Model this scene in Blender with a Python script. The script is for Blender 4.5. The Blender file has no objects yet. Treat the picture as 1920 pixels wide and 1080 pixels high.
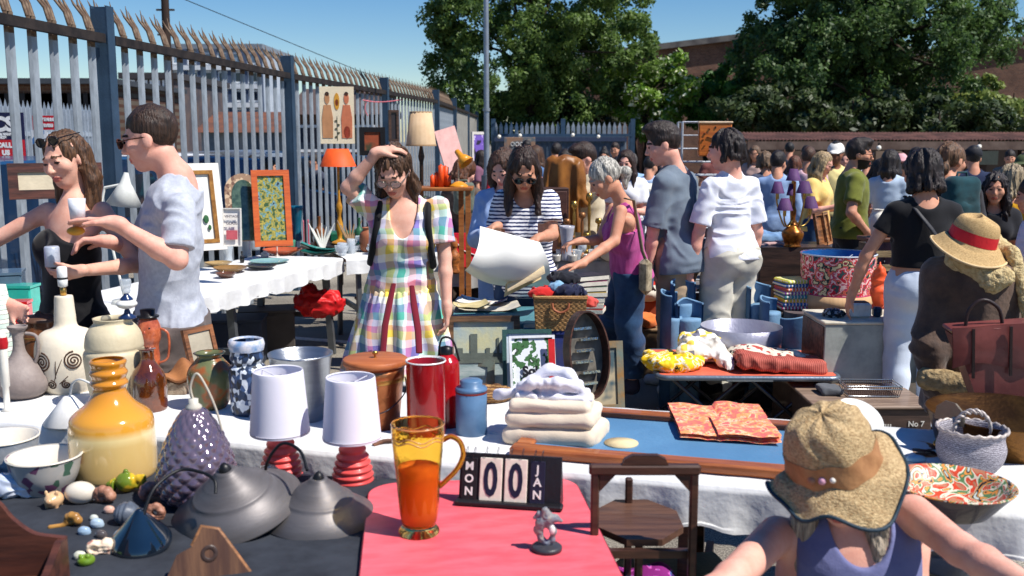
import bpy, math, random
import numpy as np
from mathutils import Vector, Matrix
R = math.radians
sc = bpy.context.scene
COL = sc.collection
# ---------------------------------------------------------------- camera, sky, sun, exposure
CAM_Z, PITCH, F = 1.68, R(8.5), 1867.0
cd = bpy.data.cameras.new('camera'); cam = bpy.data.objects.new('camera', cd); COL.objects.link(cam)
cam.location = (0, 0, CAM_Z); cam.rotation_euler = (R(90)-PITCH, 0, 0)
cd.lens = 35.0; cd.sensor_width = 36.0; cd.clip_start = .05; cd.clip_end = 2000
cd.dof.use_dof = True; cd.dof.focus_distance = 4.9; cd.dof.aperture_fstop = 4.5
sc.camera = cam
SUN_EL, SUN_AZ = R(54), R(116)            # azimuth clockwise from +Y: the sun stands to the right, slightly behind the camera
w = bpy.data.worlds.new("World"); sc.world = w; w.use_nodes = True
nt = w.node_tree; nt.nodes.clear()
sky = nt.nodes.new('ShaderNodeTexSky'); sky.sky_type = 'NISHITA'; sky.sun_disc = False
sky.sun_elevation = SUN_EL; sky.sun_rotation = SUN_AZ; sky.air_density = 1.0; sky.dust_density = .0; sky.ozone_density = 3.5
bg = nt.nodes.new('ShaderNodeBackground'); bg.inputs[1].default_value = .078
wo = nt.nodes.new('ShaderNodeOutputWorld'); hs_ = nt.nodes.new('ShaderNodeHueSaturation'); hs_.inputs['Saturation'].default_value = 1.38; hs_.inputs['Value'].default_value = 1.06; hs_.inputs['Hue'].default_value = .507; nt.links.new(sky.outputs[0], hs_.inputs['Color']); nt.links.new(hs_.outputs[0], bg.inputs[0]); nt.links.new(bg.outputs[0], wo.inputs[0])
sd = bpy.data.lights.new('sun', 'SUN'); sd.energy = 4.9; sd.angle = R(.55); sd.color = (1, .955, .89)
so = bpy.data.objects.new('sun', sd); COL.objects.link(so)
_sv = Vector((math.sin(SUN_AZ)*math.cos(SUN_EL), math.cos(SUN_AZ)*math.cos(SUN_EL), math.sin(SUN_EL)))
so.rotation_euler = _sv.to_track_quat('Z', 'Y').to_euler(); so.location = (8, -4, 20)
sc.view_settings.view_transform = 'Standard'; sc.view_settings.look = 'None'
sc.view_settings.exposure = 0.42; sc.view_settings.gamma = 1
sc.cycles.max_bounces = 8; sc.cycles.transparent_max_bounces = 12; sc.cycles.transmission_bounces = 8

def V(*a): return Vector(a)
def _ray(px, py):
 u, v = (px-960)/F, (540-py)/F
 c, s = math.cos(PITCH), math.sin(PITCH)
 return Vector((u, c+v*s, -s+v*c))
def P(px, py, Y):
 d = _ray(px, py); return Vector((0, 0, CAM_Z)) + d*(Y/d.y)
def G(px, py, z=0.):
 d = _ray(px, py); return Vector((0, 0, CAM_Z)) + d*((z-CAM_Z)/d.z)

# ---------------------------------------------------------------- objects
def tag(o, label=None, cat=None, group=None, kind=None):
 if label: o['label'] = label
 if cat: o['category'] = cat
 if group: o['group'] = group
 if kind: o['kind'] = kind
 return o
def thing(name, label, cat, loc=(0, 0, 0), rz=0., group=None, rot=None):
 o = bpy.data.objects.new(name, None); COL.objects.link(o); o.empty_display_size = .1
 o.location = loc; o.rotation_euler = rot if rot else (0, 0, R(rz))
 return tag(o, label, cat, group)
def copy_tree(o, parent=None):
 c = o.copy(); COL.objects.link(c); c.parent = parent
 for ch in [x for x in o.children]: copy_tree(ch, c)
 return c
def dup(o, loc, rz=None, label=None, s=None):
 c = copy_tree(o); c.location = loc
 if rz is not None: c.rotation_euler = (0, 0, R(rz))
 if label: c['label'] = label
 if s: c.scale = (s, s, s) if not isinstance(s, tuple) else s
 return c

# ---------------------------------------------------------------- materials (colours given as sRGB 0-255)
def lin(c):
 return tuple((x/255/12.92 if x/255 <= .04045 else ((x/255+.055)/1.055)**2.4) for x in c[:3]) + (1,)
_M = {}
def N(nt, t, **k):
 n = nt.nodes.new(t)
 for a, b in k.items(): setattr(n, a, b)
 return n
def M(c, r=.6, m=0., var=.18, vs=9., bump=.15, bs=70., c2=None, spec=.4, trans=0., ior=1.45, alpha=1., coat=0., stretch=None, sss=0., emit=0., sheen=0., name=None):
 key = (c, r, m, var, vs, bump, bs, c2, spec, trans, alpha, coat, stretch, sss, emit, sheen)
 if key in _M: return _M[key]
 mt = bpy.data.materials.new(name or 'mat%03d' % len(_M)); mt.use_nodes = True; _M[key] = mt
 nt = mt.node_tree; b = nt.nodes['Principled BSDF']; L = nt.links.new
 tc = N(nt, 'ShaderNodeTexCoord'); mp = N(nt, 'ShaderNodeMapping')
 L(tc.outputs['Object'], mp.inputs[0])
 if stretch: mp.inputs['Scale'].default_value = stretch
 nz = N(nt, 'ShaderNodeTexNoise'); nz.inputs['Scale'].default_value = vs; nz.inputs['Detail'].default_value = 5
 nz.inputs['Roughness'].default_value = .62
 L(mp.outputs[0], nz.inputs[0])
 mx = N(nt, 'ShaderNodeMix', data_type='RGBA')
 A = lin(c)
 if c2: B = lin(c2); lo, hi = .38, .62
 else:
  B = tuple(x*(1-var*1.6) for x in A[:3])+(1,); A = tuple(min(1, x*(1+var*.5)) for x in A[:3])+(1,); lo, hi = .3, .75
 rp = N(nt, 'ShaderNodeMapRange'); rp.inputs['From Min'].default_value = lo; rp.inputs['From Max'].default_value = hi
 L(nz.outputs[0], rp.inputs[0]); L(rp.outputs[0], mx.inputs[0]); mx.inputs[6].default_value = A; mx.inputs[7].default_value = B
 L(mx.outputs[2], b.inputs['Base Color'])
 b.inputs['Roughness'].default_value = r; b.inputs['Metallic'].default_value = m
 b.inputs['Specular IOR Level'].default_value = spec; b.inputs['IOR'].default_value = ior
 b.inputs['Transmission Weight'].default_value = trans; b.inputs['Alpha'].default_value = alpha
 b.inputs['Coat Weight'].default_value = coat
 if sheen: b.inputs['Sheen Weight'].default_value = sheen
 if sss:
  b.inputs['Subsurface Weight'].default_value = sss; b.inputs['Subsurface Radius'].default_value = (.012, .005, .003)
  b.inputs['Subsurface Scale'].default_value = 1.
 if emit:
  b.inputs['Emission Color'].default_value = A; b.inputs['Emission Strength'].default_value = emit
 if bump:
  n2 = N(nt, 'ShaderNodeTexNoise'); n2.inputs['Scale'].default_value = bs; n2.inputs['Detail'].default_value = 3
  L(mp.outputs[0], n2.inputs[0])
  bp = N(nt, 'ShaderNodeBump'); bp.inputs['Strength'].default_value = bump; bp.inputs['Distance'].default_value = .01
  L(n2.outputs[0], bp.inputs['Height']); L(bp.outputs[0], b.inputs['Normal'])
 return mt
def bsdf(mt): return mt.node_tree.nodes['Principled BSDF']
def colour_of(mt, sock):          # replace the base colour by another socket
 nt = mt.node_tree; b = bsdf(mt)
 for l in list(b.inputs['Base Color'].links): nt.links.remove(l)
 nt.links.new(sock, b.inputs['Base Color'])
def ramp(nt, src, stops, const=False):
 r = N(nt, 'ShaderNodeValToRGB'); nt.links.new(src, r.inputs[0])
 if const: r.color_ramp.interpolation = 'CONSTANT'
 e = r.color_ramp.elements
 while len(e) < len(stops): e.new(.5)
 for k, (p, c) in enumerate(stops): e[k].position = p; e[k].color = lin(c)
 return r.outputs[0]
def blotch(stops, scale=20., r=.7, kind='voronoi', const=True, bump=.1, stretch=None, name=None, detail=2., rnd=1.):
 mt = M((200, 200, 200), r, var=.01+len(_M)*1e-6, bump=bump, name=name); nt = mt.node_tree
 tc = N(nt, 'ShaderNodeTexCoord'); mp = N(nt, 'ShaderNodeMapping'); nt.links.new(tc.outputs['Object'], mp.inputs[0])
 if stretch: mp.inputs['Scale'].default_value = stretch
 if kind == 'voronoi':
  v = N(nt, 'ShaderNodeTexVoronoi'); v.inputs['Scale'].default_value = scale; v.inputs['Randomness'].default_value = rnd
  nt.links.new(mp.outputs[0], v.inputs['Vector'])
  s = N(nt, 'ShaderNodeSeparateColor'); nt.links.new(v.outputs['Color'], s.inputs[0]); src = s.outputs[0]
 else:
  v = N(nt, 'ShaderNodeTexNoise'); v.inputs['Scale'].default_value = scale; v.inputs['Detail'].default_value = detail
  nt.links.new(mp.outputs[0], v.inputs[0]); src = v.outputs[0]
 colour_of(mt, ramp(nt, src, stops, const)); return mt
def wood(c=(120, 72, 38), c2=None, r=.55, axis=0, sc_=1., coat=.1):
 st = [3*sc_]*3; st[axis] = .35*sc_
 c2 = c2 or tuple(int(x*.55) for x in c)
 return M(c, r, c2=c2, vs=14., stretch=tuple(st), bump=.12, bs=30., coat=coat)
def wave(mt_c, stops, scale, axis='Z', r=.75, const=True, dist=0., name=None, coords='Object'):
 mt = M(mt_c, r, var=.011+len(_M)*1e-6, name=name); nt = mt.node_tree
 tc = N(nt, 'ShaderNodeTexCoord'); wv = N(nt, 'ShaderNodeTexWave'); wv.bands_direction = axis
 wv.inputs['Scale'].default_value = scale; wv.inputs['Distortion'].default_value = dist; wv.inputs['Detail Scale'].default_value = 3
 nt.links.new(tc.outputs[coords], wv.inputs['Vector']); colour_of(mt, ramp(nt, wv.outputs['Fac'], stops, const)); return mt

# ---------------------------------------------------------------- mesh builder
class MB:
 def __init__(s): s.v = []; s.f = []; s.m = []; s.sm = []; s.mi = 0
 def add(s, vs, fs, smooth=False, mi=None, X=None):
  b = len(s.v)
  s.v += [tuple(X @ Vector(v)) for v in vs] if X is not None else [tuple(v) for v in vs]
  s.f += [tuple(i+b for i in f) for f in fs]; s.m += [s.mi if mi is None else mi]*len(fs); s.sm += [smooth]*len(fs); return s
 def box(s, c, d, X=None, mi=None, taper=1., bev=0.):
  x, y, z = c; a, b, h = d[0]/2, d[1]/2, d[2]/2
  if bev:
   pts = []; fs = []; q = min(bev, a*.9, b*.9, h*.9)
   def ring(ax, by, zz, k):
    return [(x-ax+k, y-by, zz), (x+ax-k, y-by, zz), (x+ax, y-by+k, zz), (x+ax, y+by-k, zz), (x+ax-k, y+by, zz), (x-ax+k, y+by, zz), (x-ax, y+by-k, zz), (x-ax, y-by+k, zz)]
   t = taper
   rs = [ring(a-q, b-q, z-h, q*.3), ring(a, b, z-h+q, q), ring(a*t, b*t, z+h-q, q), ring(a*t-q, b*t-q, z+h, q*.3)]
   for r_ in rs: pts += r_
   for k in range(3):
    for i in range(8): fs.append((k*8+i, k*8+(i+1) % 8, k*8+8+(i+1) % 8, k*8+8+i))
   fs.append(tuple(range(7, -1, -1))); fs.append(tuple(range(24, 32)))
   return s.add(pts, fs, False, mi, X)
  t = taper
  vs = [(x-a, y-b, z-h), (x+a, y-b, z-h), (x+a, y+b, z-h), (x-a, y+b, z-h), (x-a*t, y-b*t, z+h), (x+a*t, y-b*t, z+h), (x+a*t, y+b*t, z+h), (x-a*t, y+b*t, z+h)]
  return s.add(vs, [(3, 2, 1, 0), (4, 5, 6, 7), (0, 1, 5, 4), (1, 2, 6, 5), (2, 3, 7, 6), (3, 0, 4, 7)], False, mi, X)
 def bar(s, a, b, w, h=None, up=(0, 0, 1), mi=None, bev=0.):
  a, b = Vector(a), Vector(b); d = b-a; L = d.length; d = d/L; up = Vector(up)
  if abs(d.dot(up)) > .98: up = Vector((0, 1, 0))
  x = d.cross(up).normalized(); u = x.cross(d)
  X = Matrix(((x.x, d.x, u.x, 0), (x.y, d.y, u.y, 0), (x.z, d.z, u.z, 0), (0, 0, 0, 1))); X.translation = (a+b)/2
  return s.box((0, 0, 0), (w, L, h or w), X, mi, bev=bev)
 def tube(s, pts, r, n=8, mi=None, caps=True, squash=None):
  pts = [Vector(p) for p in pts]; k = len(pts); rr = r if isinstance(r, (list, tuple)) else [r]*k
  vs = []; fs = []; prev = None
  for i, p in enumerate(pts):
   t = (pts[min(i+1, k-1)]-pts[max(i-1, 0)])
   t = t.normalized() if t.length > 1e-9 else Vector((0, 0, 1))
   if prev is None:
    a = Vector((0, 0, 1)) if abs(t.z) < .9 else Vector((1, 0, 0)); x = t.cross(a).normalized()
   else: x = (prev - t*prev.dot(t)).normalized()
   prev = x; y = t.cross(x)
   for j in range(n):
    q = 2*math.pi*j/n; vs.append(p + x*rr[i]*math.cos(q) + y*rr[i]*math.sin(q)*(squash or 1))
  for i in range(k-1):
   for j in range(n): fs.append((i*n+j, i*n+(j+1) % n, (i+1)*n+(j+1) % n, (i+1)*n+j))
  s.add(vs, fs, True, mi)
  if caps: s.add(vs[:n], [tuple(range(n-1, -1, -1))], False, mi); s.add(vs[-n:], [tuple(range(n))], False, mi)
  return s
 def lathe(s, prof, n=32, X=None, mi=None, smooth=True, sq=1., wob=None, c=(0, 0, 0)):
  vs = []; fs = []; k = len(prof)
  for i, (r, z) in enumerate(prof):
   for j in range(n):
    q = 2*math.pi*j/n; rr = r*(wob(q, z) if wob else 1)
    vs.append((c[0]+rr*math.cos(q), c[1]+rr*math.sin(q)*sq, c[2]+z))
  for i in range(k-1):
   for j in range(n): fs.append((i*n+j, i*n+(j+1) % n, (i+1)*n+(j+1) % n, (i+1)*n+j))
  return s.add(vs, fs, smooth, mi, X)
 def ball(s, c, r, n=16, X=None, mi=None):
  r = r if isinstance(r, tuple) else (r, r, r); m = max(6, n//2); vs = []; fs = []
  for i in range(m+1):
   t = math.pi*i/m
   for j in range(n):
    q = 2*math.pi*j/n; vs.append((c[0]+r[0]*math.sin(t)*math.cos(q), c[1]+r[1]*math.sin(t)*math.sin(q), c[2]-r[2]*math.cos(t)))
  for i in range(m):
   for j in range(n): fs.append((i*n+j, i*n+(j+1) % n, (i+1)*n+(j+1) % n, (i+1)*n+j))
  return s.add(vs, fs, True, mi, X)
 def prism(s, poly, z0, z1, X=None, mi=None, smooth=False):       # polygon in xy, extruded in z
  n = len(poly); vs = [(x, y, z0) for x, y in poly] + [(x, y, z1) for x, y in poly]
  fs = [tuple(range(n-1, -1, -1)), tuple(range(n, 2*n))]
  s.add(vs, fs, False, mi, X)
  return s.add(vs, [(i, (i+1) % n, n+(i+1) % n, n+i) for i in range(n)], smooth, mi, X)
 def grid(s, fn, nu, nv, mi=None, smooth=True, X=None):
  vs = [fn(i/nu, j/nv) for j in range(nv+1) for i in range(nu+1)]
  fs = [(j*(nu+1)+i, j*(nu+1)+i+1, (j+1)*(nu+1)+i+1, (j+1)*(nu+1)+i) for j in range(nv) for i in range(nu)]
  return s.add(vs, fs, smooth, mi, X)
 def disc(s, c, r, n=32, mi=None, X=None):
  return s.add([(c[0]+r*math.cos(2*math.pi*i/n), c[1]+r*math.sin(2*math.pi*i/n), c[2]) for i in range(n)], [tuple(range(n))], False, mi, X)
 def frame(s, w, h, b, d, X=None, mi=None):                       # picture frame in xz, centred, depth d in y, border b
  for sx in (-1, 1): s.box((sx*(w-b)/2, 0, 0), (b, d, h), X, mi)
  for sz in (-1, 1): s.box((0, 0, sz*(h-b)/2), (w-2*b, d, b), X, mi)
  return s
 def build(s, name, mats, parent=None, label=None, loc=None):
  me = bpy.data.meshes.new(name); me.from_pydata(s.v, [], s.f)
  for m_ in (mats if isinstance(mats, (list, tuple)) else [mats]): me.materials.append(m_)
  me.polygons.foreach_set('material_index', s.m); me.polygons.foreach_set('use_smooth', s.sm); me.update()
  o = bpy.data.objects.new(name, me); COL.objects.link(o)
  if parent: o.parent = parent
  if loc: o.location = loc
  if label: o['label'] = label
  return o
def cr(pts, n=6):                       # smooth curve through points (Catmull-Rom)
 out = []; k = len(pts)
 for i in range(k-1):
  p0, p1, p2, p3 = pts[max(i-1, 0)], pts[i], pts[i+1], pts[min(i+2, k-1)]
  for j in range(n):
   t = j/n; out.append(tuple(.5*(2*b+(c-a)*t+(2*a-5*b+4*c-d)*t*t+(3*b-a-3*c+d)*t**3) for a, b, c, d in zip(p0, p1, p2, p3)))
 out.append(tuple(pts[-1])); return out
def single(name, mb, mats, label, cat, loc=(0, 0, 0), rz=0, group=None, rot=None):
 o = mb.build(name, mats); o.location = loc; o.rotation_euler = rot if rot else (0, 0, R(rz)); return tag(o, label, cat, group)
def shell(prof, t):                      # closed vessel profile: outside up, inside down
 return prof + [(max(r-t, .0005), z+(t if i == 0 else 0)) for i, (r, z) in list(enumerate(prof))[::-1]]
def text_mesh(mb, s, size, X, mi=0, ext=.001, spacing=1., bold=0.):
 c = bpy.data.curves.new('t', 'FONT'); c.body = s; c.size = size; c.extrude = ext; c.align_x = 'CENTER'; c.align_y = 'CENTER'
 c.space_character = spacing; c.offset = bold; c.resolution_u = 3
 o = bpy.data.objects.new('t', c); COL.objects.link(o)
 me = bpy.data.meshes.new_from_object(o.evaluated_get(bpy.context.evaluated_depsgraph_get()))
 mb.add([v.co.copy() for v in me.vertices], [tuple(p.vertices) for p in me.polygons], False, mi, X)
 bpy.data.objects.remove(o); bpy.data.curves.remove(c); bpy.data.meshes.remove(me)

# ---------------------------------------------------------------- numpy noise and signed-distance modelling
_rs = np.random.RandomState(7); _T = _rs.rand(32, 32, 32).astype(np.float32)
def vn(p):
 i = np.floor(p).astype(np.int64); f = (p-i); f = f*f*(3-2*f); i &= 31; j = (i+1) & 31
 x0, y0, z0 = i[..., 0], i[..., 1], i[..., 2]; x1, y1, z1 = j[..., 0], j[..., 1], j[..., 2]; fx, fy, fz = f[..., 0], f[..., 1], f[..., 2]
 a = _T[x0, y0, z0]*(1-fx)+_T[x1, y0, z0]*fx; b = _T[x0, y1, z0]*(1-fx)+_T[x1, y1, z0]*fx
 c = _T[x0, y0, z1]*(1-fx)+_T[x1, y0, z1]*fx; d = _T[x0, y1, z1]*(1-fx)+_T[x1, y1, z1]*fx
 return ((a*(1-fy)+b*fy)*(1-fz)+(c*(1-fy)+d*fy)*fz)*2-1
def fbm(p, o=3):
 r = 0; a = 1.
 for k in range(o): r = r+a*vn(p*2**k+k*5.3); a *= .5
 return r
def A3(v): return np.array(tuple(v), dtype=np.float64)
def cone(a, b, ra, rb):
 a, b = A3(a), A3(b); ba = b-a; L2 = max((ba*ba).sum(), 1e-9)
 def f(p):
  pa = p-a; t = np.clip((pa@ba)/L2, 0, 1); q = pa-t[..., None]*ba
  return np.sqrt((q*q).sum(-1))-(ra+(rb-ra)*t)
 return f
def ell(c, r, Rm=None):
 c = A3(c); r = np.array(r, dtype=np.float64)
 def f(p):
  q = p-c
  if Rm is not None: q = q@Rm
  k0 = np.sqrt(((q/r)**2).sum(-1)); k1 = np.sqrt(((q/(r*r))**2).sum(-1))
  return k0*(k0-1)/np.maximum(k1, 1e-6)
 return f
def rbox(c, d, rr, Rm=None):
 c = A3(c); d = np.array(d)/2-rr
 def f(p):
  q = p-c
  if Rm is not None: q = q@Rm
  q = np.abs(q)-d
  return np.sqrt((np.maximum(q, 0)**2).sum(-1))+np.minimum(q.max(-1), 0)-rr
 return f
def evalops(ops, p, mask_fn=None):
 res = np.full(p.shape[:-1], 9., dtype=np.float64)
 for op, fn, k in ops:
  if op == 'u':
   idx = mask_fn(fn) if mask_fn else None
   if idx is not None:
    if not idx.any(): continue
    d = fn(p[idx]); a = res[idx]
   else: d = fn(p); a = res
   if k > 0:
    h = np.maximum(k-np.abs(a-d), 0)/k; v = np.minimum(a, d)-h*h*k*.25
   else: v = np.minimum(a, d)
   if idx is not None: res[idx] = v
   else: res = v
  elif op == 's':
   d = -fn(p); h = np.maximum(k-np.abs(res-d), 0)/k if k > 0 else 0
   res = np.maximum(res, d)+(h*h*k*.25 if k > 0 else 0)
  elif op == 'i': res = np.maximum(res, fn(p))
  elif op == 'n': res = res+fn(p)
 return res
def mesh_sdf(ops, lo, hi, h, B=8):
 lo, hi = A3(lo), A3(hi); nb = np.maximum(np.ceil((hi-lo)/(h*B)).astype(int), 1); n = nb*B
 bc = np.stack(np.meshgrid(*[np.arange(m) for m in nb], indexing='ij'), -1).reshape(-1, 3)
 cen = lo+(bc+.5)*B*h-h/2; dc = evalops(ops, cen)
 rad = B*h*.87
 act = np.abs(dc) < rad*1.7+.012
 val = np.where(dc < 0, -1., 1.).astype(np.float32)
 dense = np.repeat(np.repeat(np.repeat(val.reshape(nb), B, 0), B, 1), B, 2)
 ab = bc[act]; off = np.stack(np.meshgrid(*[np.arange(B)]*3, indexing='ij'), -1).reshape(-1, 3)
 if len(ab) == 0: return np.zeros((0, 3)), np.zeros((0, 4), int)
 gi = ab[:, None, :]*B+off[None]; pts = lo+gi*h; acen = cen[act]; adc = dc[act]
 def mask_fn(fn): return fn(acen) < np.abs(adc)+rad*2.+.06
 d = evalops(ops, pts, mask_fn)
 dense[gi[..., 0], gi[..., 1], gi[..., 2]] = d
 s = dense < 0
 c = s[:-1, :-1, :-1].astype(np.int8)
 for dx in (0, 1):
  for dy in (0, 1):
   for dz in (0, 1):
    if dx or dy or dz: c = c+s[dx:n[0]-1+dx, dy:n[1]-1+dy, dz:n[2]-1+dz]
 cells = np.argwhere((c > 0) & (c < 8))
 ids = np.full(c.shape, -1, dtype=np.int64); ids[tuple(cells.T)] = np.arange(len(cells))
 acc = np.zeros((len(cells), 3)); cnt = np.zeros(len(cells))
 corners = [(x, y, z) for x in (0, 1) for y in (0, 1) for z in (0, 1)]
 cv = {q: dense[cells[:, 0]+q[0], cells[:, 1]+q[1], cells[:, 2]+q[2]] for q in corners}
 for a in corners:
  for ax in range(3):
   if a[ax] == 0:
    b = list(a); b[ax] = 1; b = tuple(b); va, vb = cv[a], cv[b]; m = (va < 0) != (vb < 0)
    t = np.where(m, va/np.where(m, va-vb, 1), 0)
    q = np.array(a, float)[None]+np.zeros((len(cells), 1)); q[:, ax] += t
    acc += q*m[:, None]; cnt += m
 vs = lo+(cells+acc/np.maximum(cnt, 1)[:, None])*h
 fs = []
 for ax in range(3):
  sl0 = [slice(1, None)]*3; sl1 = [slice(1, None)]*3
  sl0[ax] = slice(0, -1);
  A = s[tuple(sl0)]; Bm = s[tuple(sl1)]
  if A.shape != Bm.shape: Bm = Bm[tuple(slice(0, k) for k in A.shape)]
  e = np.argwhere(A != Bm); o = np.array([1, 1, 1]); o[ax] = 0; e = e+o
  sg = s[tuple(e.T)]
  u, v = [k for k in range(3) if k != ax]
  if ax == 1: u, v = v, u
  du = np.zeros(3, int); du[u] = 1; dv = np.zeros(3, int); dv[v] = 1
  ok = np.ones(len(e), bool)
  for q in (e, e-du, e-dv): ok &= (q >= 0).all(1) & (q < np.array(c.shape)).all(1)
  e = e[ok]; sg = sg[ok]
  q = np.stack([ids[tuple(x.T)] for x in (e-du-dv, e-dv, e, e-du)], 1)
  q[~sg] = q[~sg][:, ::-1]; fs.append(q[(q >= 0).all(1)])
 return vs, np.concatenate(fs)
def sdf_obj(name, ops, lo, hi, h, mats, parent=None, origin=None, mfn=None, smooth=1):
 vs, fs = mesh_sdf(ops, lo, hi, h)
 if smooth and len(vs):
  for _ in range(smooth):
   acc = np.zeros_like(vs); cnt = np.zeros(len(vs))
   for a, b in ((0, 1), (1, 2), (2, 3), (3, 0)):
    np.add.at(acc, fs[:, a], vs[fs[:, b]]); np.add.at(acc, fs[:, b], vs[fs[:, a]])
    np.add.at(cnt, fs[:, a], 1); np.add.at(cnt, fs[:, b], 1)
   vs = vs*.5+.5*acc/np.maximum(cnt, 1)[:, None]
 og = A3(origin) if origin is not None else np.zeros(3)
 me = bpy.data.meshes.new(name); vv = (vs-og).astype(np.float32)
 me.vertices.add(len(vv)); me.vertices.foreach_set('co', vv.ravel())
 me.loops.add(len(fs)*4); me.loops.foreach_set('vertex_index', fs.ravel().astype(np.int32))
 me.polygons.add(len(fs)); me.polygons.foreach_set('loop_start', np.arange(0, len(fs)*4, 4, dtype=np.int32))
 me.polygons.foreach_set('loop_total', np.full(len(fs), 4, np.int32))
 for m_ in (mats if isinstance(mats, (list, tuple)) else [mats]): me.materials.append(m_)
 if mfn is not None: me.polygons.foreach_set('material_index', mfn(vs[fs].mean(1)).astype(np.int32))
 me.polygons.foreach_set('use_smooth', np.ones(len(fs), bool)); me.update(calc_edges=True); me.validate()
 o = bpy.data.objects.new(name, me); COL.objects.link(o)
 if parent: o.parent = parent
 return o
# ================================================================ SETTING
def asphalt():
 mt = M((118, 112, 104), .9, var=.25, vs=3., bump=.35, bs=180., name='asphalt'); nt = mt.node_tree; b = bsdf(mt)
 tc = N(nt, 'ShaderNodeTexCoord'); a = N(nt, 'ShaderNodeTexNoise'); a.inputs['Scale'].default_value = 130; a.inputs['Detail'].default_value = 2
 c = N(nt, 'ShaderNodeTexNoise'); c.inputs['Scale'].default_value = .8; c.inputs['Detail'].default_value = 6
 nt.links.new(tc.outputs['Object'], a.inputs[0]); nt.links.new(tc.outputs['Object'], c.inputs[0])
 r1 = ramp(nt, a.outputs[0], [(.35, (104, 99, 92)), (.5, (166, 157, 144)), (.66, (210, 202, 186))])
 r2 = ramp(nt, c.outputs[0], [(.3, (150, 148, 146)), (.7, (235, 235, 232))])
 mx = N(nt, 'ShaderNodeMix', data_type='RGBA', blend_type='MULTIPLY'); mx.inputs[0].default_value = 1
 nt.links.new(r1, mx.inputs[6]); nt.links.new(r2, mx.inputs[7]); colour_of(mt, mx.outputs[2]); return mt
m = MB(); m.grid(lambda u, v: (-300+600*u, -20+620*v, 0), 4, 4); g = m.build('ground', asphalt()); tag(g, kind='structure')
m = MB()
a, b = G(520, 632), G(760, 650)
m.bar((a.x, a.y, .002), (b.x, b.y+.0, .002), .1, .004)
a, b = G(1040, 720), G(1250, 700)
m.bar((a.x, a.y, .002), (b.x+1.5, b.y+.8, .002), .1, .004)
o = m.build('road_marking', M((214, 210, 200), .8, var=.3, vs=25)); tag(o, kind='structure')

# ---------------------------------------------------------------- palisade fence along the left
ZT = 2.58
steel = M((156, 164, 172), .5, .4, c2=(122, 128, 134), vs=9., bump=.12, bs=40., stretch=(1, 1, .35))
steel_d = M((62, 84, 106), .45, .35, var=.2, vs=6.)
rust = M((128, 110, 92), .7, .3, c2=(92, 72, 58), vs=20.)
rail_m = M((58, 50, 46), .7, .3, c2=(36, 32, 32), vs=8.)
posts = [G(x, y, ZT) for x, y in ((190, 12), (538, 104), (720, 145), (817, 168), (851, 184), (876, 196), (893, 205))]
posts = [posts[0]*2-posts[1], ] + posts
posts[0] = V(posts[1].x-.42, posts[1].y-3.9, ZT)
fence = thing('palisade_fence', 'tall galvanised palisade fence with rusty splayed spikes running along the left side of the market', 'fence', (posts[0].x, posts[0].y, 0))
O = Vector((posts[0].x, posts[0].y, 0))
def pale_mesh():
 m = MB(); w = .040
 sec = [(-w, .012), (-w*.72, -.006), (-w*.3, .010), (0, .018), (w*.3, .010), (w*.72, -.006), (w, .012)]
 def strip(z0, z1, mi):
  k = len(sec); vs = [(x, y, z0) for x, y in sec]+[(x, y, z1) for x, y in sec]+[(x, y+.004, z0) for x, y in sec]+[(x, y+.004, z1) for x, y in sec]
  fs = [(i, i+1, k+i+1, k+i) for i in range(k-1)]+[(2*k+i+1, 2*k+i, 3*k+i, 3*k+i+1) for i in range(k-1)]+[(0, k, 3*k, 2*k), (k-1, 3*k-1, 4*k-1, 2*k-1)][:1]
  m.add(vs, fs, False, mi)
 strip(.06, 2.3, 0); strip(2.3, 2.42, 1)
 for s_ in (-1, 0, 1):                         # three splayed spikes, bent outwards
  x0 = s_*.03; x1 = s_*.055;
  pts = [(x0, .012, 2.42), (x0*1.05, .035, 2.50), (x1, .085, 2.575), (x1*1.1, .10+.01*abs(s_), 2.66-.03*abs(s_))]
  m.tube(pts, [.013, .012, .009, .002], 5, 1)
 return m
pm = pale_mesh().build('pale', [steel, rust], fence); npale = 0; extra = MB(); first = True
for i in range(len(posts)-1):
 A, B = posts[i], posts[i+1]; d = (B-A); d.z = 0; L = d.length; d = d/L; nrm = Vector((-d.y, d.x, 0)); ang = math.atan2(d.y, d.x)
 for zz in (2.36, .45):
  rb = MB(); a = A-O; b = B-O; off = -nrm*.03
  rb.bar((a.x+off.x+d.x*.07, a.y+off.y+d.y*.07, zz), (b.x+off.x-d.x*.07, b.y+off.y-d.y*.07, zz), .05, .06); rb.build('rail', rail_m, fence)
 n = 17 if i < 5 else 10
 if i >= 5: continue
 for k in range(n):
  p = A+d*(L*(k+.5)/n)-O
  if npale < 99:
   o = pm if first else pm.copy()
   if not first: COL.objects.link(o)
   first = False; o.parent = fence; o.location = (p.x+nrm.x*.02, p.y+nrm.y*.02, 0); o.rotation_euler = (0, 0, ang+(.02*math.sin(k*7.1+i))); npale += 1
  else:
   mm = pale_mesh(); X = Matrix.Translation((p.x+nrm.x*.02, p.y+nrm.y*.02, 0)) @ Matrix.Rotation(ang, 4, 'Z')
   for f_, mi_ in zip(mm.f, mm.m): pass
   extra.v, base = extra.v, len(extra.v)
   extra.v += [tuple(X @ Vector(v)) for v in mm.v]; extra.f += [tuple(q+base for q in f_) for f_ in mm.f]; extra.m += mm.m; extra.sm += mm.sm
if extra.v: tag(extra.build('pale', [steel, rust], fence), kind='stuff')
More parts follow.
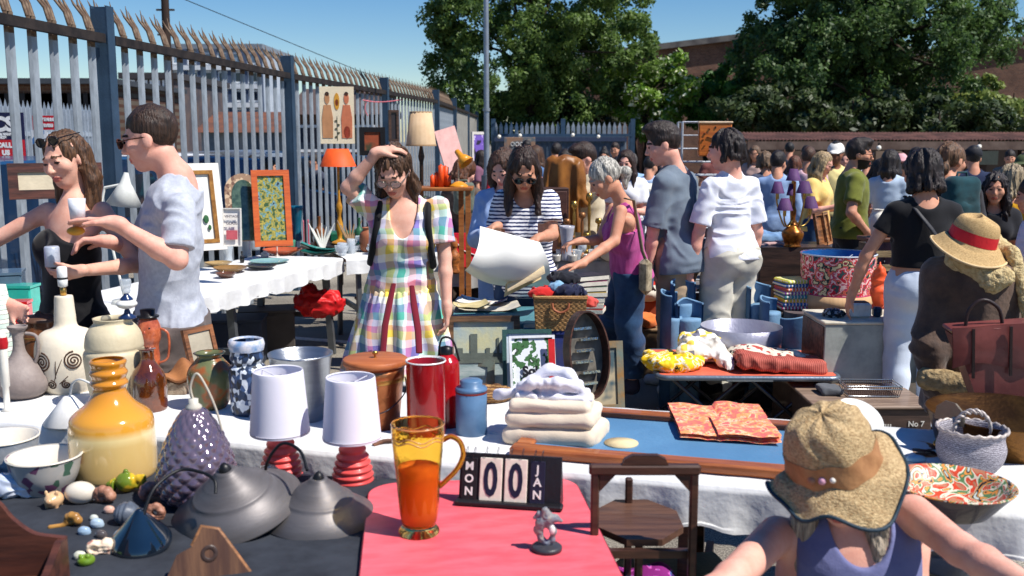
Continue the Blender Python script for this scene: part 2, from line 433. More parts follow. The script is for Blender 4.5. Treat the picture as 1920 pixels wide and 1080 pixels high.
for i, p in enumerate(posts):
 m = MB(); d = (posts[min(i+1, len(posts)-1)]-posts[max(i-1, 0)]); ang = math.atan2(d.y, d.x)
 X = Matrix.Translation((p.x-O.x, p.y-O.y, 0)) @ Matrix.Rotation(ang, 4, 'Z')
 m.box((0, -.055, 1.29), (.1, .008, 2.58), X, 0); m.box((0, .055, 1.29), (.1, .008, 2.58), X, 0); m.box((0, 0, 1.289), (.008, .102, 2.578), X, 0)
 m.box((-.045, 0, 1.28), (.006, .10, 2.56), X, 0)
 m.build('post', steel_d, fence)
panel_m = M((150, 148, 142), .7, var=.25, vs=4)
for i in (5, 6):
 A, B = posts[i], posts[i+1]; m = MB(); d = (B-A).normalized()
 m.bar((A.x-O.x+d.x*.1, A.y-O.y+d.y*.1, 1.17), (B.x-O.x-d.x*.1, B.y-O.y-d.y*.1, 1.17), .03, 2.3); m.build('sheet_panel', panel_m, fence)

A, B = P(925, 250, 31.), P(1186, 250, 31.)
m = MB(); n = 27; zt = P(1000, 238, 31).z
ff = thing('palisade_fence', 'pale low palisade fence across the back of the yard below the big tree', 'fence', (A.x, A.y, 0))
L = B.x-A.x
for k in range(n):
 x = L*(k+.5)/n; m = MB(); m.box((x, 0, zt/2), (.11, .03, zt)); m.add([(x-.055, -.015, zt), (x+.055, -.015, zt), (x, 0, zt+.16), (x+.055, .015, zt), (x-.055, .015, zt)], [(0, 1, 2), (1, 3, 2), (3, 4, 2), (4, 0, 2)]); m.build('pale', steel, ff)
for x in (0, L/2, L): m = MB(); m.box((x, -.04, (zt+.25)/2), (.14, .05, zt+.25)); m.build('post', steel_d, ff)
for z in (.4, zt-.25): m = MB(); m.box((L/2, -.05, z), (L, .05, .08)); m.build('rail', steel_d, ff)

def hexa(name, label, cat, px0, px1, py0, Y, z0, depth, mats, group=None):
 a, b = P(px0, py0, Y), P(px1, py0, Y); t = thing(name, label, cat, ((a.x+b.x)/2, Y, z0), group=group); return t, b.x-a.x, a.z-z0
t, wd, h = hexa('steel_container', 'blue grey steel container standing in front of the far fence', 'container', 930, 1172, 256, 29.5, 0, 1, None)
m = MB(); m.box((0, .9, h/2), (wd, 1.8, h)); m.build('body', M((66, 82, 100), .6, .2, c2=(84, 98, 112), vs=3), t)
m = MB(); [m.box((-wd/2+.1+k*(wd-.2)/23, -.02, h/2), (.06, .04, h-.2)) for k in range(24)]; m.build('rib', M((58, 74, 92), .6, .2), t)
m = MB(); m.box((0, -.03, h-.08), (wd+.1, .12, .12)); m.build('top_rail', M((48, 60, 86), .6), t)

# ---------------------------------------------------------------- brick warehouse behind the trees
def brick(c1, c2, mortar, scale):
 mt = M((120, 90, 70), .85, var=.013, bump=.0, name='brick'); nt = mt.node_tree
 tc = N(nt, 'ShaderNodeTexCoord'); mp = N(nt, 'ShaderNodeMapping'); mp.inputs['Rotation'].default_value = (R(90), 0, 0)
 nt.links.new(tc.outputs['Object'], mp.inputs[0])
 b = N(nt, 'ShaderNodeTexBrick'); b.inputs['Scale'].default_value = scale; b.inputs['Color1'].default_value = lin(c1); b.inputs['Color2'].default_value = lin(c2); b.inputs['Mortar'].default_value = lin(mortar)
 b.inputs['Mortar Size'].default_value = .012
 nt.links.new(mp.outputs[0], b.inputs['Vector'])
 nz = N(nt, 'ShaderNodeTexNoise'); nz.inputs['Scale'].default_value = .5; nz.inputs['Detail'].default_value = 6; nt.links.new(tc.outputs['Object'], nz.inputs[0])
 mx = N(nt, 'ShaderNodeMix', data_type='RGBA', blend_type='MULTIPLY'); mx.inputs[0].default_value = 1
 nt.links.new(b.outputs[0], mx.inputs[6]); nt.links.new(ramp(nt, nz.outputs[0], [(.3, (165, 160, 158)), (.7, (255, 255, 255))]), mx.inputs[7]); colour_of(mt, mx.outputs[2]); return mt
YB = 47.
pts = [P(x, y, YB) for x, y in ((1010, 122), (1172, 100), (1385, 74), (1560, 66), (1720, 104), (1840, 92), (1925, 76), (2200, 50))]
wh = thing('brick_warehouse', 'long brown brick warehouse with dark parapet rising behind the trees', 'building', (pts[0].x, YB, 0))
prof = [(p.x-pts[0].x, p.z) for p in pts]; W_ = prof[-1][0]
m = MB(); poly = [(0, 0)]+[(W_, 0)]+prof[::-1]
m.add([(x, 0, z) for x, z in poly]+[(x, 14, z) for x, z in poly], [tuple(range(len(poly)))]+[(i, len(poly)+i, len(poly)+(i+1) % len(poly), (i+1) % len(poly)) for i in range(len(poly))])
m.build('wall', brick((112, 84, 66), (92, 66, 54), (120, 108, 92), 3.2), wh)
m = MB()
for (x0, z0), (x1, z1) in zip(prof[:-1], prof[1:]): m.bar((x0, -.08, z0+.1), (x1, -.08, z1+.1), .5, .26)
m.build('parapet', M((66, 62, 62), .7, c2=(96, 92, 88), vs=2), wh)
for x in np.linspace(2, W_-2, 9): m = MB(); m.box((x, -.06, 2.2), (.5, .14, 4.4)); m.build('pilaster', M((96, 72, 58), .85), wh)

# ---------------------------------------------------------------- low stall building with tiled roof
YS = 21.
a, b = P(1396, 262, YS), P(1990, 262, YS)
st = thing('market_stall_building', 'low dark market building with wavy terracotta tile roof behind the crowd', 'building', (a.x, YS, 0))
Ls = b.x-a.x; ze = P(1500, 270, YS).z; zr = P(1500, 257, YS).z
m = MB()
nt_ = 90
m.grid(lambda u, v: (Ls*u, -.3+1.2*v, ze+.06+(zr+.02-ze)*v+.035*abs(math.sin(u*nt_*math.pi))), nt_*8, 5)
m.build('roof', M((132, 92, 80), .9, c2=(84, 60, 54), vs=3), st)
m = MB(); m.box((Ls/2, -.28, ze-.03), (Ls, .06, .17)); m.build('fascia', M((110, 92, 82), .8, c2=(84, 66, 58), vs=3), st)
m = MB(); m.box((Ls/2, 1.5, ze/2), (Ls, .1, ze)); m.build('back_wall', M((44, 34, 30), .9), st)
for k in range(9): m = MB(); m.box((.1+k*(Ls-.2)/8, -.2, (ze-.12)/2), (.12, .12, ze-.12)); m.build('post', M((66, 46, 36), .8), st)
m = MB(); m.box((Ls/2, -.1, .45), (Ls, .5, .9)); m.build('counter', M((84, 58, 42), .8, c2=(52, 38, 32), vs=2), st)
rnd = random.Random(4)
for k in range(9):
 m = MB(); m.box((.9+k*1.0, -.32, ze-.28), (.52, .02, .28)); m.build('hanging_board', M([(90, 70, 56), (60, 66, 60), (120, 100, 84)][k % 3], .8), st)
bulb = thing('string_light', 'small white globe bulb hanging under the tiled stall roof', 'bulb', P(1648, 277, 20.5), group='globe bulbs strung along the stalls')
m = MB(); m.ball((0, 0, 0), .05, 10); m.build('globe', M((245, 240, 225), .3, var=0.01), bulb); m = MB(); m.box((0, 0, .07), (.03, .03, .06)); m.build('cap', M((30, 30, 30)), bulb)
for x, y, Y, lab in ((1836, 275, 20.5, 'small white globe bulb under the tiled stall roof near the right edge'), (936, 256, 27., 'small white globe bulb left of the far painted board'), (975, 254, 27., 'small white globe bulb above the far painted board'), (1074, 253, 27., 'small white globe bulb above the brown coat being held up'), (1122, 256, 27., 'small white globe bulb on the far container')):
 dup(bulb, P(x, y, Y), label=lab)

# ---------------------------------------------------------------- trees
def leaf_mat(c1, c2, tr=.35):
 mt = bpy.data.materials.new('leaves'); mt.use_nodes = True; nt = mt.node_tree; nt.nodes.clear()
 out = N(nt, 'ShaderNodeOutputMaterial'); df = N(nt, 'ShaderNodeBsdfPrincipled'); tl = N(nt, 'ShaderNodeBsdfTranslucent'); mx = N(nt, 'ShaderNodeMixShader'); mx.inputs[0].default_value = tr
 df.inputs['Roughness'].default_value = .55
 tc = N(nt, 'ShaderNodeTexCoord'); nz = N(nt, 'ShaderNodeTexNoise'); nz.inputs['Scale'].default_value = 2.2; nz.inputs['Detail'].default_value = 4
 nt.links.new(tc.outputs['Object'], nz.inputs[0]); c = ramp(nt, nz.outputs[0], [(.32, c1), (.68, c2)])
 nt.links.new(c, df.inputs['Base Color']); nt.links.new(c, tl.inputs['Color'])
 nt.links.new(df.outputs[0], mx.inputs[1]); nt.links.new(tl.outputs[0], mx.inputs[2]); nt.links.new(mx.outputs[0], out.inputs[0]); return mt
def leaves(centers, per, size, spread, rs, droop=.3, aspect=.55):
 n = len(centers)*per
 c = np.repeat(centers, per, 0); s = np.repeat(np.asarray(spread).reshape(-1, 1) if np.ndim(spread) else np.full((len(centers), 1), spread), per, 0)
 off = rs.normal(size=(n, 3)); off /= np.linalg.norm(off, axis=1)[:, None]; off *= rs.rand(n, 1)**.45*s; off[:, 2] *= .65; off[:, 2] -= droop*np.abs(rs.normal(size=n))*s[:, 0]
 p = c+off
 a = rs.normal(size=(n, 3)); a /= np.linalg.norm(a, axis=1)[:, None]
 nn = off/np.maximum(np.linalg.norm(off, axis=1)[:, None], 1e-3)*.7+rs.normal(size=(n, 3))*.55; nn[:, 2] += .5
 nn /= np.linalg.norm(nn, axis=1)[:, None]
 a = a-nn*(a*nn).sum(1)[:, None]; a /= np.linalg.norm(a, axis=1)[:, None]; b = np.cross(nn, a)
 L = size*(.6+.8*rs.rand(n, 1)); w = L*aspect
 v = np.stack([p-a*L, p-b*w*.9-a*L*.1, p+a*L, p+b*w*.9-a*L*.1], 1)
 return v.reshape(-1, 3)
def leaf_obj(name, v, mts, parent, rs, nm=1):
 n = len(v)//4; me = bpy.data.meshes.new(name); me.vertices.add(len(v)); me.vertices.foreach_set('co', v.astype(np.float32).ravel())
 me.loops.add(n*4); me.loops.foreach_set('vertex_index', np.arange(n*4, dtype=np.int32)); me.polygons.add(n)
 me.polygons.foreach_set('loop_start', np.arange(0, n*4, 4, dtype=np.int32)); me.polygons.foreach_set('loop_total', np.full(n, 4, np.int32))
 for m_ in mts: me.materials.append(m_)
 if len(mts) > 1: me.polygons.foreach_set('material_index', (rs.rand(n) > nm).astype(np.int32))
 me.update(calc_edges=True); o = bpy.data.objects.new(name, me); COL.objects.link(o); o.parent = parent; return o
bark = M((74, 60, 48), .9, c2=(48, 40, 34), vs=12, stretch=(1, 1, .2), bump=.5)
def tree(name, label, cx, cy, Y, rx_px, ry_px, seed, mt, nclump=150, per=150, size=.11, trunk_h=None, group=None, weep=.0, ntop=None, fl=None, lobes=None, stems=1, spread=(.35, .8), depth=.8):
 rs = np.random.RandomState(seed); c = P(cx, cy, Y); k = Y/F; rx, rz = rx_px*k, ry_px*k
 base = Vector((c.x, Y, 0)); t = thing(name, label, 'tree' if 'tree' in name else 'bush', base, group=group)
 cz = c.z; cent = []
 for _ in range(nclump):
  q = rs.normal(size=3); q /= np.linalg.norm(q); r = rs.rand()**.33
  r *= 1+.22*math.sin(3*math.atan2(q[0], q[2])+seed)+.12*math.sin(7*math.atan2(q[0], q[2])+seed*2)
  x, y, z = q[0]*rx*r, q[1]*rx*depth*r, q[2]*rz*r
  if weep: z -= weep*(x*x+y*y)/(rx*rx)*rz*.5
  cent.append((x, y, max(z+cz, .3)))
 if lobes:
  for lx, ly, lr, ln in lobes:
   lc = P(lx, ly, Y);
   for _ in range(ln):
    q = rs.normal(size=3); q /= np.linalg.norm(q); q *= rs.rand()**.4*lr*k
    cent.append((lc.x-base.x+q[0], q[1], lc.z+q[2]*.7))
 cent = np.array(cent); cent = cent[(vn(cent*np.array([1., 1., 1.5])*3.4/rx+seed) > -.12) | (rs.rand(len(cent)) < .12)] if rx > 2.5 else cent; sp = (spread[0]+(spread[1]-spread[0])*rs.rand(len(cent)))*rx/3.2
 v = leaves(cent, per, size, sp, rs, droop=.25+weep)
 leaf_obj('crown', v, [mt]+([fl] if fl else []), t, rs, .88)
 m = MB(); tr = max(.1, rx*.055)
 for s_ in range(stems):
  ox = (s_-(stems-1)/2)*tr*2.5
  th = cz*.9; m.tube([(ox, 0, -.02), (ox*1.2, 0, th*.3), (ox*2+tr*.6, 0, th*.65), (ox*3, 0, th), (ox*3, 0, cz+rz*.6)], [tr*1.3, tr, tr*.85, tr*.6, tr*.15], 9)
  for j in range(16):
   e = cent[rs.randint(len(cent))]; z0 = cz*.45+rs.rand()*(cz*.55);
   md = (e[0]*.45+ox, e[1]*.45, z0+(e[2]-z0)*.62); m.tube([(ox*1.6, 0, z0), md, tuple(e)], [tr*.42, tr*.24, tr*.05], 6)
 m.build('trunk', bark, t); return t
lm1 = leaf_mat((48, 78, 34), (126, 152, 74), .45); lm2 = leaf_mat((36, 62, 34), (104, 134, 68), .42); lm3 = leaf_mat((78, 118, 34), (140, 172, 62), .45)
lm4 = leaf_mat((40, 84, 30), (84, 132, 46)); lm5 = leaf_mat((30, 48, 24), (78, 94, 46), .3)
flower = M((236, 236, 206), .7, bump=0)
TREES = 1
if TREES:
 tree('tall_tree', 'large dark green tree with airy drooping branches behind the lamp post', 992, 20, 33., 205, 222, 3, lm1, 820, 165, .074, spread=(.20, .44), weep=.14,
         lobes=((850, 30, 62, 14), (1120, 40, 80, 22), (840, 120, 48, 12), (835, 170, 40, 9), (930, 205, 60, 16), (1050, 200, 80, 20), (1170, 60, 34, 5)))
 tree('tall_tree', 'wide dark weeping tree rising above the tiled stall roof on the right', 1628, 10, 31., 232, 212, 8, lm2, 1000, 160, .072, spread=(.18, .40), weep=.24,
         lobes=((1420, 40, 45, 14), (1480, 90, 60, 14), (1800, 60, 60, 18), (1850, 110, 45, 12), (1560, 190, 90, 22), (1700, 190, 100, 24), (1830, 30, 38, 6)))
 tree('flowering_bush', 'bright green elder bush covered in pale flower heads beside the brick warehouse', 1212, 178, 33.5, 88, 80, 5, lm3, 130, 170, .085, stems=3, fl=flower)
 tree('bush', 'mid green bush between the flowering bush and the right tree', 1345, 190, 34., 80, 70, 6, lm4, 120, 170, .08, stems=3)
 tree('bush', 'dark leafy bush below the large left tree', 1060, 215, 35.5, 110, 55, 16, lm5, 80, 150, .10, stems=3)
 tree('bush', 'dark bush below the left branches of the right tree', 1460, 205, 28., 95, 52, 12, lm5, 80, 160, .09, stems=3)
 tree('bush', 'dark olive bush above the middle of the tiled roof', 1650, 215, 27.5, 115, 46, 13, lm5, 90, 160, .09, stems=3)
 tree('bush', 'yellow green bush above the tiled roof at the far right', 1850, 200, 28.5, 80, 42, 14, leaf_mat((96, 118, 48), (150, 160, 84), .4), 70, 150, .09, stems=3)
 tree('bush', 'dark ivy like bush at the right edge above the tiled roof', 1815, 228, 27., 130, 34, 15, lm5, 70, 160, .09, stems=3)
 tree('bush', 'dark bush beside the end of the palisade fence', 900, 215, 40., 50, 50, 19, lm5, 40, 130, .12, stems=2)

# ---------------------------------------------------------------- lamp post, telegraph pole
a = P(913, 420, 13.5); lp = thing('lamp_post', 'slim grey metal lamp post standing in the middle of the market', 'lamp post', (a.x, a.y, 0))
m = MB(); m.tube([(0, 0, 0), (0, 0, 1.2)], .075, 14); m.build('base', M((128, 132, 138), .5, .5), lp)
m = MB(); m.tube([(0, 0, 1.2), (0, 0, 1.3), (0, 0, 6.3)], [.05, .038, .03], 14); m.tube([(0, 0, 2.05), (0, 0, 2.09)], .05, 12); m.build('pole', M((150, 155, 162), .4, .6, var=.2, vs=5), lp)
m = MB(); m.tube([(0, 0, 6.3), (.1, -.1, 6.6), (.7, -.5, 6.7)], .03, 8); m.build('arm', M((150, 155, 162), .4, .6), lp)
m = MB(); m.box((.9, -.62, 6.7), (.5, .2, .1), bev=.03); m.build('lamp_head', M((120, 124, 128), .4, .4), lp)
a = P(324, 300, 17.); tp = thing('telegraph_pole', 'dark brown wooden telegraph pole behind the palisade fence', 'pole', (a.x, a.y, 0))
m = MB(); m.tube([(0, 0, 0), (0, 0, 5.2)], [.085, .055], 10); m.build('pole', M((62, 44, 34), .85, c2=(40, 30, 26), stretch=(1, 1, .1)), tp)
m = MB(); [m.box((0, 0, z), (.3, .03, .03)) for z in (3.4, 3.8, 4.0, 4.3)]; m.build('step_iron', M((70, 60, 54)), tp)
m = MB(); m.tube([(0, 0, 4.1+.0), (2.3, 6, 3.2), (3.5, 9, 2.9)], .008, 5); m.build('cable', M((30, 34, 40)), tp)

# ---------------------------------------------------------------- beyond the fence
def block(name, label, px0, px1, pyt, Y, depth, wall_m, rows, cols, win_m, roof_m, zb=0, fr_m=None, winfrac=.55):
 a, b = P(px0, pyt, Y), P(px1, pyt, Y); t = thing(name, label, 'building', (a.x, Y, 0)); W0, H0 = b.x-a.x, a.z
 m = MB(); m.box((W0/2, depth/2, H0/2), (W0, depth, H0)); m.build('wall', wall_m, t)
 m = MB(); m.box((W0/2, depth/2, H0+.15), (W0+.4, depth+.4, .3)); m.build('roof', roof_m, t)
 zt0 = 1.5
 for r_ in range(rows):
  for c_ in range(cols):
   x = W0*(c_+.5)/cols; z = zt0+(H0-zt0)*(r_+.5)/rows; w_, h_ = W0/cols*winfrac, (H0-zt0)/rows*.5
   m = MB(); m.frame(w_+.16, h_+.16, .1, .08, Matrix.Translation((x, -.04, z))); f = m.build('window', fr_m or M((225, 228, 230), .6), t)
   m = MB(); m.box((x, -.02, z), (w_, .04, h_)); m.build('pane', win_m[(r_*7+c_*3) % len(win_m)], f)
 return t
glass_d = M((40, 52, 68), .08, var=.2, spec=.8, bump=0); glass_l = M((120, 140, 160), .1, var=.2, spec=.8, bump=0)
t = block('apartment_block', 'pale grey and white flats with rows of windows seen over the palisade fence', 318, 487, 92, 62., 10, M((150, 160, 172), .7, c2=(172, 180, 190), vs=1), 5, 6, [glass_d, glass_l, glass_d], M((120, 128, 138)))
m = MB(); H0 = P(318, 92, 62).z; W0 = P(487, 92, 62).x-P(318, 92, 62).x
for r_ in range(5): m.box((W0/2, -.15, 1.5+(H0-1.5)*r_/5), (W0, .3, .28))
m.build('floor_band', M((214, 218, 222), .7), t)
m = MB(); [m.box((W0*k/6, -.1, H0/2), (.3, .2, H0)) for k in range(7)]; m.build('column', M((70, 84, 108), .7), t)
block('apartment_block', 'dark balcony block behind the head of the man in grey', 232, 326, 148, 50., 9, M((92, 78, 74), .8, c2=(60, 58, 66), vs=1.), 6, 4, [glass_d, M((200, 200, 205), .6)], M((60, 56, 58)))
a = P(-60, 158, 19.); t = thing('brick_shed', 'low brown brick shed behind the palisade fence at the left', 'building', (a.x, 19, 0)); wd = P(205, 158, 19).x-a.x
m = MB(); m.box((wd/2, 2, a.z/2), (wd, 4, a.z)); m.build('wall', brick((104, 76, 58), (80, 58, 48), (110, 100, 90), 3.4), t)
m = MB(); m.box((wd/2, 1.9, a.z+.05), (wd+.3, 4.3, .1)); m.build('roof', M((70, 74, 80), .6, .3), t)
m = MB(); [m.box((wd*(k+.5)/9, -.03, a.z-.32), (.5, .06, .3)) for k in range(9)]; m.build('vent', M((40, 36, 36)), t)
a = P(375, 206, 34.); t = thing('tiled_shed', 'low shed with brown roof beyond the parked cars', 'building', (a.x, 34, 0)); wd = P(600, 206, 34).x-a.x; z0 = a.z-.75
m = MB(); m.box((wd/2, 2.5, z0/2), (wd, 5, z0)); m.build('wall', M((148, 150, 150), .8, c2=(120, 122, 126), vs=1), t)
m = MB(); m.add([(-.2, -.3, z0), (wd+.2, -.3, z0), (wd+.2, 2.5, a.z), (-.2, 2.5, a.z), (-.2, 5.3, z0), (wd+.2, 5.3, z0)], [(0, 1, 2, 3), (3, 2, 5, 4), (0, 3, 4), (1, 5, 2)]); m.build('roof', M((116, 72, 52), .85, c2=(88, 60, 50), vs=2), t)
m = MB(); [m.box((wd*(k+.5)/6, -.03, 1.2), (wd/9, .06, 1.5)) for k in range(6)]; m.build('shutter', M((96, 110, 122), .6), t)
t = thing('brick_house', 'brown brick house with a dark gable beyond the fence', 'building', P(560, 200, 30.)*1); a = P(545, 200, 30.); t.location = (a.x, 30, 0); wd = P(700, 200, 30).x-a.x; z0 = P(600, 215, 30).z
m = MB(); m.box((wd/2, 3, z0/2), (wd, 6, z0)); m.build('wall', brick((120, 84, 66), (96, 66, 54), (130, 118, 104), 3.4), t)
m = MB(); m.add([(-.2, -.3, z0), (wd+.2, -.3, z0), (wd+.2, 3, z0+.9), (-.2, 3, z0+.9), (-.2, 6.3, z0), (wd+.2, 6.3, z0)], [(0, 1, 2, 3), (3, 2, 5, 4), (0, 3, 4), (1, 5, 2)]); m.build('roof', M((84, 70, 66), .85), t)
for k in range(3):
 m = MB(); m.frame(.9, .8, .08, .06, Matrix.Translation((wd*(k+.5)/3, -.04, 1.7))); f = m.build('window', M((220, 220, 220)), t); m = MB(); m.box((wd*(k+.5)/3, -.02, 1.7), (.74, .04, .64)); m.build('pane', glass_d, f)
a, b = P(-40, 200, 12.5), P(215, 245, 16.); f2 = thing('palisade_fence', 'inner white topped palisade fence carrying the shop signs at the left', 'fence', (a.x, a.y, 0)); n = 34; zt = 2.1
for k in range(n):
 p = (b-a)*((k+.5)/n); m = MB(); m.box((p.x, p.y, zt/2), (.05, .02, zt)); m.add([(p.x-.025, p.y, zt), (p.x+.025, p.y, zt), (p.x, p.y, zt+.1)], [(0, 1, 2)]); m.build('pale', M((176, 186, 196), .5, .3), f2)
for z in (.5, 1.75): m = MB(); d = b-a; m.bar((0, .03, z), (d.x, d.y+.03, z), .03, .06); m.build('rail', M((176, 186, 196), .5, .3), f2)
def sign(name, label, px0, py0, px1, py1, Y, mats, fn):
 c = P((px0+px1)/2, (py0+py1)/2, Y); wd = (px1-px0)/F*Y; h = (py1-py0)/F*Y; t = thing(name, label, 'sign', c)
 m = MB(); m.box((0, .01, 0), (wd, .02, h)); m.build('board', mats[0], t)
 fn(t, wd, h); return t
XF = Matrix.Rotation(R(90), 4, 'X')
def word(t, s, size, x, z, mt, name='lettering', bold=.004, y=-.003):
 m = MB(); text_mesh(m, s, size, Matrix.Translation((x, y, z)) @ XF, bold=bold); m.build(name, mt, t)
WHT = M((232, 232, 232), .6, bump=0); RED = M((196, 30, 44), .6); NAVY = M((22, 28, 66), .6)
def s1(t, wd, h):
 word(t, 'CS', h*.42, wd*.10, h*.24, WHT, bold=.012)
 m = MB(); m.box((0, -.003, -h*.28), (wd, .006, h*.40)); m.build('red_panel', RED, t)
 for k in range(2): word(t, 'CARS & VANS' if k == 0 else 'PARTS', h*.075, wd*.05, -h*.0-k*h*.07+.02, WHT)
 word(t, 'CALL', h*.14, wd*.1, -h*.2, WHT, y=-.008, bold=.006); word(t, 'US', h*.14, wd*.12, -h*.36, WHT, y=-.008, bold=.006)
sign('shop_sign', 'navy shop sign with white capital letters and a red lower panel on the inner fence', -50, 212, 45, 298, 12.3, [NAVY], s1)
def s2(t, wd, h):
 word(t, 'OPEN 24', h*.26, 0, h*.22, WHT, bold=.006); word(t, '7 DAYS', h*.26, 0, -h*.2, WHT, bold=.006)
sign('shop_sign', 'small red sign with two lines of white letters behind the palisade fence', 61, 217, 114, 243, 12.6, [RED], s2)
sign('poster', 'blue and white photo poster below the red sign', 61, 245, 90, 296, 12.6, [blotch([(0, (60, 110, 170)), (.4, (210, 214, 220)), (.7, (60, 60, 66))], 9)], lambda t, a, b: None)

def car(name, label, px, py, Y, rz, mt, L=4.2, H=1.45, group=None, van=False):
 c = P(px, py, Y); t = thing(name, label, 'van' if van else 'car', (c.x, Y, 0), rz, group=group); W0 = 1.75
 if van: prof = [(-.5, .35), (-.5, H), (.28, H), (.38, H*.62), (.5, H*.5), (.5, .35)]
 else: prof = [(-.5, .3), (-.5, .62*H), (-.42, .68*H), (-.30, .97*H), (-.05, H), (.14, .97*H), (.27, .68*H), (.47, .58*H), (.5, .3)]
 m = MB(); n = len(prof)
 vs = []
 for sy, kk in ((-1, .86), (-.9, 1), (.9, 1), (1, .86)):
  for x, z in prof:
   inset = .12 if z > .7*H and not van else .0
   vs.append((x*L*(1 if abs(sy) < 1 else .985), sy*(W0/2-inset), z if abs(sy) < 1 else z*.985))
 fs = [(k*n+i, k*n+(i+1) % n, k*n+n+(i+1) % n, k*n+n+i) for k in range(3) for i in range(n)]+[tuple(range(n-1, -1, -1)), tuple(range(3*n, 4*n))]
 m.add(vs, fs, False); m.build('body', mt, t)
 gl = M((30, 38, 48), .06, spec=.9, bump=0)
 for sy in (-1, 1):
  m = MB(); y = sy*(W0/2-(.115 if not van else -.004)); q = [(-.28, .72), (-.24, .93), (.1, .93), (.22, .72)] if not van else [(.1, .6), (.1, .88), (.26, .88), (.34, .6)]
  m.add([(x*L, y, z*H) for x, z in q], [(0, 1, 2, 3)]); m.build('side_window', gl, t)
  for x in (-.31, .31):
   m = MB(); X = Matrix.Translation((x*L, sy*(W0/2-.08), .31)) @ Matrix.Rotation(R(90), 4, 'X'); m.tube([X @ V(0, 0, -.1), X @ V(0, 0, .1)], .31, 20); wl = m.build('wheel', M((22, 22, 24), .8), t)
   m = MB(); m.tube([X @ V(0, 0, -.108), X @ V(0, 0, .108)], .18, 12); m.build('rim', M((150, 152, 156), .3, .8), wl)
 m = MB()
 if not van: m.add([(.285*L-.02, -W0/2+.16, .70*H), (.285*L-.02, W0/2-.16, .70*H), (.15*L+.0, W0/2-.2, .965*H+.02), (.15*L, -W0/2+.2, .965*H+.02)], [(0, 1, 2, 3)])
 else: m.add([(.375*L+.02, -W0/2+.1, .64*H), (.375*L+.02, W0/2-.1, .64*H), (.30*L, W0/2-.12, .95*H), (.30*L, -W0/2+.12, .95*H)], [(0, 1, 2, 3)])
 m.build('windscreen', gl, t)
 m = MB(); [m.box((.495*L, s_*.6, .48*H), (.05, .3, .12), bev=.02) for s_ in (-1, 1)]; m.build('headlight', M((220, 224, 228), .2), t)
 return t
navyc = M((18, 30, 56), .2, .3, coat=.6, bump=0); whc = M((226, 228, 230), .25, coat=.6, bump=0)
car('parked_car', 'white parked car beyond the fence behind the man in grey', 350, 300, 17.5, 20, whc, group='cars parked beyond the fence')
car('parked_car', 'dark blue parked car beyond the fence between the two tall posts', 425, 300, 14.5, 15, navyc, group='cars parked beyond the fence')
car('parked_car', 'silver parked car at the back of the yard beyond the fence', 470, 290, 22., -10, M((150, 156, 162), .3, .6, bump=0), group='cars parked beyond the fence')
car('parked_van', 'dark blue van parked behind the woman in black, beyond the fence', 10, 300, 9.6, 84, M((24, 52, 84), .3, .2, coat=.4, bump=0), L=4.6, H=1.5, van=True)
car('parked_car', 'dark car beyond the fence behind the poster on the fence', 590, 300, 17., 60, M((24, 26, 30), .2, .3, coat=.6, bump=0), group='cars parked beyond the fence')
# ================================================================ PEOPLE
SKIN = {'fair': (222, 172, 150), 'tan': (200, 146, 118), 'pink': (226, 170, 150), 'brown': (128, 84, 62), 'warm': (208, 152, 124)}
def skin(k): c = SKIN[k]; return M(c, .55, c2=(int(c[0]*.965), int(c[1]*.915), int(c[2]*.90)), vs=20, bump=.10, bs=160, sss=.06, spec=.3)
def lip(k): c = SKIN[k]; return M((int(c[0]*.86), int(c[1]*.62), int(c[2]*.62)), .45, bump=0, var=.05)
def hairm(c, gl=.52):
 d = tuple(int(x*.5) for x in c)
 return M(c, gl, c2=d, vs=110., stretch=(1, 1, .08), bump=.7, bs=150, spec=.45)
def cloth(c, c2=None, **k):
 a = dict(r=.85, var=.12, vs=6, bump=.12, bs=160, spec=.2, sheen=.15); a.update(k); return M(c, c2=c2, **a)
def basis(fwd, up=(0, 0, 1)):
 up = Vector(up).normalized(); f = Vector(fwd); f = (f-up*f.dot(up)).normalized(); r = f.cross(up).normalized()
 return r, f, up
def head_dir(yaw, pitch=0, roll=0):       # yaw 0 away from camera, 90 facing right, 180 facing the camera, 270 facing left; pitch down positive
 y = R(yaw); f = Vector((math.sin(y), math.cos(y), 0)); u = Vector((0, 0, 1)); r = f.cross(u)
 q = Matrix.Rotation(-R(pitch), 3, r); f = q @ f; u = q @ u
 q = Matrix.Rotation(R(roll), 3, f); return f, q @ u
def fold(amp, fx=9., fz=16., seed=0., dirv=(0, 0, 1)):
 def f(p):
  q = p*np.array([fx, fx, fz])+seed; w_ = vn(q*.5)*2.2
  return amp*(np.abs(vn(q+w_[..., None]))*1.6-.6)+amp*.5*vn(q*2.3)
 return f
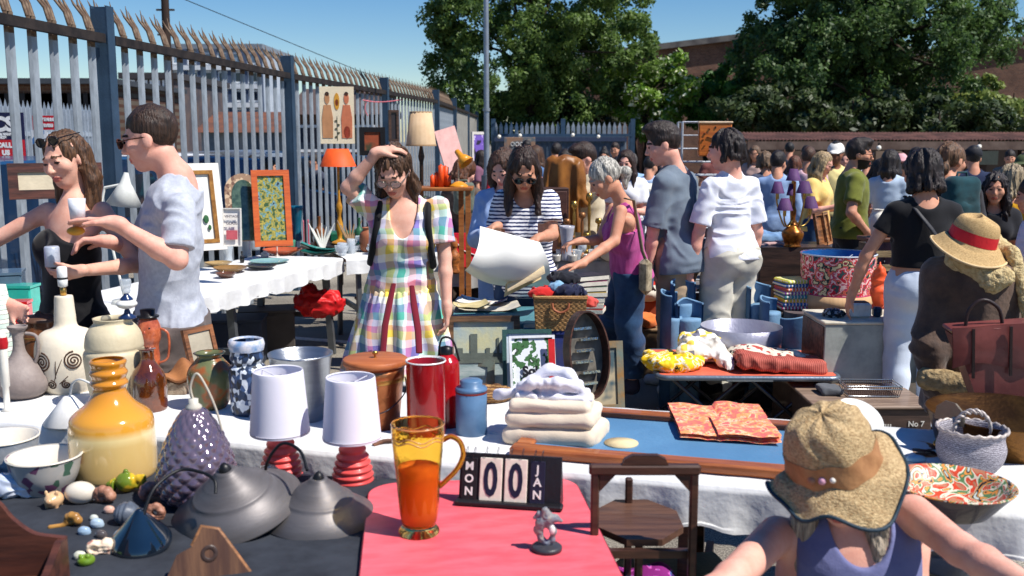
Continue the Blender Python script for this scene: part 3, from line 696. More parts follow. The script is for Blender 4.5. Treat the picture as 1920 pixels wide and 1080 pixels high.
def hand_ops(w, dr, palm_n, s, curl=.35, spread=.16, side=1, grip=None):
 dr = Vector(dr).normalized(); n = Vector(palm_n); n = (n-dr*n.dot(dr)).normalized(); x = dr.cross(n)*side
 w = Vector(w); ops = []; pl = .085*s
 for k, (o, le) in enumerate(((.028, .070), (.0095, .078), (-.0095, .073), (-.027, .058))):
  b = w+dr*(pl-.004*abs(k-1.2)*s)+x*o*s; ops.append(('u', cone(w+dr*.012*s+x*o*.55*s, b, .0145*s, .0108*s), .012*s))
 ops.append(('u', cone(w-dr*.02*s, w+dr*.02*s, .023*s, .022*s), .02*s))
 for k, (o, le) in enumerate(((.028, .070), (.0095, .078), (-.0095, .073), (-.027, .058))):
  b = w+dr*(pl-.004*abs(k-1.2)*s)+x*o*s; c = curl*(1+.12*k)
  d1 = (dr*math.cos(c)+n*math.sin(c)+x*spread*(1.4-k)*.55).normalized(); d2 = (dr*math.cos(c*2.1)+n*math.sin(c*2.1)+x*spread*(1.4-k)*.45).normalized()
  p1 = b+d1*le*.5*s; p2 = p1+d2*le*.5*s
  ops.append(('u', cone(b, p1, .0098*s, .0086*s), .004*s)); ops.append(('u', cone(p1, p2, .0086*s, .0068*s), .003*s))
 t0 = w+dr*.02*s+x*.022*s; t1 = w+dr*.052*s+x*.047*s+n*.012*s; t2 = t1+(dr*.9+x*.25+n*(.25+curl*.4)).normalized()*.036*s
 ops += [('u', cone(t0, t1, .015*s, .0105*s), .01*s), ('u', cone(t1, t2, .0105*s, .0075*s), .004*s)]
 return ops
def person(name_label, base, H=1.72, yaw=180, lean=(0, 0), head=None, headpos=None, sex='f', sk='fair', hair=None, top=None, legs=None, arms=None, dress=None,
           glasses=None, beard=None, hat=None, h=.006, hh=None, fat=1., J=None, stance=.1, shoes=None, cat='person', straps=None, group=None, hands=True, face=True, curl=.35, palms=None, skirt=None, cap=None, step=0., lips=True, turn=None, seat=False, hips=None):
 """base = point between the feet; yaw = where the body faces; lean = (forward, right) metres of the neck"""
 s = H/1.75; male = sex == 'm'; y = R(yaw); Fw = Vector((math.sin(y), math.cos(y), 0)); Rt = Vector((Fw.y, -Fw.x, 0)); Z = Vector((0, 0, 1))
 base = Vector(base); t = thing('person', name_label, cat, base, group=group)
 J = J or {}
 pel = Vector(J['pel']) if 'pel' in J else base+Z*.93*s
 nk = Vector(J['nk']) if 'nk' in J else pel+Z*(.50*s)+Fw*lean[0]+Rt*lean[1]
 U = (nk-pel).normalized(); R2 = (Rt-U*Rt.dot(U)).normalized() if turn is None else None
 if turn is not None:
  ya = R(yaw+turn); rr = Vector((math.cos(ya), -math.sin(ya), 0)); R2 = (rr-U*rr.dot(U)).normalized()
 F2 = U.cross(R2)
 if F2.dot(Fw) < 0: F2 = -F2
 Rm = np.array([list(R2), list(F2), list(U)]).T
 c0 = A3(pel); TL = (nk-pel).length/(.50*s)
 def tl(p):                                  # torso coordinates in units of s
  q = (p-c0)@Rm; return q/s
 def T(x, f, u): return pel+R2*x*s+F2*f*s+U*u*s*TL
 sw = (.178 if male else .158)*fat**.3; hw = .088
 def te(x, f, u, rx, ry, rz): return ell(T(x, f, u), (rx*s, ry*s, rz*s*TL), Rm)
 fx = fat
 def torso(e):
  return [('u', te(0, .005, .33, .148*fx+e, .102*fx+e, .17+e), 0), ('u', te(0, 0, .15, (.128 if male else .118)*fx+e, .092*fx+e, .15+e), .10*s),
    ('u', te(0, -.005, .0, (.150 if male else .160)*fx+e, .108*fx+e, .12+e), .10*s),
    ('u', cone(T(-sw*.80, -.012, .418), T(sw*.80, -.012, .418), (.050+e*.6)*s, (.050+e*.6)*s), .05*s),
    ('u', cone(T(0, -.02, .44), T(0, -.012, .50), (.06+e*.6)*s, (.052+e*.3)*s), .06*s)]+([] if male else [('u', te(sx*.068, .078, .30, .056+e, .052+e, .055+e), .04*s) for sx in (-1, 1)])+[('u', te(sx*.07, -.05, -.03, .085+e, .085+e, .095+e), .05*s) for sx in (-1, 1)]
 sh = {}; el = {}; wr = {}
 arms = arms or {}
 for sd, k in ((-1, 'L'), (1, 'R')):
  sh[k] = T(sd*sw, -.012, .415) if 'sh'+k not in J else Vector(J['sh'+k])
  a = arms.get(k, ((.05, .02, -.28), (.07, .07, -.52)))
  el[k] = Vector(J['el'+k]) if 'el'+k in J else sh[k]+(Rt*sd*a[0][0]+Fw*a[0][1]+Z*a[0][2])*s
  wr[k] = Vector(J['wr'+k]) if 'wr'+k in J else sh[k]+(Rt*sd*a[1][0]+Fw*a[1][1]+Z*a[1][2])*s
 am = (1.0 if male else .84)*fat**.5
 def arm(k, e, f1=1., fore=True):
  o = [('u', cone(sh[k], sh[k].lerp(el[k], f1), (.049*am+e*.45)*s, (.052*am+(.040-.052)*am*f1+e)*s), .035*s)]
  if fore:
   mid = el[k].lerp(wr[k], .3); o += [('u', cone(el[k], mid, (.039*am+e)*s, (.040*am+e)*s), .015*s), ('u', cone(mid, wr[k], (.040*am+e)*s, (.0255*am**.6+e)*s), .015*s)]
  return o
 hipL = {}; kn = {}; an = {}
 for sd, k in ((-1, 'L'), (1, 'R')):
  hipL[k] = T(sd*hw, 0, -.02); kn[k] = Vector(J['kn'+k]) if 'kn'+k in J else base+Rt*sd*stance*.95*s+Z*.50*s+Fw*(.02+step*sd*.5)*s
  an[k] = Vector(J['an'+k]) if 'an'+k in J else base+Rt*sd*stance*s+Z*.085*s+Fw*(-.02+step*sd)*s
 def leg(k, e0, e1, e2, upto=1.):
  c_ = kn[k].lerp(an[k], .3)-Fw*.012*s; end = kn[k].lerp(an[k], upto)
  return [('u', cone(hipL[k], kn[k], (.085*fat**.6+e0)*s, (.056+e1)*s), .03*s), ('u', cone(kn[k], c_, (.054+e1)*s, (.053+e1)*s), .02*s), ('u', cone(c_, end, (.053+e1)*s, (.036+e2)*s), .02*s)]
 hf, hu = head if head else head_dir(yaw, 8); hf = Vector(hf); hu = Vector(hu); hr = hf.cross(hu).normalized()
 hc = Vector(headpos) if headpos is not None else nk+Z*.135*s+F2*.03*s+hf*.02*s
 hs = s*(1.03 if male else 1.)*1.04
 Hm = np.array([list(hr), list(hf), list(hu)]).T
 def Hp(x, f, u): return hc+hr*x*hs+hf*f*hs+hu*u*hs
 def he(x, f, u, a, b, c): return ell(Hp(x, f, u), (a*hs, b*hs, c*hs), Hm)
 jw = 1.08 if male else 1.
 head_ops = [('u', he(0, -.012, .03, .073, .091, .086), 0), ('u', he(0, .025, -.03, .058*jw, .064, .076), .03*hs), ('u', he(0, .055, -.088, .026*jw, .022, .020), .025*hs),
    ('u', cone(Hp(-.03, .083, .026), Hp(.03, .083, .026), .008*hs, .008*hs), .018*hs),
    ('u', cone(Hp(0, .086, .014), Hp(0, .106, -.024), .006*hs, .011*hs), .01*hs), ('u', he(0, .096, -.028, .017, .011, .009), .006*hs)]
 for sx in (-1, 1):
  head_ops += [('u', he(sx*.04, .058, -.018, .026, .024, .024), .02*hs), ('s', he(sx*.031, .097, .008, .017, .014, .011), .010*hs), ('u', he(sx*.031, .076, .008, .014, .013, .012), .003*hs),
                     ('u', he(sx*.073, -.008, -.005, .009, .020, .031), .006*hs)]
 head_ops += [('u', he(0, .084, -.054, .024, .012, .0065), .005*hs), ('u', he(0, .082, -.067, .020, .012, .0075), .004*hs)]
 neck = [('u', cone(T(0, -.018, .47), Hp(0, -.028, -.06), .052*s*(1.1 if male else .92), .050*s*(1.1 if male else .9)), .03*s)]
 body = torso(0)+neck+head_ops
 hw_ = {}
 for k in 'LR': body += arm(k, 0)
 if hands:
  for sd, k in ((-1, 'L'), (1, 'R')):
   d = (wr[k]-el[k]).normalized(); pn = -Rt*sd;
   if abs(d.dot(pn)) > .8: pn = Fw
   cu = curl; sp = .16; sgn = -sd
   if palms and k in palms:
    q = palms[k]; d = Vector(q.get('d', d)).normalized(); pn = Vector(q.get('n', pn)); cu = q.get('curl', cu); sp = q.get('spread', .16); sgn = q.get('side', sgn)
   hp = hand_ops(wr[k], d, pn, s*(1.04 if male else .94), cu, sp, sgn); body += hp
 if not seat:
  for k in 'LR': body += leg(k, 0, 0, 0)+[('u', cone(an[k]-Z*.03*s, an[k]-Z*.045*s+Fw*.14*s, .034*s, .03*s), .02*s)]
 pts = [hc, pel, nk]+list(sh.values())+list(el.values())+list(wr.values())+([] if seat else list(kn.values())+list(an.values()))
 lo = Vector([min(p[i] for p in pts) for i in range(3)])-V(.25, .25, .25); hi = Vector([max(p[i] for p in pts) for i in range(3)])+V(.25, .25, .25)
 if not seat: lo.z = max(lo.z, base.z-.01)
 hc_, cA = A3(hc), Hm
 def mfn(c):
  q = (c-hc_)@cA/hs; mi = np.zeros(len(c), int)
  x, f, u = np.abs(q[:, 0]), q[:, 1], q[:, 2]
  if lips: mi[((x/.024)**2+((u+.0605)/.0125)**2 < 1) & (f > .07)] = 1
  mi[((x-.031)**2/.0135**2+(u-.006)**2/.0065**2 < 1) & (f > .07)] = 2
  mi[(np.abs(x-.034) < .019) & (np.abs(u-.031+(x-.03)*.25) < .0045) & (f > .06)] = 3
  if beard: mi[(f > -.01) & (u < -.035) & (u > -.125) & (np.linalg.norm(q, axis=1) < .15) & ~((x < .018) & (np.abs(u+.06) < .008)) & (u < -.03-.25*(x < .02)*0+.35*(x-.035).clip(0, 1))] = 3
  return mi
 hcol = hair['c'] if hair else (60, 44, 34)
 mats = [skin(sk), lip(sk), M((34, 26, 24), .15, bump=0, var=.05), M(tuple(int(v*.75) for v in hcol), .7, vs=80, var=.3, bump=.2)]
 if not face: mats[1] = skin(sk)
 sdf_obj('body', body, lo, hi, h, mats, t, base, mfn)
 hlo, hhi = hc-V(.34, .34, .55)*s, hc+V(.34, .34, .26)*s
 hh = hh or h
 if hair:
  sty = hair.get('s', 'short'); v = hair.get('v', 1.); o = []
  if sty == 'short':
   th = hair.get('t', .013); o = [('u', he(0, -.018, .040, .074+th*.35, .091+th*.5, .082+th*1.5), 0), ('s', he(0, .115, -.045, .073, .085, .105), .012*hs), ('s', he(0, .0, -.115, .12, .12, .085), .01*hs)]
   if hair.get('quiff'): o.append(('u', he(0, .05, .115, .05, .045, .03), .03*hs))
  else:
   ln = hair.get('len', .28); o = [('u', he(0, -.018, .034, .086*v, .103*v, .098*v), 0), ('s', he(0, .112, -.030, .070, .070, .128), .008*hs), ('s', he(0, .02, -.16, .085, .085, .09), .01*hs)]
   if sty == 'long':
    G_ = hair.get('fall', -Z)
    for sx, fr in ((-1, -.02), (1, -.02), (-.6, -.085), (.6, -.085), (0, -.1), (-1.05, .025), (1.05, .025)):
     if hair.get('tuck') and fr > 0: continue
     a = Hp(sx*.064, fr, .02); b = Hp(sx*.078, fr*1.0, -.09)+Vector(G_)*.02; c_ = b+Vector(G_)*ln*s*(.85+.15*abs(sx))+F2*(.0 if fr < 0 else .03)
     o += [('u', cone(a, b, .026*hs*v, .03*hs*v), .02*hs), ('u', cone(b, c_, .03*hs*v, .017*hs*v), .02*hs)]
   if sty == 'bob':
    for q in range(9):
     an_ = R(-120+240*q/8+180); a = Hp(math.sin(an_)*.07, -.015+math.cos(an_)*.078, .01); b = Hp(math.sin(an_)*.085*v, -.015+math.cos(an_)*.088*v, -ln*.5)
     if math.cos(an_) < .45: o.append(('u', cone(a, b, .024*hs*v, .022*hs*v), .02*hs))
   if sty in ('bun', 'pony'):
    o = [('u', he(0, -.018, .036, .081, .099, .092), 0), ('s', he(0, .118, -.05, .072, .088, .112), .01*hs), ('s', he(0, .03, -.13, .12, .12, .085), .01*hs)]
    if sty == 'bun': o.append(('u', he(*hair.get('at', (0, -.125, .03)), .042, .04, .042), .012*hs))
    else:
     a = Hp(*hair.get('at', (0, -.112, -.005))); b = a-hf*.035*hs-Z*.03*hs; c_ = b-Z*ln*s+Vector(hair.get('drift', (0, 0, 0)))
     o += [('u', cone(a, b, .02*hs, .034*hs), .008*hs), ('u', cone(b, c_, .036*hs, .014*hs), .02*hs)]
  fr_ = hair.get('freq', 1.); am_ = hair.get('amp', .006)
  sdn = float(len(bpy.data.objects) % 31)
  def hn(p):
   q = (p-hc_)@cA/hs
   if sty == 'short': return am_*.7*fbm(p*34*fr_+sdn, 2)
   ang = np.arctan2(q[..., 0], q[..., 1]+.02)
   return am_*1.15*vn(np.stack([ang*7*fr_+sdn, q[..., 2]*7+1.7*vn(q*14), q[..., 2]*0+ang*.3], -1))+am_*.55*vn(np.stack([ang*19*fr_, q[..., 2]*10, q[..., 1]*16], -1))+am_*.35*vn(np.stack([ang*44*fr_, q[..., 2]*13, q[..., 1]*22], -1))
  o.append(('n', hn, 0))
  if hair.get('band'): pass
  sdf_obj('hair', o, hlo, hhi, hh, hairm(hair['c']), t, base)
 if top:
  e = top.get('e', .013); hem = top.get('hem', -.06); neck_ = top.get('neck', .455); o = torso(e)
  sl = top.get('sleeve', .55); ex = top.get('se', e+.006)
  for k in 'LR':
   if sl > 0: o += arm(k, ex, min(sl, 1.), False)
   if sl > 1:
    for _, fn_, kk in arm(k, ex)[1:]: o.append(('u', fn_, kk))
  flare = top.get('flare', 0)
  if hem < -.03: o.append(('u', te(0, 0, hem*.5-.02, .165*fx+e+flare*.5, .115*fx+e+flare*.5, .14-hem*.5), .05*s))
  if flare: o.append(('u', te(0, -.005, hem, .16*fx+e+flare, .112*fx+e+flare, .2), .08*s))
  o.append(('n', fold(top.get('fold', .006)*s, 8, 11, seed=float(sum(map(ord, name_label)) % 17)), 0))
  slope = top.get('slope', 0.)
  def cut(p):
   q = tl(p); u = q[..., 2]/TL; x = np.abs(q[..., 0]); f = q[..., 1]
   d = np.maximum(hem-u+slope*f, -1)
   r_ = np.maximum(u-neck_-.02*(f < 0)-np.where(f < 0, .02, 0), -9)
   if top.get('style') == 'strapless': return np.maximum(d, u-top.get('bust', .36)-.02*np.cos(x*20))*s
   if top.get('style') == 'vest':
    nd = u-.455; sd_ = np.minimum(.135-x, .0); hole = (.075 if top.get('wide') else .062)-np.sqrt((x/1.)**2+((u-.50)/(1.1 if top.get('wide') else 1.7))**2)
    return np.maximum(np.maximum(d, x-(.150 if top.get('wide') else .108)-.25*np.clip(.30-u, 0, .12)-np.where(u < (.30 if top.get('wide') else .345), 1., 0)), hole)*s
   hole = (.062 if male else .07)-np.sqrt(x**2+((u-(.50 if male else .485)-(0.02 if top.get('v') is None else -.0))/(1.0+top.get('v', 0)*(f > 0)))**2)
   return np.maximum(d, hole)*s
  o.append(('i', cut, 0))
  for k in 'LR':
   if 0 < sl <= 1:
    n_ = A3((el[k]-sh[k]).normalized()); p0 = A3(sh[k].lerp(el[k], sl)); c_ = A3(sh[k])
    def cs(p, n_=n_, p0=p0, c_=c_):
     a_ = (p-p0)@n_; q = p-c_; al = q@n_; rad = np.sqrt(np.maximum((q*q).sum(-1)-al**2, 0)); return np.where((rad < .085*s) & (al > .12*s*min(1, sl*2)), a_, -1)
    o.append(('i', cs, 0))
  mt = top['m']; mts = mt if isinstance(mt, list) else [mt]
  sdf_obj(top.get('name', 'top'), o, lo, hi, h, mts, t, base, top.get('mfn'))
 if legs:
  e = legs.get('e', (.02, .02, .03)); wa = legs.get('waist', .10); cu = legs.get('len', .97)
  o = [('u', te(0, 0, .06, .128*fx+e[0], .098*fx+e[0], .13), 0), ('u', te(0, -.005, -.03, .152*fx+e[0], .112*fx+e[0], .13), .06*s)]+[('u', te(sx*.07, -.05, -.03, .085+e[0], .085+e[0], .095+e[0]), .04*s) for sx in (-1, 1)]
  for k in 'LR': o += leg(k, *e)
  o.append(('n', fold(legs.get('fold', .006)*s, 7, 9, seed=3.3+float(sum(map(ord, name_label)) % 13)), 0))
  zl = {k: kn[k].lerp(an[k], cu) if cu > 0 else hipL[k].lerp(kn[k], 1+cu) for k in 'LR'}; zc = max(zl['L'].z, zl['R'].z)
  o.append(('i', lambda p: np.maximum(zc-p[..., 2], (tl(p)[..., 2]-wa)*s), 0))
  sdf_obj(legs.get('name', 'trousers'), o, lo, hi, h, legs['m'], t, base)
 if skirt:
  z0, z1 = skirt['z']; r0, r1 = skirt['r']; nf = skirt.get('n', 9); pw = skirt.get('pw', .7); asym = skirt.get('dx', (0, 0))
  def sk_(p):
   q = p-c0; u = q[..., 2]/s; tt = np.clip((z0-u)/(z0-z1), 0, 1); x = q@np.array(list(Rt))/s-asym[0]*tt; f = q@np.array(list(Fw))/s-asym[1]*tt
   th = np.arctan2(x, f); r = r0+(r1-r0)*tt**pw;
   r = r*(1+skirt.get('amp', .09)*tt**.5*(np.sin(th*nf+2*np.sin(tt*3+th*2)+1.)+.5*np.sin(th*(nf*2+1)+tt*3)))+.012*np.sin(th*31)*np.exp(-tt*9)
   return np.maximum(np.maximum((np.sqrt(x**2+(f*1.18)**2)-r)*.75, u-z0), z1-u)*s
  sdf_obj(skirt.get('name', 'skirt'), [('u', sk_, 0)], pel+V(-.6, -.6, z1*s-.05), pel+V(.6, .6, z0*s+.05), h*1.1, skirt['m'], t, base)
 if shoes and not seat:
  for k in 'LR':
   a = an[k]-Z*.035*s; b = an[k]-Z*.05*s+Fw*.16*s
   o = [('u', cone(a, b, .046*s, .036*s), 0), ('u', cone(an[k], an[k]-Z*.04*s, .044*s, .046*s), .02), ('i', lambda p: base.z+.004-p[..., 2], 0)]
   sdf_obj('shoe', o, an[k]-V(.28, .28, .14), an[k]+V(.28, .28, .08), h, shoes, t, base)
 if glasses:
  m = MB(); gm = glasses.get('m', M((20, 18, 20), .12, bump=0, coat=.5)); dark = glasses.get('dark', True); up = glasses.get('up', 0.)
  def L_(x, f, u): return Hp(x, f-up*.45, u+up)-base
  for sx in (-1, 1):
   n = 14; ring = [L_(sx*.034+.025*math.cos(2*math.pi*i/n), .108-.006*abs(math.cos(2*math.pi*i/n)), .006+.019*math.sin(2*math.pi*i/n)) for i in range(n+1)]
   m.tube(ring, .0022*hs if not dark else .003*hs, 5, 0, caps=False)
   m.add(ring[:n], [tuple(range(n))], False, 1)
   m.tube([L_(sx*.06, .104, .012), L_(sx*.077, .05, .012), L_(sx*.079, -.01, .008)], .0025*hs, 5, 0)
  m.tube([L_(-.010, .112, .010), L_(.010, .112, .010)], .0025*hs, 5, 0)
  m.build('sunglasses' if dark else 'glasses', [gm, M((12, 12, 16), .05, bump=0, spec=.9) if dark else M((210, 220, 235), .03, alpha=.25, bump=0)], t)
 if cap:
  o = [('u', he(0, -.012, .045, .09, .106, .088), 0), ('s', he(0, .0, -.05, .2, .2, .075), .0)]
  o += [('u', he(0, .125, .045, .07, .075, .012), .008*hs)]
  sdf_obj('cap', o, hlo, hhi, hh, cap, t, base)
 info = dict(t=t, T=T, Hp=Hp, hc=hc, hs=hs, sh=sh, el=el, wr=wr, pel=pel, nk=nk, Fw=Fw, Rt=Rt, s=s, hr=hr, hf=hf, hu=hu, base=base, tl=tl, F2=F2, R2=R2, U=U, lo=lo, hi=hi)
 return info
PEOPLE = 1
FASTP = 1.0
# ---- man in grey t-shirt at the left, facing left
def GR(px, Y): p = P(px, 540, Y); return V(p.x, Y, 0)
gr_t = cloth((186, 190, 200), (172, 176, 188), vs=60, bump=.12)
Y0 = 4.15
man = person('man with sunglasses in a pale grey t-shirt facing left at the left stall', GR(325, Y0+.05), 1.80, yaw=262, sex='m', sk='pink',
 head=head_dir(268, 12), headpos=P(282, 262, Y0-.02), J=dict(nk=P(330, 328, Y0), pel=P(315, 600, Y0+.08), elL=P(332, 487, Y0-.27), wrL=P(215, 418, Y0-.34), elR=P(262, 470, Y0+.24), wrR=P(200, 452, Y0+.02), shL=P(338, 392, Y0-.19), shR=P(300, 380, Y0+.2)),
 hair=dict(c=(66, 46, 34), s='short', t=.006), top=dict(m=gr_t, hem=.015, sleeve=.78, se=.024, e=.018, fold=.008, flare=.0), legs=dict(m=cloth((104, 92, 88), (76, 68, 66)), waist=.03, len=-.02, e=(.03, .05, .05)),
 glasses=dict(dark=True, m=M((70, 40, 26), .15, bump=0)), h=.0055, shoes=M((60, 60, 64)), palms=dict(L=dict(d=(-1, .06, .06), n=(0, -.3, -1), curl=.12, side=1), R=dict(d=(-1, -.1, .05), n=(0, -.2, -1), curl=.5)), fat=.95)
# ---- woman in black strapless top
Y1 = 4.3
blk = cloth((16, 16, 20), var=.3, r=.7)
wom = person('woman in black strapless top with sunglasses pushed up on her long hair', GR(130, Y1), 1.68, yaw=222, sex='f', sk='fair',
 head=head_dir(198, 14, 8), headpos=P(122, 300, Y1), J=dict(nk=P(135, 380, Y1), pel=P(135, 600, Y1+.05), shL=P(192, 395, Y1-.02), shR=P(90, 396, Y1+.03), elL=P(258, 497, Y1-.05), wrL=P(148, 508, Y1-.36), elR=P(-30, 462, Y1-.02), wrR=P(-120, 380, Y1-.15)),
 hair=dict(c=(104, 72, 48), s='long', len=.20, v=.94, amp=.008, tuck=1), top=dict(m=blk, style='strapless', bust=.375, hem=-.10, sleeve=0, e=.012, fold=.004), legs=dict(m=cloth((24, 30, 48)), waist=.02, e=(.01, .01, .01)),
 glasses=dict(dark=True, up=.09), h=.0055, shoes=M((30, 30, 30)), palms=dict(L=dict(d=(-.95, -.1, -.25), n=(-.1, .6, .5), curl=.45, side=-1)))
# ---- woman in the checked sun dress, hand in hair
def plaid():
 mt = cloth((220, 220, 220), vs=6.3); nt = mt.node_tree
 tc = N(nt, 'ShaderNodeTexCoord'); sp = N(nt, 'ShaderNodeSeparateXYZ'); nt.links.new(tc.outputs['Object'], sp.inputs[0])
 nz = N(nt, 'ShaderNodeTexNoise'); nz.inputs['Scale'].default_value = 7; nt.links.new(tc.outputs['Object'], nz.inputs[0])
 def bands(sock, k, off, stops):
  a = N(nt, 'ShaderNodeMath', operation='MULTIPLY_ADD'); nt.links.new(sock, a.inputs[0]); a.inputs[1].default_value = k; a.inputs[2].default_value = off
  b = N(nt, 'ShaderNodeMath', operation='MULTIPLY_ADD'); nt.links.new(nz.outputs[0], b.inputs[0]); b.inputs[1].default_value = .35; nt.links.new(a.outputs[0], b.inputs[2])
  f_ = N(nt, 'ShaderNodeMath', operation='FRACT'); nt.links.new(b.outputs[0], f_.inputs[0]); return ramp(nt, f_.outputs[0], stops, True)
 c1 = [(0, (240, 206, 80)), (.18, (240, 236, 230)), (.28, (84, 176, 158)), (.46, (240, 232, 236)), (.54, (222, 116, 150)), (.68, (124, 112, 180)), (.84, (242, 238, 232))]
 c2 = [(0, (240, 238, 230)), (.18, (242, 212, 90)), (.36, (230, 148, 150)), (.5, (240, 240, 236)), (.62, (92, 182, 160)), (.8, (136, 124, 188))]
 a = bands(sp.outputs[0], 5.2, .1, c1); b = bands(sp.outputs[2], 5.0, .35, c2)
 mx = N(nt, 'ShaderNodeMix', data_type='RGBA', blend_type='MIX'); mx.inputs[0].default_value = .5; nt.links.new(a, mx.inputs[6]); nt.links.new(b, mx.inputs[7])
 colour_of(mt, mx.outputs[2]); return mt
pl_m = plaid(); Y2 = 4.85
dw = person('woman in a pastel checked sun dress with one hand in her hair, looking down', GR(748, Y2), 1.70, yaw=176, sex='f', sk='fair',
 head=head_dir(190, 36), headpos=P(738, 322, Y2-.06), J=dict(nk=P(758, 372, Y2+.02), pel=P(752, 550, Y2+.05), shR=P(700, 392, Y2-.02), shL=P(822, 388, Y2+.02), elR=P(652, 352, Y2-.10), wrR=P(708, 285, Y2-.14), elL=P(834, 482, Y2), wrL=P(838, 580, Y2-.08)),
 hair=dict(c=(96, 68, 48), s='long', len=.11, v=.96, amp=.012, freq=1.3, tuck=1), top=dict(m=pl_m, sleeve=.72, se=.03, e=.018, hem=.0, v=1.5, fold=.008, name='dress'), glasses=dict(dark=False, m=M((130, 120, 110), .2, .6, bump=0)),
 h=.0055, skirt=dict(z=(.03, -.42), r=(.165, .305), m=pl_m, n=8, amp=.09), shoes=M((120, 90, 70)), palms=dict(R=dict(d=(.85, .25, .22), n=(.1, .5, -1), curl=.35, side=-1), L=dict(d=(0, 0, -1), n=(-1, 0, 0), curl=.4)), fat=1.03)
t = thing('backpack', 'black backpack worn by the woman in the checked dress', 'backpack', dw['T'](0, -.17, .25)); b0 = dw['T'](0, -.17, .25)
m = MB()
for sx in (-1, 1):
 m.tube([dw['T'](sx*.10, -.14, .40)-b0, dw['T'](sx*.118, -.04, .495)-b0, dw['T'](sx*.120, .065, .475)-b0, dw['T'](sx*.125, .118, .38)-b0, dw['T'](sx*.145, .095, .25)-b0, dw['T'](sx*.16, .02, .16)-b0, dw['T'](sx*.14, -.1, .12)-b0], .017, 8)
m.build('strap', blk, t)
sdf_obj('bag', [('u', rbox(b0, (.26, .15, .38), .05), 0), ('n', fold(.006, 8, 8), 0)], b0-V(.2, .15, .26), b0+V(.2, .15, .26), .012, blk, t, b0)
t = thing('dress_ribbon', 'pair of dark red ribbon ties hanging down the front of the checked dress', 'ribbon', P(735, 540, Y2-.2)); m = MB()
b0 = P(735, 540, Y2-.2)
for pts in (((738, 532), (730, 570), (722, 610), (718, 660)), ((772, 536), (776, 570), (784, 620), (786, 662))):
 m2 = MB(); m2.tube([P(x, y, Y2-.245-.0017*(y-532))-b0 for x, y in pts], [.012, .016, .016, .015], 8, squash=.4); m2.build('tie', cloth((112, 24, 40)), t)
# ---- woman in the striped t-shirt
stripe = wave((230, 230, 235), [(0, (236, 236, 240)), (.60, (36, 46, 92))], 15.5, 'Z', dist=1.2); bsdf(stripe).inputs['Roughness'].default_value = .85
Y3 = 5.55
sw_ = person('woman in navy and white striped t-shirt and sunglasses holding a large paper sheet', GR(985, Y3+.05), 1.66, yaw=182, sex='f', sk='tan',
 head=head_dir(176, 38), headpos=P(982, 318, Y3-.12), J=dict(nk=P(985, 362, Y3), pel=P(985, 520, Y3+.1), shR=P(942, 374, Y3), shL=P(1030, 374, Y3), elR=P(928, 452, Y3-.02), wrR=P(932, 424, Y3-.30), elL=P(1036, 440, Y3-.1), wrL=P(1010, 446, Y3-.34)),
 hair=dict(c=(58, 38, 30), s='long', len=.13, v=.95, amp=.008), top=dict(m=stripe, sleeve=.68, se=.03, e=.02, fold=.007, hem=-.08), legs=dict(m=cloth((40, 62, 96)), waist=.03), glasses=dict(dark=True), h=.006, shoes=M((40, 40, 44)),
 palms=dict(R=dict(d=(-.5, -.7, -.1), n=(.3, 0, -1), curl=.5, side=-1), L=dict(d=(-.75, -.5, -.25), n=(.3, 0, -1), curl=.25, side=1)), fat=1.04)
def pap(u, v):
 px = 900+u*112-24*v*(1-u)+26*u*v+6*math.sin(v*4); py = 424+u*30+v*(84+26*math.sin(u*2.6))+9*math.sin(u*5+1)*v; Y = Y3-.50-.13*math.sin(v*2.3+u*1.2)+.10*u+.03*math.sin(u*7)*v
 if v > .82: Y += (v-.82)*.9; py -= (v-.82)*50
 return P(px, py, Y)
m = MB(); m.grid(pap, 24, 24); m.mi = 0
def pap2(u, v): q = pap(u, v); return q+V(0, .004, -.002)
m.grid(lambda u, v: pap2(1-u, v), 24, 24); single('paper_sheet', m, M((236, 234, 226), .6, var=.04, bump=.03), 'large curling sheet of white paper held by the woman in stripes', 'paper')
def pap3(u, v):
 a = v*4.4; r = .034+.004*v; c = P(952+u*70, 545-u*34, Y3-.50); return c+V(-.02*v, -r*math.cos(a)*1., r*math.sin(a))
m = MB(); m.grid(pap3, 10, 26); m.grid(lambda u, v: pap3(1-u, v)+V(0, .001, .002), 10, 26); single('paper_roll', m, M((222, 200, 160), .6, var=.1), 'curled cream underside of a rolled print below the white sheet', 'paper')
# ---- grey haired woman in the pink vest
Y4 = 6.05
pv = cloth((188, 84, 146), (160, 60, 120), vs=30, stretch=(1, 1, .2)); jean = cloth((44, 74, 108), (26, 46, 74), vs=5, bump=.2)
gw = person('older woman with silver ponytail in a magenta sleeveless top and jeans bending over the stall', GR(1182, Y4+.25), 1.68, yaw=272, sex='f', sk='warm',
 head=head_dir(262, 30), headpos=P(1134, 335, Y4-.04), J=dict(nk=P(1166, 385, Y4+.02), pel=P(1180, 512, Y4+.10), shL=P(1164, 396, Y4-.15), shR=P(1150, 392, Y4+.17), elL=P(1152, 452, Y4-.22), wrL=P(1088, 496, Y4-.38), elR=P(1124, 450, Y4+.12), wrR=P(1085, 452, Y4+.02), knL=P(1178, 610, Y4+.0), anL=P(1186, 715, Y4+.05), knR=P(1148, 600, Y4+.3), anR=P(1150, 680, Y4+.45)),
 hair=dict(c=(206, 200, 188), s='pony', len=.10, amp=.006), top=dict(m=pv, style='vest', hem=-.02, sleeve=0, e=.014, fold=.006), legs=dict(m=jean, waist=.05, e=(.015, .03, .035), fold=.009, len=1.), h=.006, shoes=M((52, 50, 70), .7),
 palms=dict(L=dict(d=(-.9, -.1, -.1), n=(0, 0, -1), curl=.2, side=1), R=dict(d=(-.9, -.2, -.2), n=(0, 0, -1), curl=.5)), fat=.95)
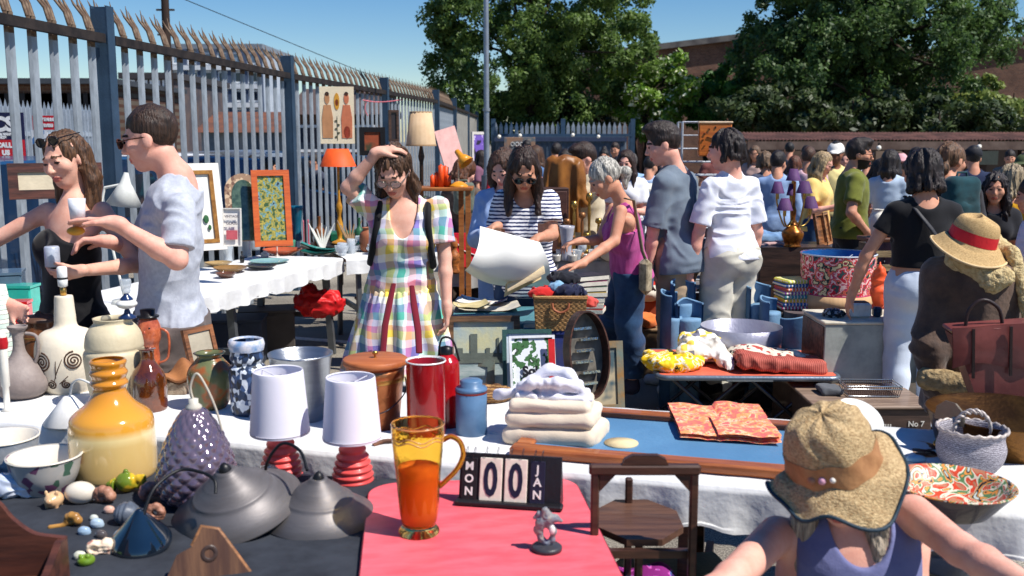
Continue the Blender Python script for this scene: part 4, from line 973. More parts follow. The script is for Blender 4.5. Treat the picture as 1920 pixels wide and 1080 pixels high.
t = thing('hair_tie', 'black hair tie round the silver ponytail', 'hair tie', gw['Hp'](0, -.118, -.008)); m = MB(); m.lathe([(.018, -.008), (.027, 0), (.018, .008)], 12, Matrix.Rotation(R(90), 4, 'X')); o = m.build('band', M((20, 20, 22))); o.parent = t
t = thing('shoulder_bag', 'flat beige shoulder bag hanging at the hip of the woman in the magenta top', 'bag', P(1210, 500, Y4-.1)); b0 = P(1210, 500, Y4-.1)
m = MB(); m.tube([P(x, y, yy)-b0 for x, y, yy in ((1172, 372, Y4-.16), (1188, 376, Y4-.06), (1196, 420, Y4-.1), (1204, 470, Y4-.12), (1212, 490, Y4-.12))], .012, 6, squash=.4); m.build('strap', M((120, 104, 84), .7), t)
m = MB(); m.box(P(1210, 518, Y4-.1)-b0, (.07, .14, .22), bev=.03); m.build('pouch', cloth((176, 162, 134), (110, 98, 76), vs=20), t)
# ---- man in slate t-shirt, man in white t-shirt
Y5 = 6.5
gm_ = person('tall young man in oversized slate blue t-shirt and beige trousers, seen from behind', GR(1270, Y5), 1.80, yaw=305, sex='m', sk='pink', head=head_dir(275, 16), headpos=P(1243, 272, Y5), J=dict(nk=P(1262, 318, Y5+.03)),
 hair=dict(c=(52, 38, 32), s='short', t=.014, quiff=1, amp=.010), top=dict(m=cloth((112, 124, 136), (98, 110, 124)), sleeve=.92, se=.04, e=.036, hem=-.13, fold=.008, flare=.05), legs=dict(m=cloth((176, 152, 124), (150, 128, 104)), e=(.03, .05, .06), fold=.010), arms=dict(L=((.03, .05, -.29), (.02, .08, -.54)), R=((.03, -.02, -.29), (.04, .04, -.54))), h=.0065, shoes=M((200, 200, 196), .7), curl=.5, step=.1, fat=.86)
Y6 = 6.42
wm_ = person('young man in a white t-shirt and cream trousers seen from behind with dark hair', GR(1366, Y6), 1.78, yaw=330, sex='m', sk='pink', head=head_dir(300, 8), headpos=P(1360, 281, Y6), J=dict(nk=P(1368, 325, Y6+.03)),
 hair=dict(c=(40, 28, 26), s='bob', len=.11, v=.93, amp=.010), top=dict(m=cloth((224, 226, 236), var=.05), sleeve=.8, se=.03, e=.018, hem=-.02, fold=.009, flare=.02, slope=.1), legs=dict(m=cloth((206, 202, 188), (188, 184, 170)), waist=.05, e=(.03, .05, .06), fold=.011), arms=dict(L=((.07, .02, -.29), (.10, .06, -.55)), R=((.05, -.02, -.29), (.06, .04, -.54))), h=.0065, shoes=M((210, 210, 206), .7), curl=.5, fat=.84)
# ---- hat woman in the foreground, crouching, facing the camera
Y7 = 2.12
pe = cloth((112, 116, 158), (98, 102, 144))
hw_ = person('foreground woman in a periwinkle vest under a straw hat, bare arms spread', V(P(1560, 1000, Y7+.1).x, Y7+.25, 0), 1.66, yaw=186, sex='f', sk='pink', seat=True,
 head=head_dir(196, 26, 12), headpos=P(1566, 888, Y7+.10), J=dict(nk=P(1604, 952, Y7+.15), pel=V(P(1600, 1000, Y7+.2).x, Y7+.22, .25), shR=P(1456, 1002, Y7+.16), shL=P(1712, 962, Y7+.13), elR=P(1372, 1085, Y7-.12), wrR=P(1250, 1190, Y7-.3), elL=P(1800, 1030, Y7-.06), wrL=P(1960, 1120, Y7-.28)),
 hair=dict(c=(178, 164, 146), s='long', len=.19, v=.95, amp=.008), top=dict(m=pe, style='vest', wide=True, hem=-.05, sleeve=0, e=.012, fold=.005), h=.005, lips=True, fat=1.28)
def hatmesh(t, X, rx, ry, crown_h, brim, mt, bandm, edge, wobf, bandz=.03, tilt=0):
 def pr(th, k):                         # k 0..1 crown top->base, 1..2 brim
  pass
 m = MB(); n = 64
 prof = cr([(.001, crown_h), (.45, crown_h*.99), (.78, crown_h*.90), (.96, crown_h*.62), (1.03, crown_h*.25), (1.06, 0)], 5)
 prof += cr([(1.06, 0), (1.25, -.012), (1.25+brim*.5, -.03), (1.25+brim, -.045)], 5)[1:]
 vs = [];
 for i, (r, z) in enumerate(prof):
  for j in range(n):
   q = 2*math.pi*j/n; w_ = wobf(q, r, z) ; vs.append((rx*r*math.cos(q)*(1+w_[0]), ry*r*math.sin(q)*(1+w_[0]), z+w_[1]))
 fs = [(i*n+j, i*n+(j+1) % n, (i+1)*n+(j+1) % n, (i+1)*n+j) for i in range(len(prof)-1) for j in range(n)]
 m.add(vs, fs, True, 0, X)
 vin = [(x*.985, y*.985, z-.005) for x, y, z in vs]; m.add(vin, [f[::-1] for f in fs], True, 0, X); m.build('straw', mt, t)
 m = MB(); rim = [Vector(v) for v in vs[-n:]]; rim.append(rim[0]); m.tube([X @ v for v in rim], .0045, 6, caps=False); m.build('brim_edge', edge, t)
 bi = [i for i, (r, z) in enumerate(prof) if z < crown_h*.42 and z >= 0 and r <= 1.07]
 m = MB(); vb = []
 for i in bi:
  for j in range(n): x, y, z = vs[i*n+j]; vb.append((x*1.015, y*1.015, z+.001))
 m.add(vb, [(i*n+j, i*n+(j+1) % n, (i+1)*n+(j+1) % n, (i+1)*n+j) for i in range(len(bi)-1) for j in range(n)], True, 0, X); m.build('hat_band', bandm, t)
straw = M((210, 182, 136), .85, c2=(160, 130, 90), vs=120, bump=.8, bs=190, stretch=(1, 1, 2))
f_, u_ = head_dir(200, 13, 15); r_ = f_.cross(u_); hp = P(1566, 868, Y7+.04)
t = thing('straw_hat', 'crocheted straw bucket hat with dark teal edging worn by the woman in the foreground', 'hat', hp)
X = Matrix((( r_.x, f_.x, u_.x, 0), (r_.y, f_.y, u_.y, 0), (r_.z, f_.z, u_.z, 0), (0, 0, 0, 1)))
hatmesh(t, X, .098, .110, .125, .30, straw, M((176, 128, 84), .7, c2=(150, 104, 66), vs=20), M((30, 52, 66), .6), lambda q, r, z: (.025*math.sin(3*q+1)+.012*math.sin(11*q+z*90)+.02*math.sin(7*q), (.016*math.sin(2*q+.4)+.010*math.sin(5*q))*max(0, r-1)*3+.003*math.sin(q*9+z*120)))
m = MB()
for i, (a_, c_) in enumerate(((.3, (230, 225, 215)), (.55, (214, 160, 180)), (.8, (170, 120, 90)))):
 m = MB(); q = R(80)-a_*.9+.5; m.ball(X @ V(.1*math.cos(q), .112*math.sin(q), .022), .007+.002*i, 8); m.build('bead', M(c_, .4, bump=0), t)
t = thing('necklace', 'thin white cord necklace with a turquoise pendant on the woman in the straw hat', 'necklace', hw_['T'](0, .1, .4)); b0 = hw_['T'](0, .1, .4)
m = MB(); m.tube([hw_['T'](x, f, u)-b0 for x, f, u in ((-.05, .045, .48), (-.052, .09, .44), (-.04, .115, .38), (-.012, .128, .315), (.012, .128, .315), (.03, .115, .38), (.05, .09, .44), (.055, .04, .48))], .0022, 6); m.build('cord', M((225, 222, 214), .6), t)
m = MB(); m.box(hw_['T'](0, .137, .295)-b0, (.012, .012, .03), bev=.004); m.build('pendant', M((90, 190, 210), .15, spec=.8), t)
t = thing('bag_strap', 'thin tan leather strap lying diagonally across the vest of the woman in the straw hat', 'strap', hw_['T'](0, .1, .4))
m = MB(); m.tube([hw_['T'](x, f, u)-b0 for x, f, u in ((-.11, .02, .475), (-.105, .085, .44), (-.10, .125, .36), (-.10, .15, .28), (-.11, .16, .15), (-.12, .15, .0))], .006, 8); m.build('leather', M((150, 92, 52), .5), t)
# ---------------------------------------------------------------- the crowd
def crowd(label, px, yt, Y, yaw, sex, top, legs=None, hair=None, sk='tan', hp=None, hh=None, **k):
 H = min(max(P(px, yt, Y).z, 1.5), 1.92); h = .009 if Y < 8 else (.012 if Y < 11 else .016)
 tp = dict(sleeve=.7, se=.03, e=.022, hem=-.08); tp.update(top if isinstance(top, dict) else dict(m=cloth(top)))
 lg = dict(waist=.06, e=(.02, .03, .035)); lg.update(legs if isinstance(legs, dict) else dict(m=cloth(legs or (40, 52, 76))))
 return person(label, V(P(px, 540, Y).x, Y, 0), H, yaw=yaw, sex=sex, sk=sk, head=head_dir(hp[0] if hp else yaw, hp[1] if hp else 10), hair=hair or dict(c=(48, 34, 28), s='short'), top=tp, legs=lg, h=h, shoes=M((50, 46, 44), .7), hands=Y < 12, lips=Y < 10, **k)
crowd_arm_front = dict(L=((.03, .06, -.27), (-.06, .26, -.24)), R=((.03, .06, -.27), (-.06, .26, -.22)))
hip_arm = dict(L=((.06, -.02, -.28), (.08, .05, -.52)), R=((.12, -.06, -.26), (.02, .10, -.42)))
p8 = crowd('woman in a black crop top and white jeans seen from behind', 1722, 262, 5.45, 4, 'f', dict(m=cloth((24, 24, 28)), hem=.10, sleeve=.45, e=.012, se=.016, fold=.004), dict(m=cloth((206, 214, 226), (190, 200, 214), vs=4), waist=.085, e=(.010, .02, .03)),
 dict(c=(44, 32, 30), s='bob', len=.20, v=1.06, amp=.012, freq=1.5), 'brown' if False else 'warm', hp=(345, 14), arms=dict(L=((.14, .02, -.26), (.20, .06, -.50)), R=((.12, .04, -.25), (.10, .16, -.44))), fat=1.12)
t = thing('shoulder_strap', 'dark crossbody strap over the back of the black crop top', 'strap', p8['T'](0, -.13, .3)); b0 = p8['T'](0, -.13, .3)
m = MB(); m.tube([p8['T'](*q)-b0 for q in ((-.10, .02, .50), (-.07, -.10, .43), (.0, -.155, .33), (.08, -.145, .22), (.13, -.11, .12))], .014, 6, squash=.4); m.build('strap', M((44, 44, 50), .6), t)
p9 = crowd('woman with tied brown hair in a charcoal top carrying a teal backpack', 1765, 250, 6.6, 20, 'f', (44, 42, 46), (30, 34, 48), dict(c=(120, 86, 60), s='bun', at=(.03, -.10, -.06), amp=.010), hp=(60, 10))
def backpack(px, py, Y, label, c, s=1., rz=0):
 b0 = P(px, py, Y); t = thing('backpack', label, 'backpack', b0, rz); z = V(0, 0, 0); mt = cloth(c, tuple(int(x*.7) for x in c))
 sdf_obj('bag', [('u', rbox(z, (.28*s, .16*s, .42*s), .06*s), 0), ('u', rbox(z+V(0, -.09*s, -.08*s), (.2*s, .06*s, .2*s), .03*s), .02), ('n', fold(.008, 9, 9), 0)], V(-.2, -.18, -.27)*s, V(.2, .18, .27)*s, .014, mt, t)
 m = MB(); m.tube([(-.05*s, .0, .2*s), (-.04*s, 0, .24*s), (.04*s, 0, .24*s), (.05*s, 0, .2*s)], .008, 6); m.build('handle', mt, t); return t
backpack(1800, 385, 6.42, 'teal backpack on the back of the woman behind the black crop top', (24, 66, 74), .88, 20)
crowd('woman in an olive green mustard dress seen from behind at the right edge', 1880, 297, 7.3, 40, 'f', dict(m=cloth((214, 158, 30), (190, 134, 22)), sleeve=.9, hem=-.1), (214, 158, 30), dict(c=(176, 156, 124), s='bob', len=.26, v=1.08, amp=.014), hp=(30, 10), skirt=dict(z=(.05, -.45), r=(.16, .26), m=cloth((214, 158, 30), (190, 134, 22))))['t']['label'] = 'woman with streaky blonde hair in a mustard yellow dress near the right edge'
crowd('young woman with long curly dark hair facing the camera in a black top', 1852, 322, 6.9, 200, 'f', (26, 26, 32), (30, 30, 40), dict(c=(40, 28, 28), s='long', len=.26, v=1.0, amp=.016, freq=1.6), 'tan', hp=(205, 4), arms=crowd_arm_front)
crowd('man in a navy top and dark cap beyond the teal backpack', 1810, 266, 10.5, 10, 'm', (28, 40, 70), (30, 30, 36), dict(c=(26, 24, 26), s='short'), cap=M((24, 26, 34), .8))
crowd('man in a dark green cap near the right edge', 1906, 278, 9.0, 200, 'm', (60, 54, 50), (40, 40, 44), dict(c=(40, 30, 26), s='short'), 'brown', hp=(240, 5), cap=M((72, 84, 52), .8))
crowd('person in a pale blue t-shirt cut by the right edge of the view', 1938, 322, 6.0, 300, 'm', (196, 206, 226), (60, 60, 70), dict(c=(60, 44, 34), s='short'))
p5 = crowd('bearded man in an olive t-shirt and sunglasses with his hand at his hip', 1588, 250, 8.6, 95, 'm', dict(m=cloth((112, 116, 44), (92, 96, 36)), se=.03), (30, 30, 34), dict(c=(44, 32, 28), s='short', t=.016, quiff=1, amp=.010), 'tan', hp=(108, 4), beard=True, glasses=dict(dark=True), arms=hip_arm, fat=1.12)
crowd('blonde woman in a yellow blouse and denim shorts looking at her hands', 1524, 273, 9.8, 130, 'f', dict(m=cloth((236, 204, 128), (222, 184, 104))), dict(m=jean, len=-.3), dict(c=(196, 166, 122), s='long', len=.12, v=.96), 'pink', hp=(120, 22), glasses=dict(dark=True), arms=crowd_arm_front)
crowd('man in a white cap and pale yellow shirt behind the blonde woman', 1553, 258, 11.2, 170, 'm', (226, 206, 140), (70, 70, 80), dict(c=(30, 24, 22), s='short'), 'brown', cap=M((232, 228, 220), .8), hp=(200, 10))
crowd('man in a pale blue denim shirt with dark hair seen from behind', 1449, 276, 10.4, 12, 'm', dict(m=cloth((146, 172, 208), (126, 152, 192)), sleeve=1.2, flare=.02, hem=-.12), (34, 50, 84), dict(c=(38, 28, 26), s='short', t=.014), hp=(40, 12))
crowd('person with curly light brown hair left of the denim shirt man', 1427, 277, 11.8, 350, 'f', (70, 76, 96), (40, 44, 60), dict(c=(132, 104, 78), s='bob', len=.12, v=1.12, amp=.016, freq=1.8))
crowd('woman with long chestnut hair right of the denim shirt man', 1480, 284, 12.2, 20, 'f', (120, 110, 116), (60, 66, 90), dict(c=(112, 66, 44), s='long', len=.2))
wdr = cloth((216, 220, 236), (196, 204, 226))
crowd('dark haired woman in a long white strappy dress looking at her phone', 1636, 288, 10.2, 175, 'f', dict(m=wdr, sleeve=.35, neck=.44, hem=0), wdr if False else (216, 220, 236), dict(c=(34, 26, 26), s='long', len=.16), 'warm', hp=(140, 25), arms=crowd_arm_front, skirt=dict(z=(.04, -.75), r=(.15, .27), m=wdr, n=9))
crowd('person in a pink cap and white top holding up a camera', 1672, 279, 11.6, 185, 'm', (230, 230, 234), (80, 84, 96), dict(c=(120, 90, 70), s='short'), 'pink', cap=M((214, 160, 164), .8), arms=dict(L=((.06, .12, -.22), (-.08, .26, .0)), R=((.06, .12, -.22), (-.08, .26, .0))), hp=(185, 4), glasses=dict(dark=True))
crowd('person in a dark teal top behind the white dress woman', 1612, 300, 13.2, 20, 'm', (30, 84, 84), (50, 50, 60))
crowd('person in a white shirt half hidden behind the black crop top woman', 1697, 296, 10.8, 330, 'm', (222, 226, 236), (60, 66, 84), dict(c=(70, 50, 40), s='short'))
crowd('man in a pale blue shirt seen from behind in the far centre', 1180, 281, 12.5, 10, 'm', dict(m=cloth((150, 184, 216), (128, 164, 204)), sleeve=1.2, hem=-.14, flare=.02), (34, 44, 70), dict(c=(92, 84, 78), s='short'), hp=(340, 10))
crowd('man in a light blue polo and dark trousers holding an open book', 1213, 286, 11.6, 15, 'm', dict(m=cloth((172, 194, 224), (154, 178, 212)), sleeve=.9), (28, 32, 44), dict(c=(40, 32, 30), s='short'), hp=(50, 20))
cm = crowd('man in a cream jacket holding up a brown leather coat', 1104, 256, 8.3, 262, 'm', dict(m=cloth((214, 200, 172), (190, 172, 140)), sleeve=1.3), (60, 50, 44), dict(c=(60, 40, 30), s='short', t=.016, quiff=1), 'pink', hp=(255, 26), arms=dict(L=((.04, .20, -.14), (.0, .38, -.02)), R=((.04, .16, -.2), (0, .36, -.28))))
crowd('woman with dark hair tied up in the far crowd', 1130, 272, 14.5, 190, 'f', (70, 60, 66), (60, 60, 70), dict(c=(34, 26, 26), s='bun', at=(0, -.03, .13)), hp=(190, 4))
crowd('dark haired woman in a dark top in the far crowd', 1153, 289, 13.2, 30, 'f', (44, 40, 50), (50, 50, 60), dict(c=(30, 24, 26), s='long', len=.15))
crowd('person in a dark jacket standing at the far stalls', 1040, 262, 14.5, 20, 'm', (52, 48, 52), (40, 40, 46), dict(c=(40, 30, 28), s='short'))
crowd('woman with brown hair behind the woman in stripes, wearing pale blue', 948, 262, 6.5, 190, 'f', dict(m=cloth((160, 184, 222), (140, 166, 208)), sleeve=1.3, hem=-.1, flare=.03), (150, 176, 216), dict(c=(84, 56, 42), s='long', len=.2, v=1.02, amp=.012), 'pink', hp=(205, 30), arms=crowd_arm_front)
crowd('woman in a white blouse beyond the brown leather coat', 1092, 282, 9.6, 210, 'f', (228, 230, 238), (110, 100, 90), dict(c=(132, 92, 64), s='bob', len=.14, v=1.05), 'pink', arms=crowd_arm_front)
crowd('person in a red top leaning over beside the lamp post', 932, 268, 12.6, 150, 'f', dict(m=cloth((206, 34, 50), (170, 24, 40)), sleeve=.9), (60, 60, 70), dict(c=(50, 36, 32), s='short'), lean=(.2, 0))
crowd('person in a magenta top at the far container', 1078, 262, 15.5, 200, 'f', (196, 50, 100), (60, 60, 70), dict(c=(60, 40, 36), s='long', len=.12))
crowd('brown haired shopper with a grey green bag beside the fence', 868, 284, 8.4, 20, 'f', dict(m=cloth((98, 82, 72), (74, 60, 54)), sleeve=1.1), (70, 58, 50), dict(c=(110, 66, 40), s='bob', len=.16, v=1.06), 'pink', hp=(60, 26), arms=crowd_arm_front)
backpack(870, 372, 8.2, 'grey green rucksack on the shopper beside the fence', (110, 118, 104), .62, 15)
for i, (px, yt, Y, yaw, c, hcx, lab) in enumerate((
 (1150, 262, 17.5, 200, (90, 96, 120), (60, 44, 36), 'far shopper in slate blue between the containers'), (1240, 270, 15.5, 20, (66, 58, 60), (34, 26, 24), 'far shopper in dark grey behind the man in slate blue'),
 (1330, 268, 16., 340, (120, 70, 66), (46, 34, 30), 'far shopper in dusty red behind the wire rack'), (1407, 266, 15., 200, (180, 150, 140), (120, 92, 70), 'far shopper in beige just right of the man in white'),
 (1500, 268, 16.5, 190, (74, 84, 64), (40, 30, 28), 'far shopper in moss green under the tiled stall'), (1560, 282, 17.5, 200, (150, 80, 60), (44, 34, 30), 'far shopper in rust behind the bearded man'),
 (1470, 262, 17., 10, (60, 60, 72), (30, 26, 26), 'far shopper in charcoal between blue shirt and blonde woman'), (1740, 280, 15.5, 190, (92, 74, 92), (50, 40, 36), 'far shopper in plum at the tiled stall'),
 (1875, 276, 15., 200, (120, 112, 104), (52, 40, 34), 'far shopper in grey at the right end of the tiled stall'), (1010, 268, 16.5, 190, (150, 130, 110), (52, 40, 34), 'far shopper in sand below the painted board'),
 (985, 258, 17.2, 160, (70, 80, 100), (40, 32, 30), 'far shopper in denim blue at the painted board'), (900, 275, 15.5, 100, (120, 80, 100), (50, 36, 30), 'far shopper in mauve beside the fence end'))):
 crowd(lab, px, yt, Y, yaw, 'mf'[i % 2], c, (44+8*(i % 4), 48, 60), dict(c=hcx, s=('short', 'long')[i % 2], len=.14), ('tan', 'pink', 'warm')[i % 3])
for i, (px, yt, Y, yaw, c, hcx, lab) in enumerate(((1172, 270, 9.4, 200, (226, 226, 230), (60, 40, 30), 'shopper in white just right of the silver ponytail'), (1505, 268, 11.2, 20, (206, 170, 180), (90, 60, 44), 'shopper in pale pink left of the blonde woman'), (1655, 270, 9.6, 30, (180, 196, 214), (40, 30, 28), 'shopper in ice blue behind the long white dress'),
 (1570, 272, 12.4, 190, (236, 226, 206), (110, 80, 56), 'shopper in ivory behind the bearded man'), (1700, 268, 12.8, 160, (200, 90, 70), (40, 30, 28), 'shopper in brick red above the black crop top'), (1600, 268, 14.2, 200, (220, 222, 228), (60, 40, 30), 'shopper in white right of the bearded man, further back'),
 (1785, 276, 12.6, 190, (210, 206, 200), (120, 90, 60), 'shopper in stone between the tied hair and the dark cap'), (1060, 272, 10.6, 200, (190, 170, 150), (40, 30, 26), 'shopper in oatmeal behind the brown leather coat'), (1002, 264, 11.6, 20, (80, 110, 150), (90, 60, 40), 'shopper in mid blue beyond the wooden cabinet'))):
 crowd(lab, px, yt, Y, yaw, 'fm'[i % 2], c, (60+8*(i % 4), 60, 76), dict(c=hcx, s=('long', 'short')[i % 2], len=.14), ('pink', 'tan', 'warm')[i % 3], arms=crowd_arm_front if i % 3 == 0 else None)
for i, (px, yt, Y, c, lab) in enumerate(((596, 340, 12.2, (30, 130, 150), 'person in teal beyond the palisade fence under the hanging poster'), (570, 345, 14.2, (180, 40, 50), 'person in red beyond the fence left of the hanging poster'), (690, 300, 15., (60, 64, 80), 'person in dark blue beyond the fence by the standard lamp'))):
 crowd(lab, px-90, yt, Y, 60+90*i, 'mf'[i % 2], c, (40, 44, 60), dict(c=(50, 40, 34), s='short'))
le = person('shopper cut by the left edge, only a lilac sleeved arm and hand in view', V(-2.55, 4.0, 0), 1.62, yaw=80, sex='f', sk='pink', hair=dict(c=(90, 70, 50), s='short'), J=dict(elL=P(-80, 520, 3.8), wrL=P(18, 572, 3.72)), top=dict(m=cloth((168, 150, 206)), sleeve=1.0, se=.015), legs=dict(m=cloth((50, 60, 80))), h=.009)
def vnoise(a, b, c): return float(vn(np.array([[a, b, c]]))[0])
# ================================================================ TABLES
def fl(name, label, cat, loc, **k): return thing(name, label, cat, loc, **k)
def clothtop(name, label, A, B, depth, z, hang, mt, parent_label, cat='tablecloth', wav=.012, legs=None, back=True, seed=1, group=None):
 """cloth lying on a trestle table; A,B = front edge end points in plan, depth towards the back"""
 A, B = Vector(A), Vector(B); d = (B-A); L = d.length; d = d/L; n = Vector((-d.y, d.x, 0)); ang = math.degrees(math.atan2(d.y, d.x)); c = A
 rn = random.Random(seed); ph = [rn.random()*6 for _ in range(6)]
 nu, nv = int(L/.03), 44; prof = []
 for j in range(9): prof.append((-.012-.004*j/8, -hang*(1-j/8)))          # front drape
 prof[-1] = (-.008, -.004)
 for j in range(1, 11): prof.append((depth*j/10, 0))
 if back: prof += [(depth+.01, -.02), (depth+.014, -hang)]
 def fn(u, v):
  k = v*(len(prof)-1); i = min(int(k), len(prof)-2); t = k-i; y = prof[i][0]*(1-t)+prof[i+1][0]*t; zz = prof[i][1]*(1-t)+prof[i+1][1]*t
  x = u*L; dr = max(0, -zz/hang) if y < 0 else 0
  wv = wav*dr*(math.sin(x*23+ph[0]+math.sin(x*7+ph[1]))+.6*math.sin(x*51+ph[2]))-dr*.01
  if dr > .9: zz += .012*math.sin(x*9+ph[3])+.007*math.sin(x*31+ph[4])
  if zz > -.001: zz += .0012*math.sin(x*40+y*13)*math.sin(y*31+x*9+ph[5])+(.0035*abs(vnoise(x*7, y*7+math.sin(x*5), seed))*min(1, y*8) if seed == 5 else 0)
  return (x, y+wv-.002*dr, zz+.004)
 m = MB(); m.grid(fn, nu, len(prof)*3-3); o = m.build(name, mt); o.location = (c.x, c.y, z); o.rotation_euler = (0, 0, R(ang)); tag(o, label, cat, group)
 t = thing('trestle_table', parent_label, 'table', (c.x, c.y, 0), ang)
 m = MB(); m.box((L/2, depth/2, z-.018), (L-.02, depth-.02, .03), bev=.004); m.build('tabletop', wood((150, 110, 70)), t)
 lm = legs or wood((96, 60, 38))
 k = max(2, int(L/1.1)+1)
 for i in range(k):
  x = .12+(L-.24)*i/(k-1)
  for y, s_ in ((.06, -1), (depth-.06, 1)):
   m = MB(); m.bar((x, y+s_*.02-s_*.0, .0), (x+.0, y-s_*.03, z-.034), .035, .05); m.build('leg', lm, t)
  m = MB(); m.bar((x+.04, .08, .3), (x+.04, depth-.08, .3), .025, .04); m.build('brace', lm, t)
 return o, d, n, ang
white_cl = M((226, 226, 224), .85, c2=(206, 206, 206), vs=5, bump=.35, bs=26, sheen=.1)
black_cl = M((50, 54, 62), .88, c2=(34, 37, 44), vs=7, bump=.5, bs=14)
ZB = .74
TB = clothtop('table_cloth', 'white cloth over the long middle table carrying pots, linen and a blue board', (-1.95, 3.315, 0), (1.75, 2.31, 0), .70, ZB, .135, white_cl, 'long wooden trestle table under the white cloth in the middle of the stall', seed=3)
ZA = .70
TA = clothtop('table_cloth', 'black cloth on the front left table under pendant shades and ornaments', (-1.75, 1.72, 0), (-.36, 1.55, 0), 1.22, ZA, .45, black_cl, 'trestle table under the black cloth at the front left', seed=5, wav=.02)
m = MB()                                                    # the side drape of the black cloth, with folds
def sidef(u, v):
 y = 1.24*u; return (-.30+.02*math.sin(u*34)+.012*math.sin(u*61)*(.3+v)+.05*v-.105*u*0-.06+.012, 1.56+y, ZA+.004-.5*v-.0*u)
m.grid(lambda u, v: (-.352+.155*u+.0+.02*v*math.sin(u*40)+.015*v*math.sin(u*83+1)+.012*v, 1.55+1.205*u, ZA+.003-.5*v), 70, 12)
single('cloth_drape', m, black_cl, 'folded black cloth side hanging beside the red table', 'cloth')
c = G(905, 985, .72); a_ = R(-6)
t = thing('red_table', 'glossy coral red table with rounded corners holding jug, calendar and figurine', 'table', (-.062, 2.24, 0), 6)
def rrect(w, d, r, n=8):
 out = []
 for cx, cy, a0 in ((w/2-r, -d/2+r, -90), (w/2-r, d/2-r, 0), (-w/2+r, d/2-r, 90), (-w/2+r, -d/2+r, 180)):
  out += [(cx+r*math.cos(R(a0+90*i/n)), cy+r*math.sin(R(a0+90*i/n))) for i in range(n+1)]
 return out
m = MB(); pol = rrect(.585, .98, .09); m.prism(pol, .700, .7185, mi=0); m.prism(rrect(.579, .974, .088), .7185, .7205, mi=1)
m.build('tabletop', [M((120, 26, 34), .4), M((234, 104, 114), .42, c2=(218, 86, 96), vs=7, spec=.35, bump=.06, bs=9, stretch=(1, 3, 1))], t)
for x in (-.24, .24):
 for y in (-.42, .42): m = MB(); m.tube([(x, y, .70), (x*1.06, y*1.04, 0)], [.018, .013], 12); m.build('leg', M((150, 152, 156), .25, .9), t)
ZC = .75
A0, B0 = G(390, 552, ZC), G(640, 484, ZC); dd = (B0-A0).normalized(); A1 = A0-dd*1.15
clothtop('table_cloth', 'white cloth on the side table along the fence, loaded with mirrors and glassware', (A1.x, A1.y, 0), (B0.x, B0.y, 0), .72, ZC, .12, white_cl, 'folding table with grey metal legs along the fence', legs=M((120, 124, 128), .4, .7), seed=8)
A2 = G(640, 486, ZC); B2 = G(872, 480, ZC)
clothtop('table_cloth', 'white cloth on the far side table behind the woman in the checked dress', (A2.x+.03, A2.y+.02, 0), (B2.x, B2.y+.2, 0), .8, ZC-.002, .12, white_cl, 'folding table under white cloth behind the woman in the checked dress', legs=M((120, 124, 128), .4, .7), seed=9)
# ================================================================ generic wares
RS = random.Random(11)
def base(px, yb, z, rb=0.):
 a = PITCH+math.atan((yb-540)/F); y = yb-rb*math.sin(a); g = G(px, y, z); return g, (g-V(0, 0, CAM_Z)).length/F, math.cos(a), math.sin(a), y
def pot(name, label, cat, px, yb, yt, z, R_, prof, mt, n=40, rz=0, group=None, smooth=True, wall=None, part='body', rb=None, hk=1.):
 """prof: (radius in px, height 0..1) from the base up; yt: pixel row of the centre of the rim"""
 rb = prof[0][0] if rb is None else rb
 g, k, ca, sa, yc = base(px, yb, z, rb); H = (yc-yt)/ca*k*hk; pr = [(r*k, h*H) for r, h in prof]
 t = thing(name, label, cat, g+V(0, 0, .0005), rz, group=group)
 if wall: pr = [(0.0005, 0)]+pr+[(max(r-wall, .0006), h) for r, h in pr[::-1] if h > .012]+[(.0005, .012)]
 else: pr = [(.0005, 0)]+pr+([(.0005, pr[-1][1])] if pr[-1][0] > .001 else [])
 m = MB(); m.lathe(pr, n, smooth=smooth); m.build(part, mt, t); return t, k, H
def P3(t, px, py, Y): return P(px, py, Y)-t.location
glz = lambda c, c2=None, **q: M(c, q.pop('r', .22), c2=c2, vs=q.pop('vs', 12), bump=q.pop('bump', .04), bs=60, coat=q.pop('coat', .5), **q)
def glass(c=(235, 240, 245), r=.03):
 return M(c, r, bump=0, var=.01, trans=1., ior=1.35, spec=.5)
brass = M((190, 150, 80), .3, .9, var=.2, vs=20); silver = M((190, 192, 196), .25, .95, var=.15, vs=20); darkmet = M((70, 72, 78), .35, .8, var=.15)
terr = M((176, 96, 60), .7, var=.2)
# ---------------------------------------------------------------- middle white table, left half
sc_prof = cr([(24, 0), (40, .10), (44, .24), (34, .42), (15, .58), (9, .72), (10, .90), (15, .97), (16, 1)], 4)
stone = M((150, 138, 132), .6, c2=(124, 112, 108), vs=6, bump=.2)
t, k, H = pot('pitcher', 'matt taupe stoneware pitcher with a slim neck and loop handle', 'pitcher', 42, 752, 628, ZB, 44, sc_prof, stone, wall=.004)
m = MB(); m.tube(cr([(13*k, 0, H*.90), (30*k, 0, H*.86), (32*k, 0, H*.66), (24*k, 0, H*.46)], 5), .0065, 8); m.build('handle', stone, t)
t, k, H = pot('barrel_jar', 'brown glazed barrel jar with a dark domed lid behind the taupe pitcher', 'jar', 80, 706, 612, ZB, 34, cr([(28, 0), (33, .2), (32, .6), (30, .9), (30, 1)], 4), glz((122, 74, 44), (70, 40, 28), vs=8))
m = MB(); m.lathe([(33*k, H), (34*k, H+.006), (26*k, H+.018), (8*k, H+.024), (4*k, H+.035), (.0005, H+.04)], 28); m.build('lid', M((86, 60, 46), .5), t)
m = MB(); [m.lathe([(33.6*k, H*z), (34.2*k, H*(z+.02)), (33.6*k, H*(z+.04))], 28) for z in (.25, .7)]; m.build('hoop', M((150, 112, 60), .4, .5), t)
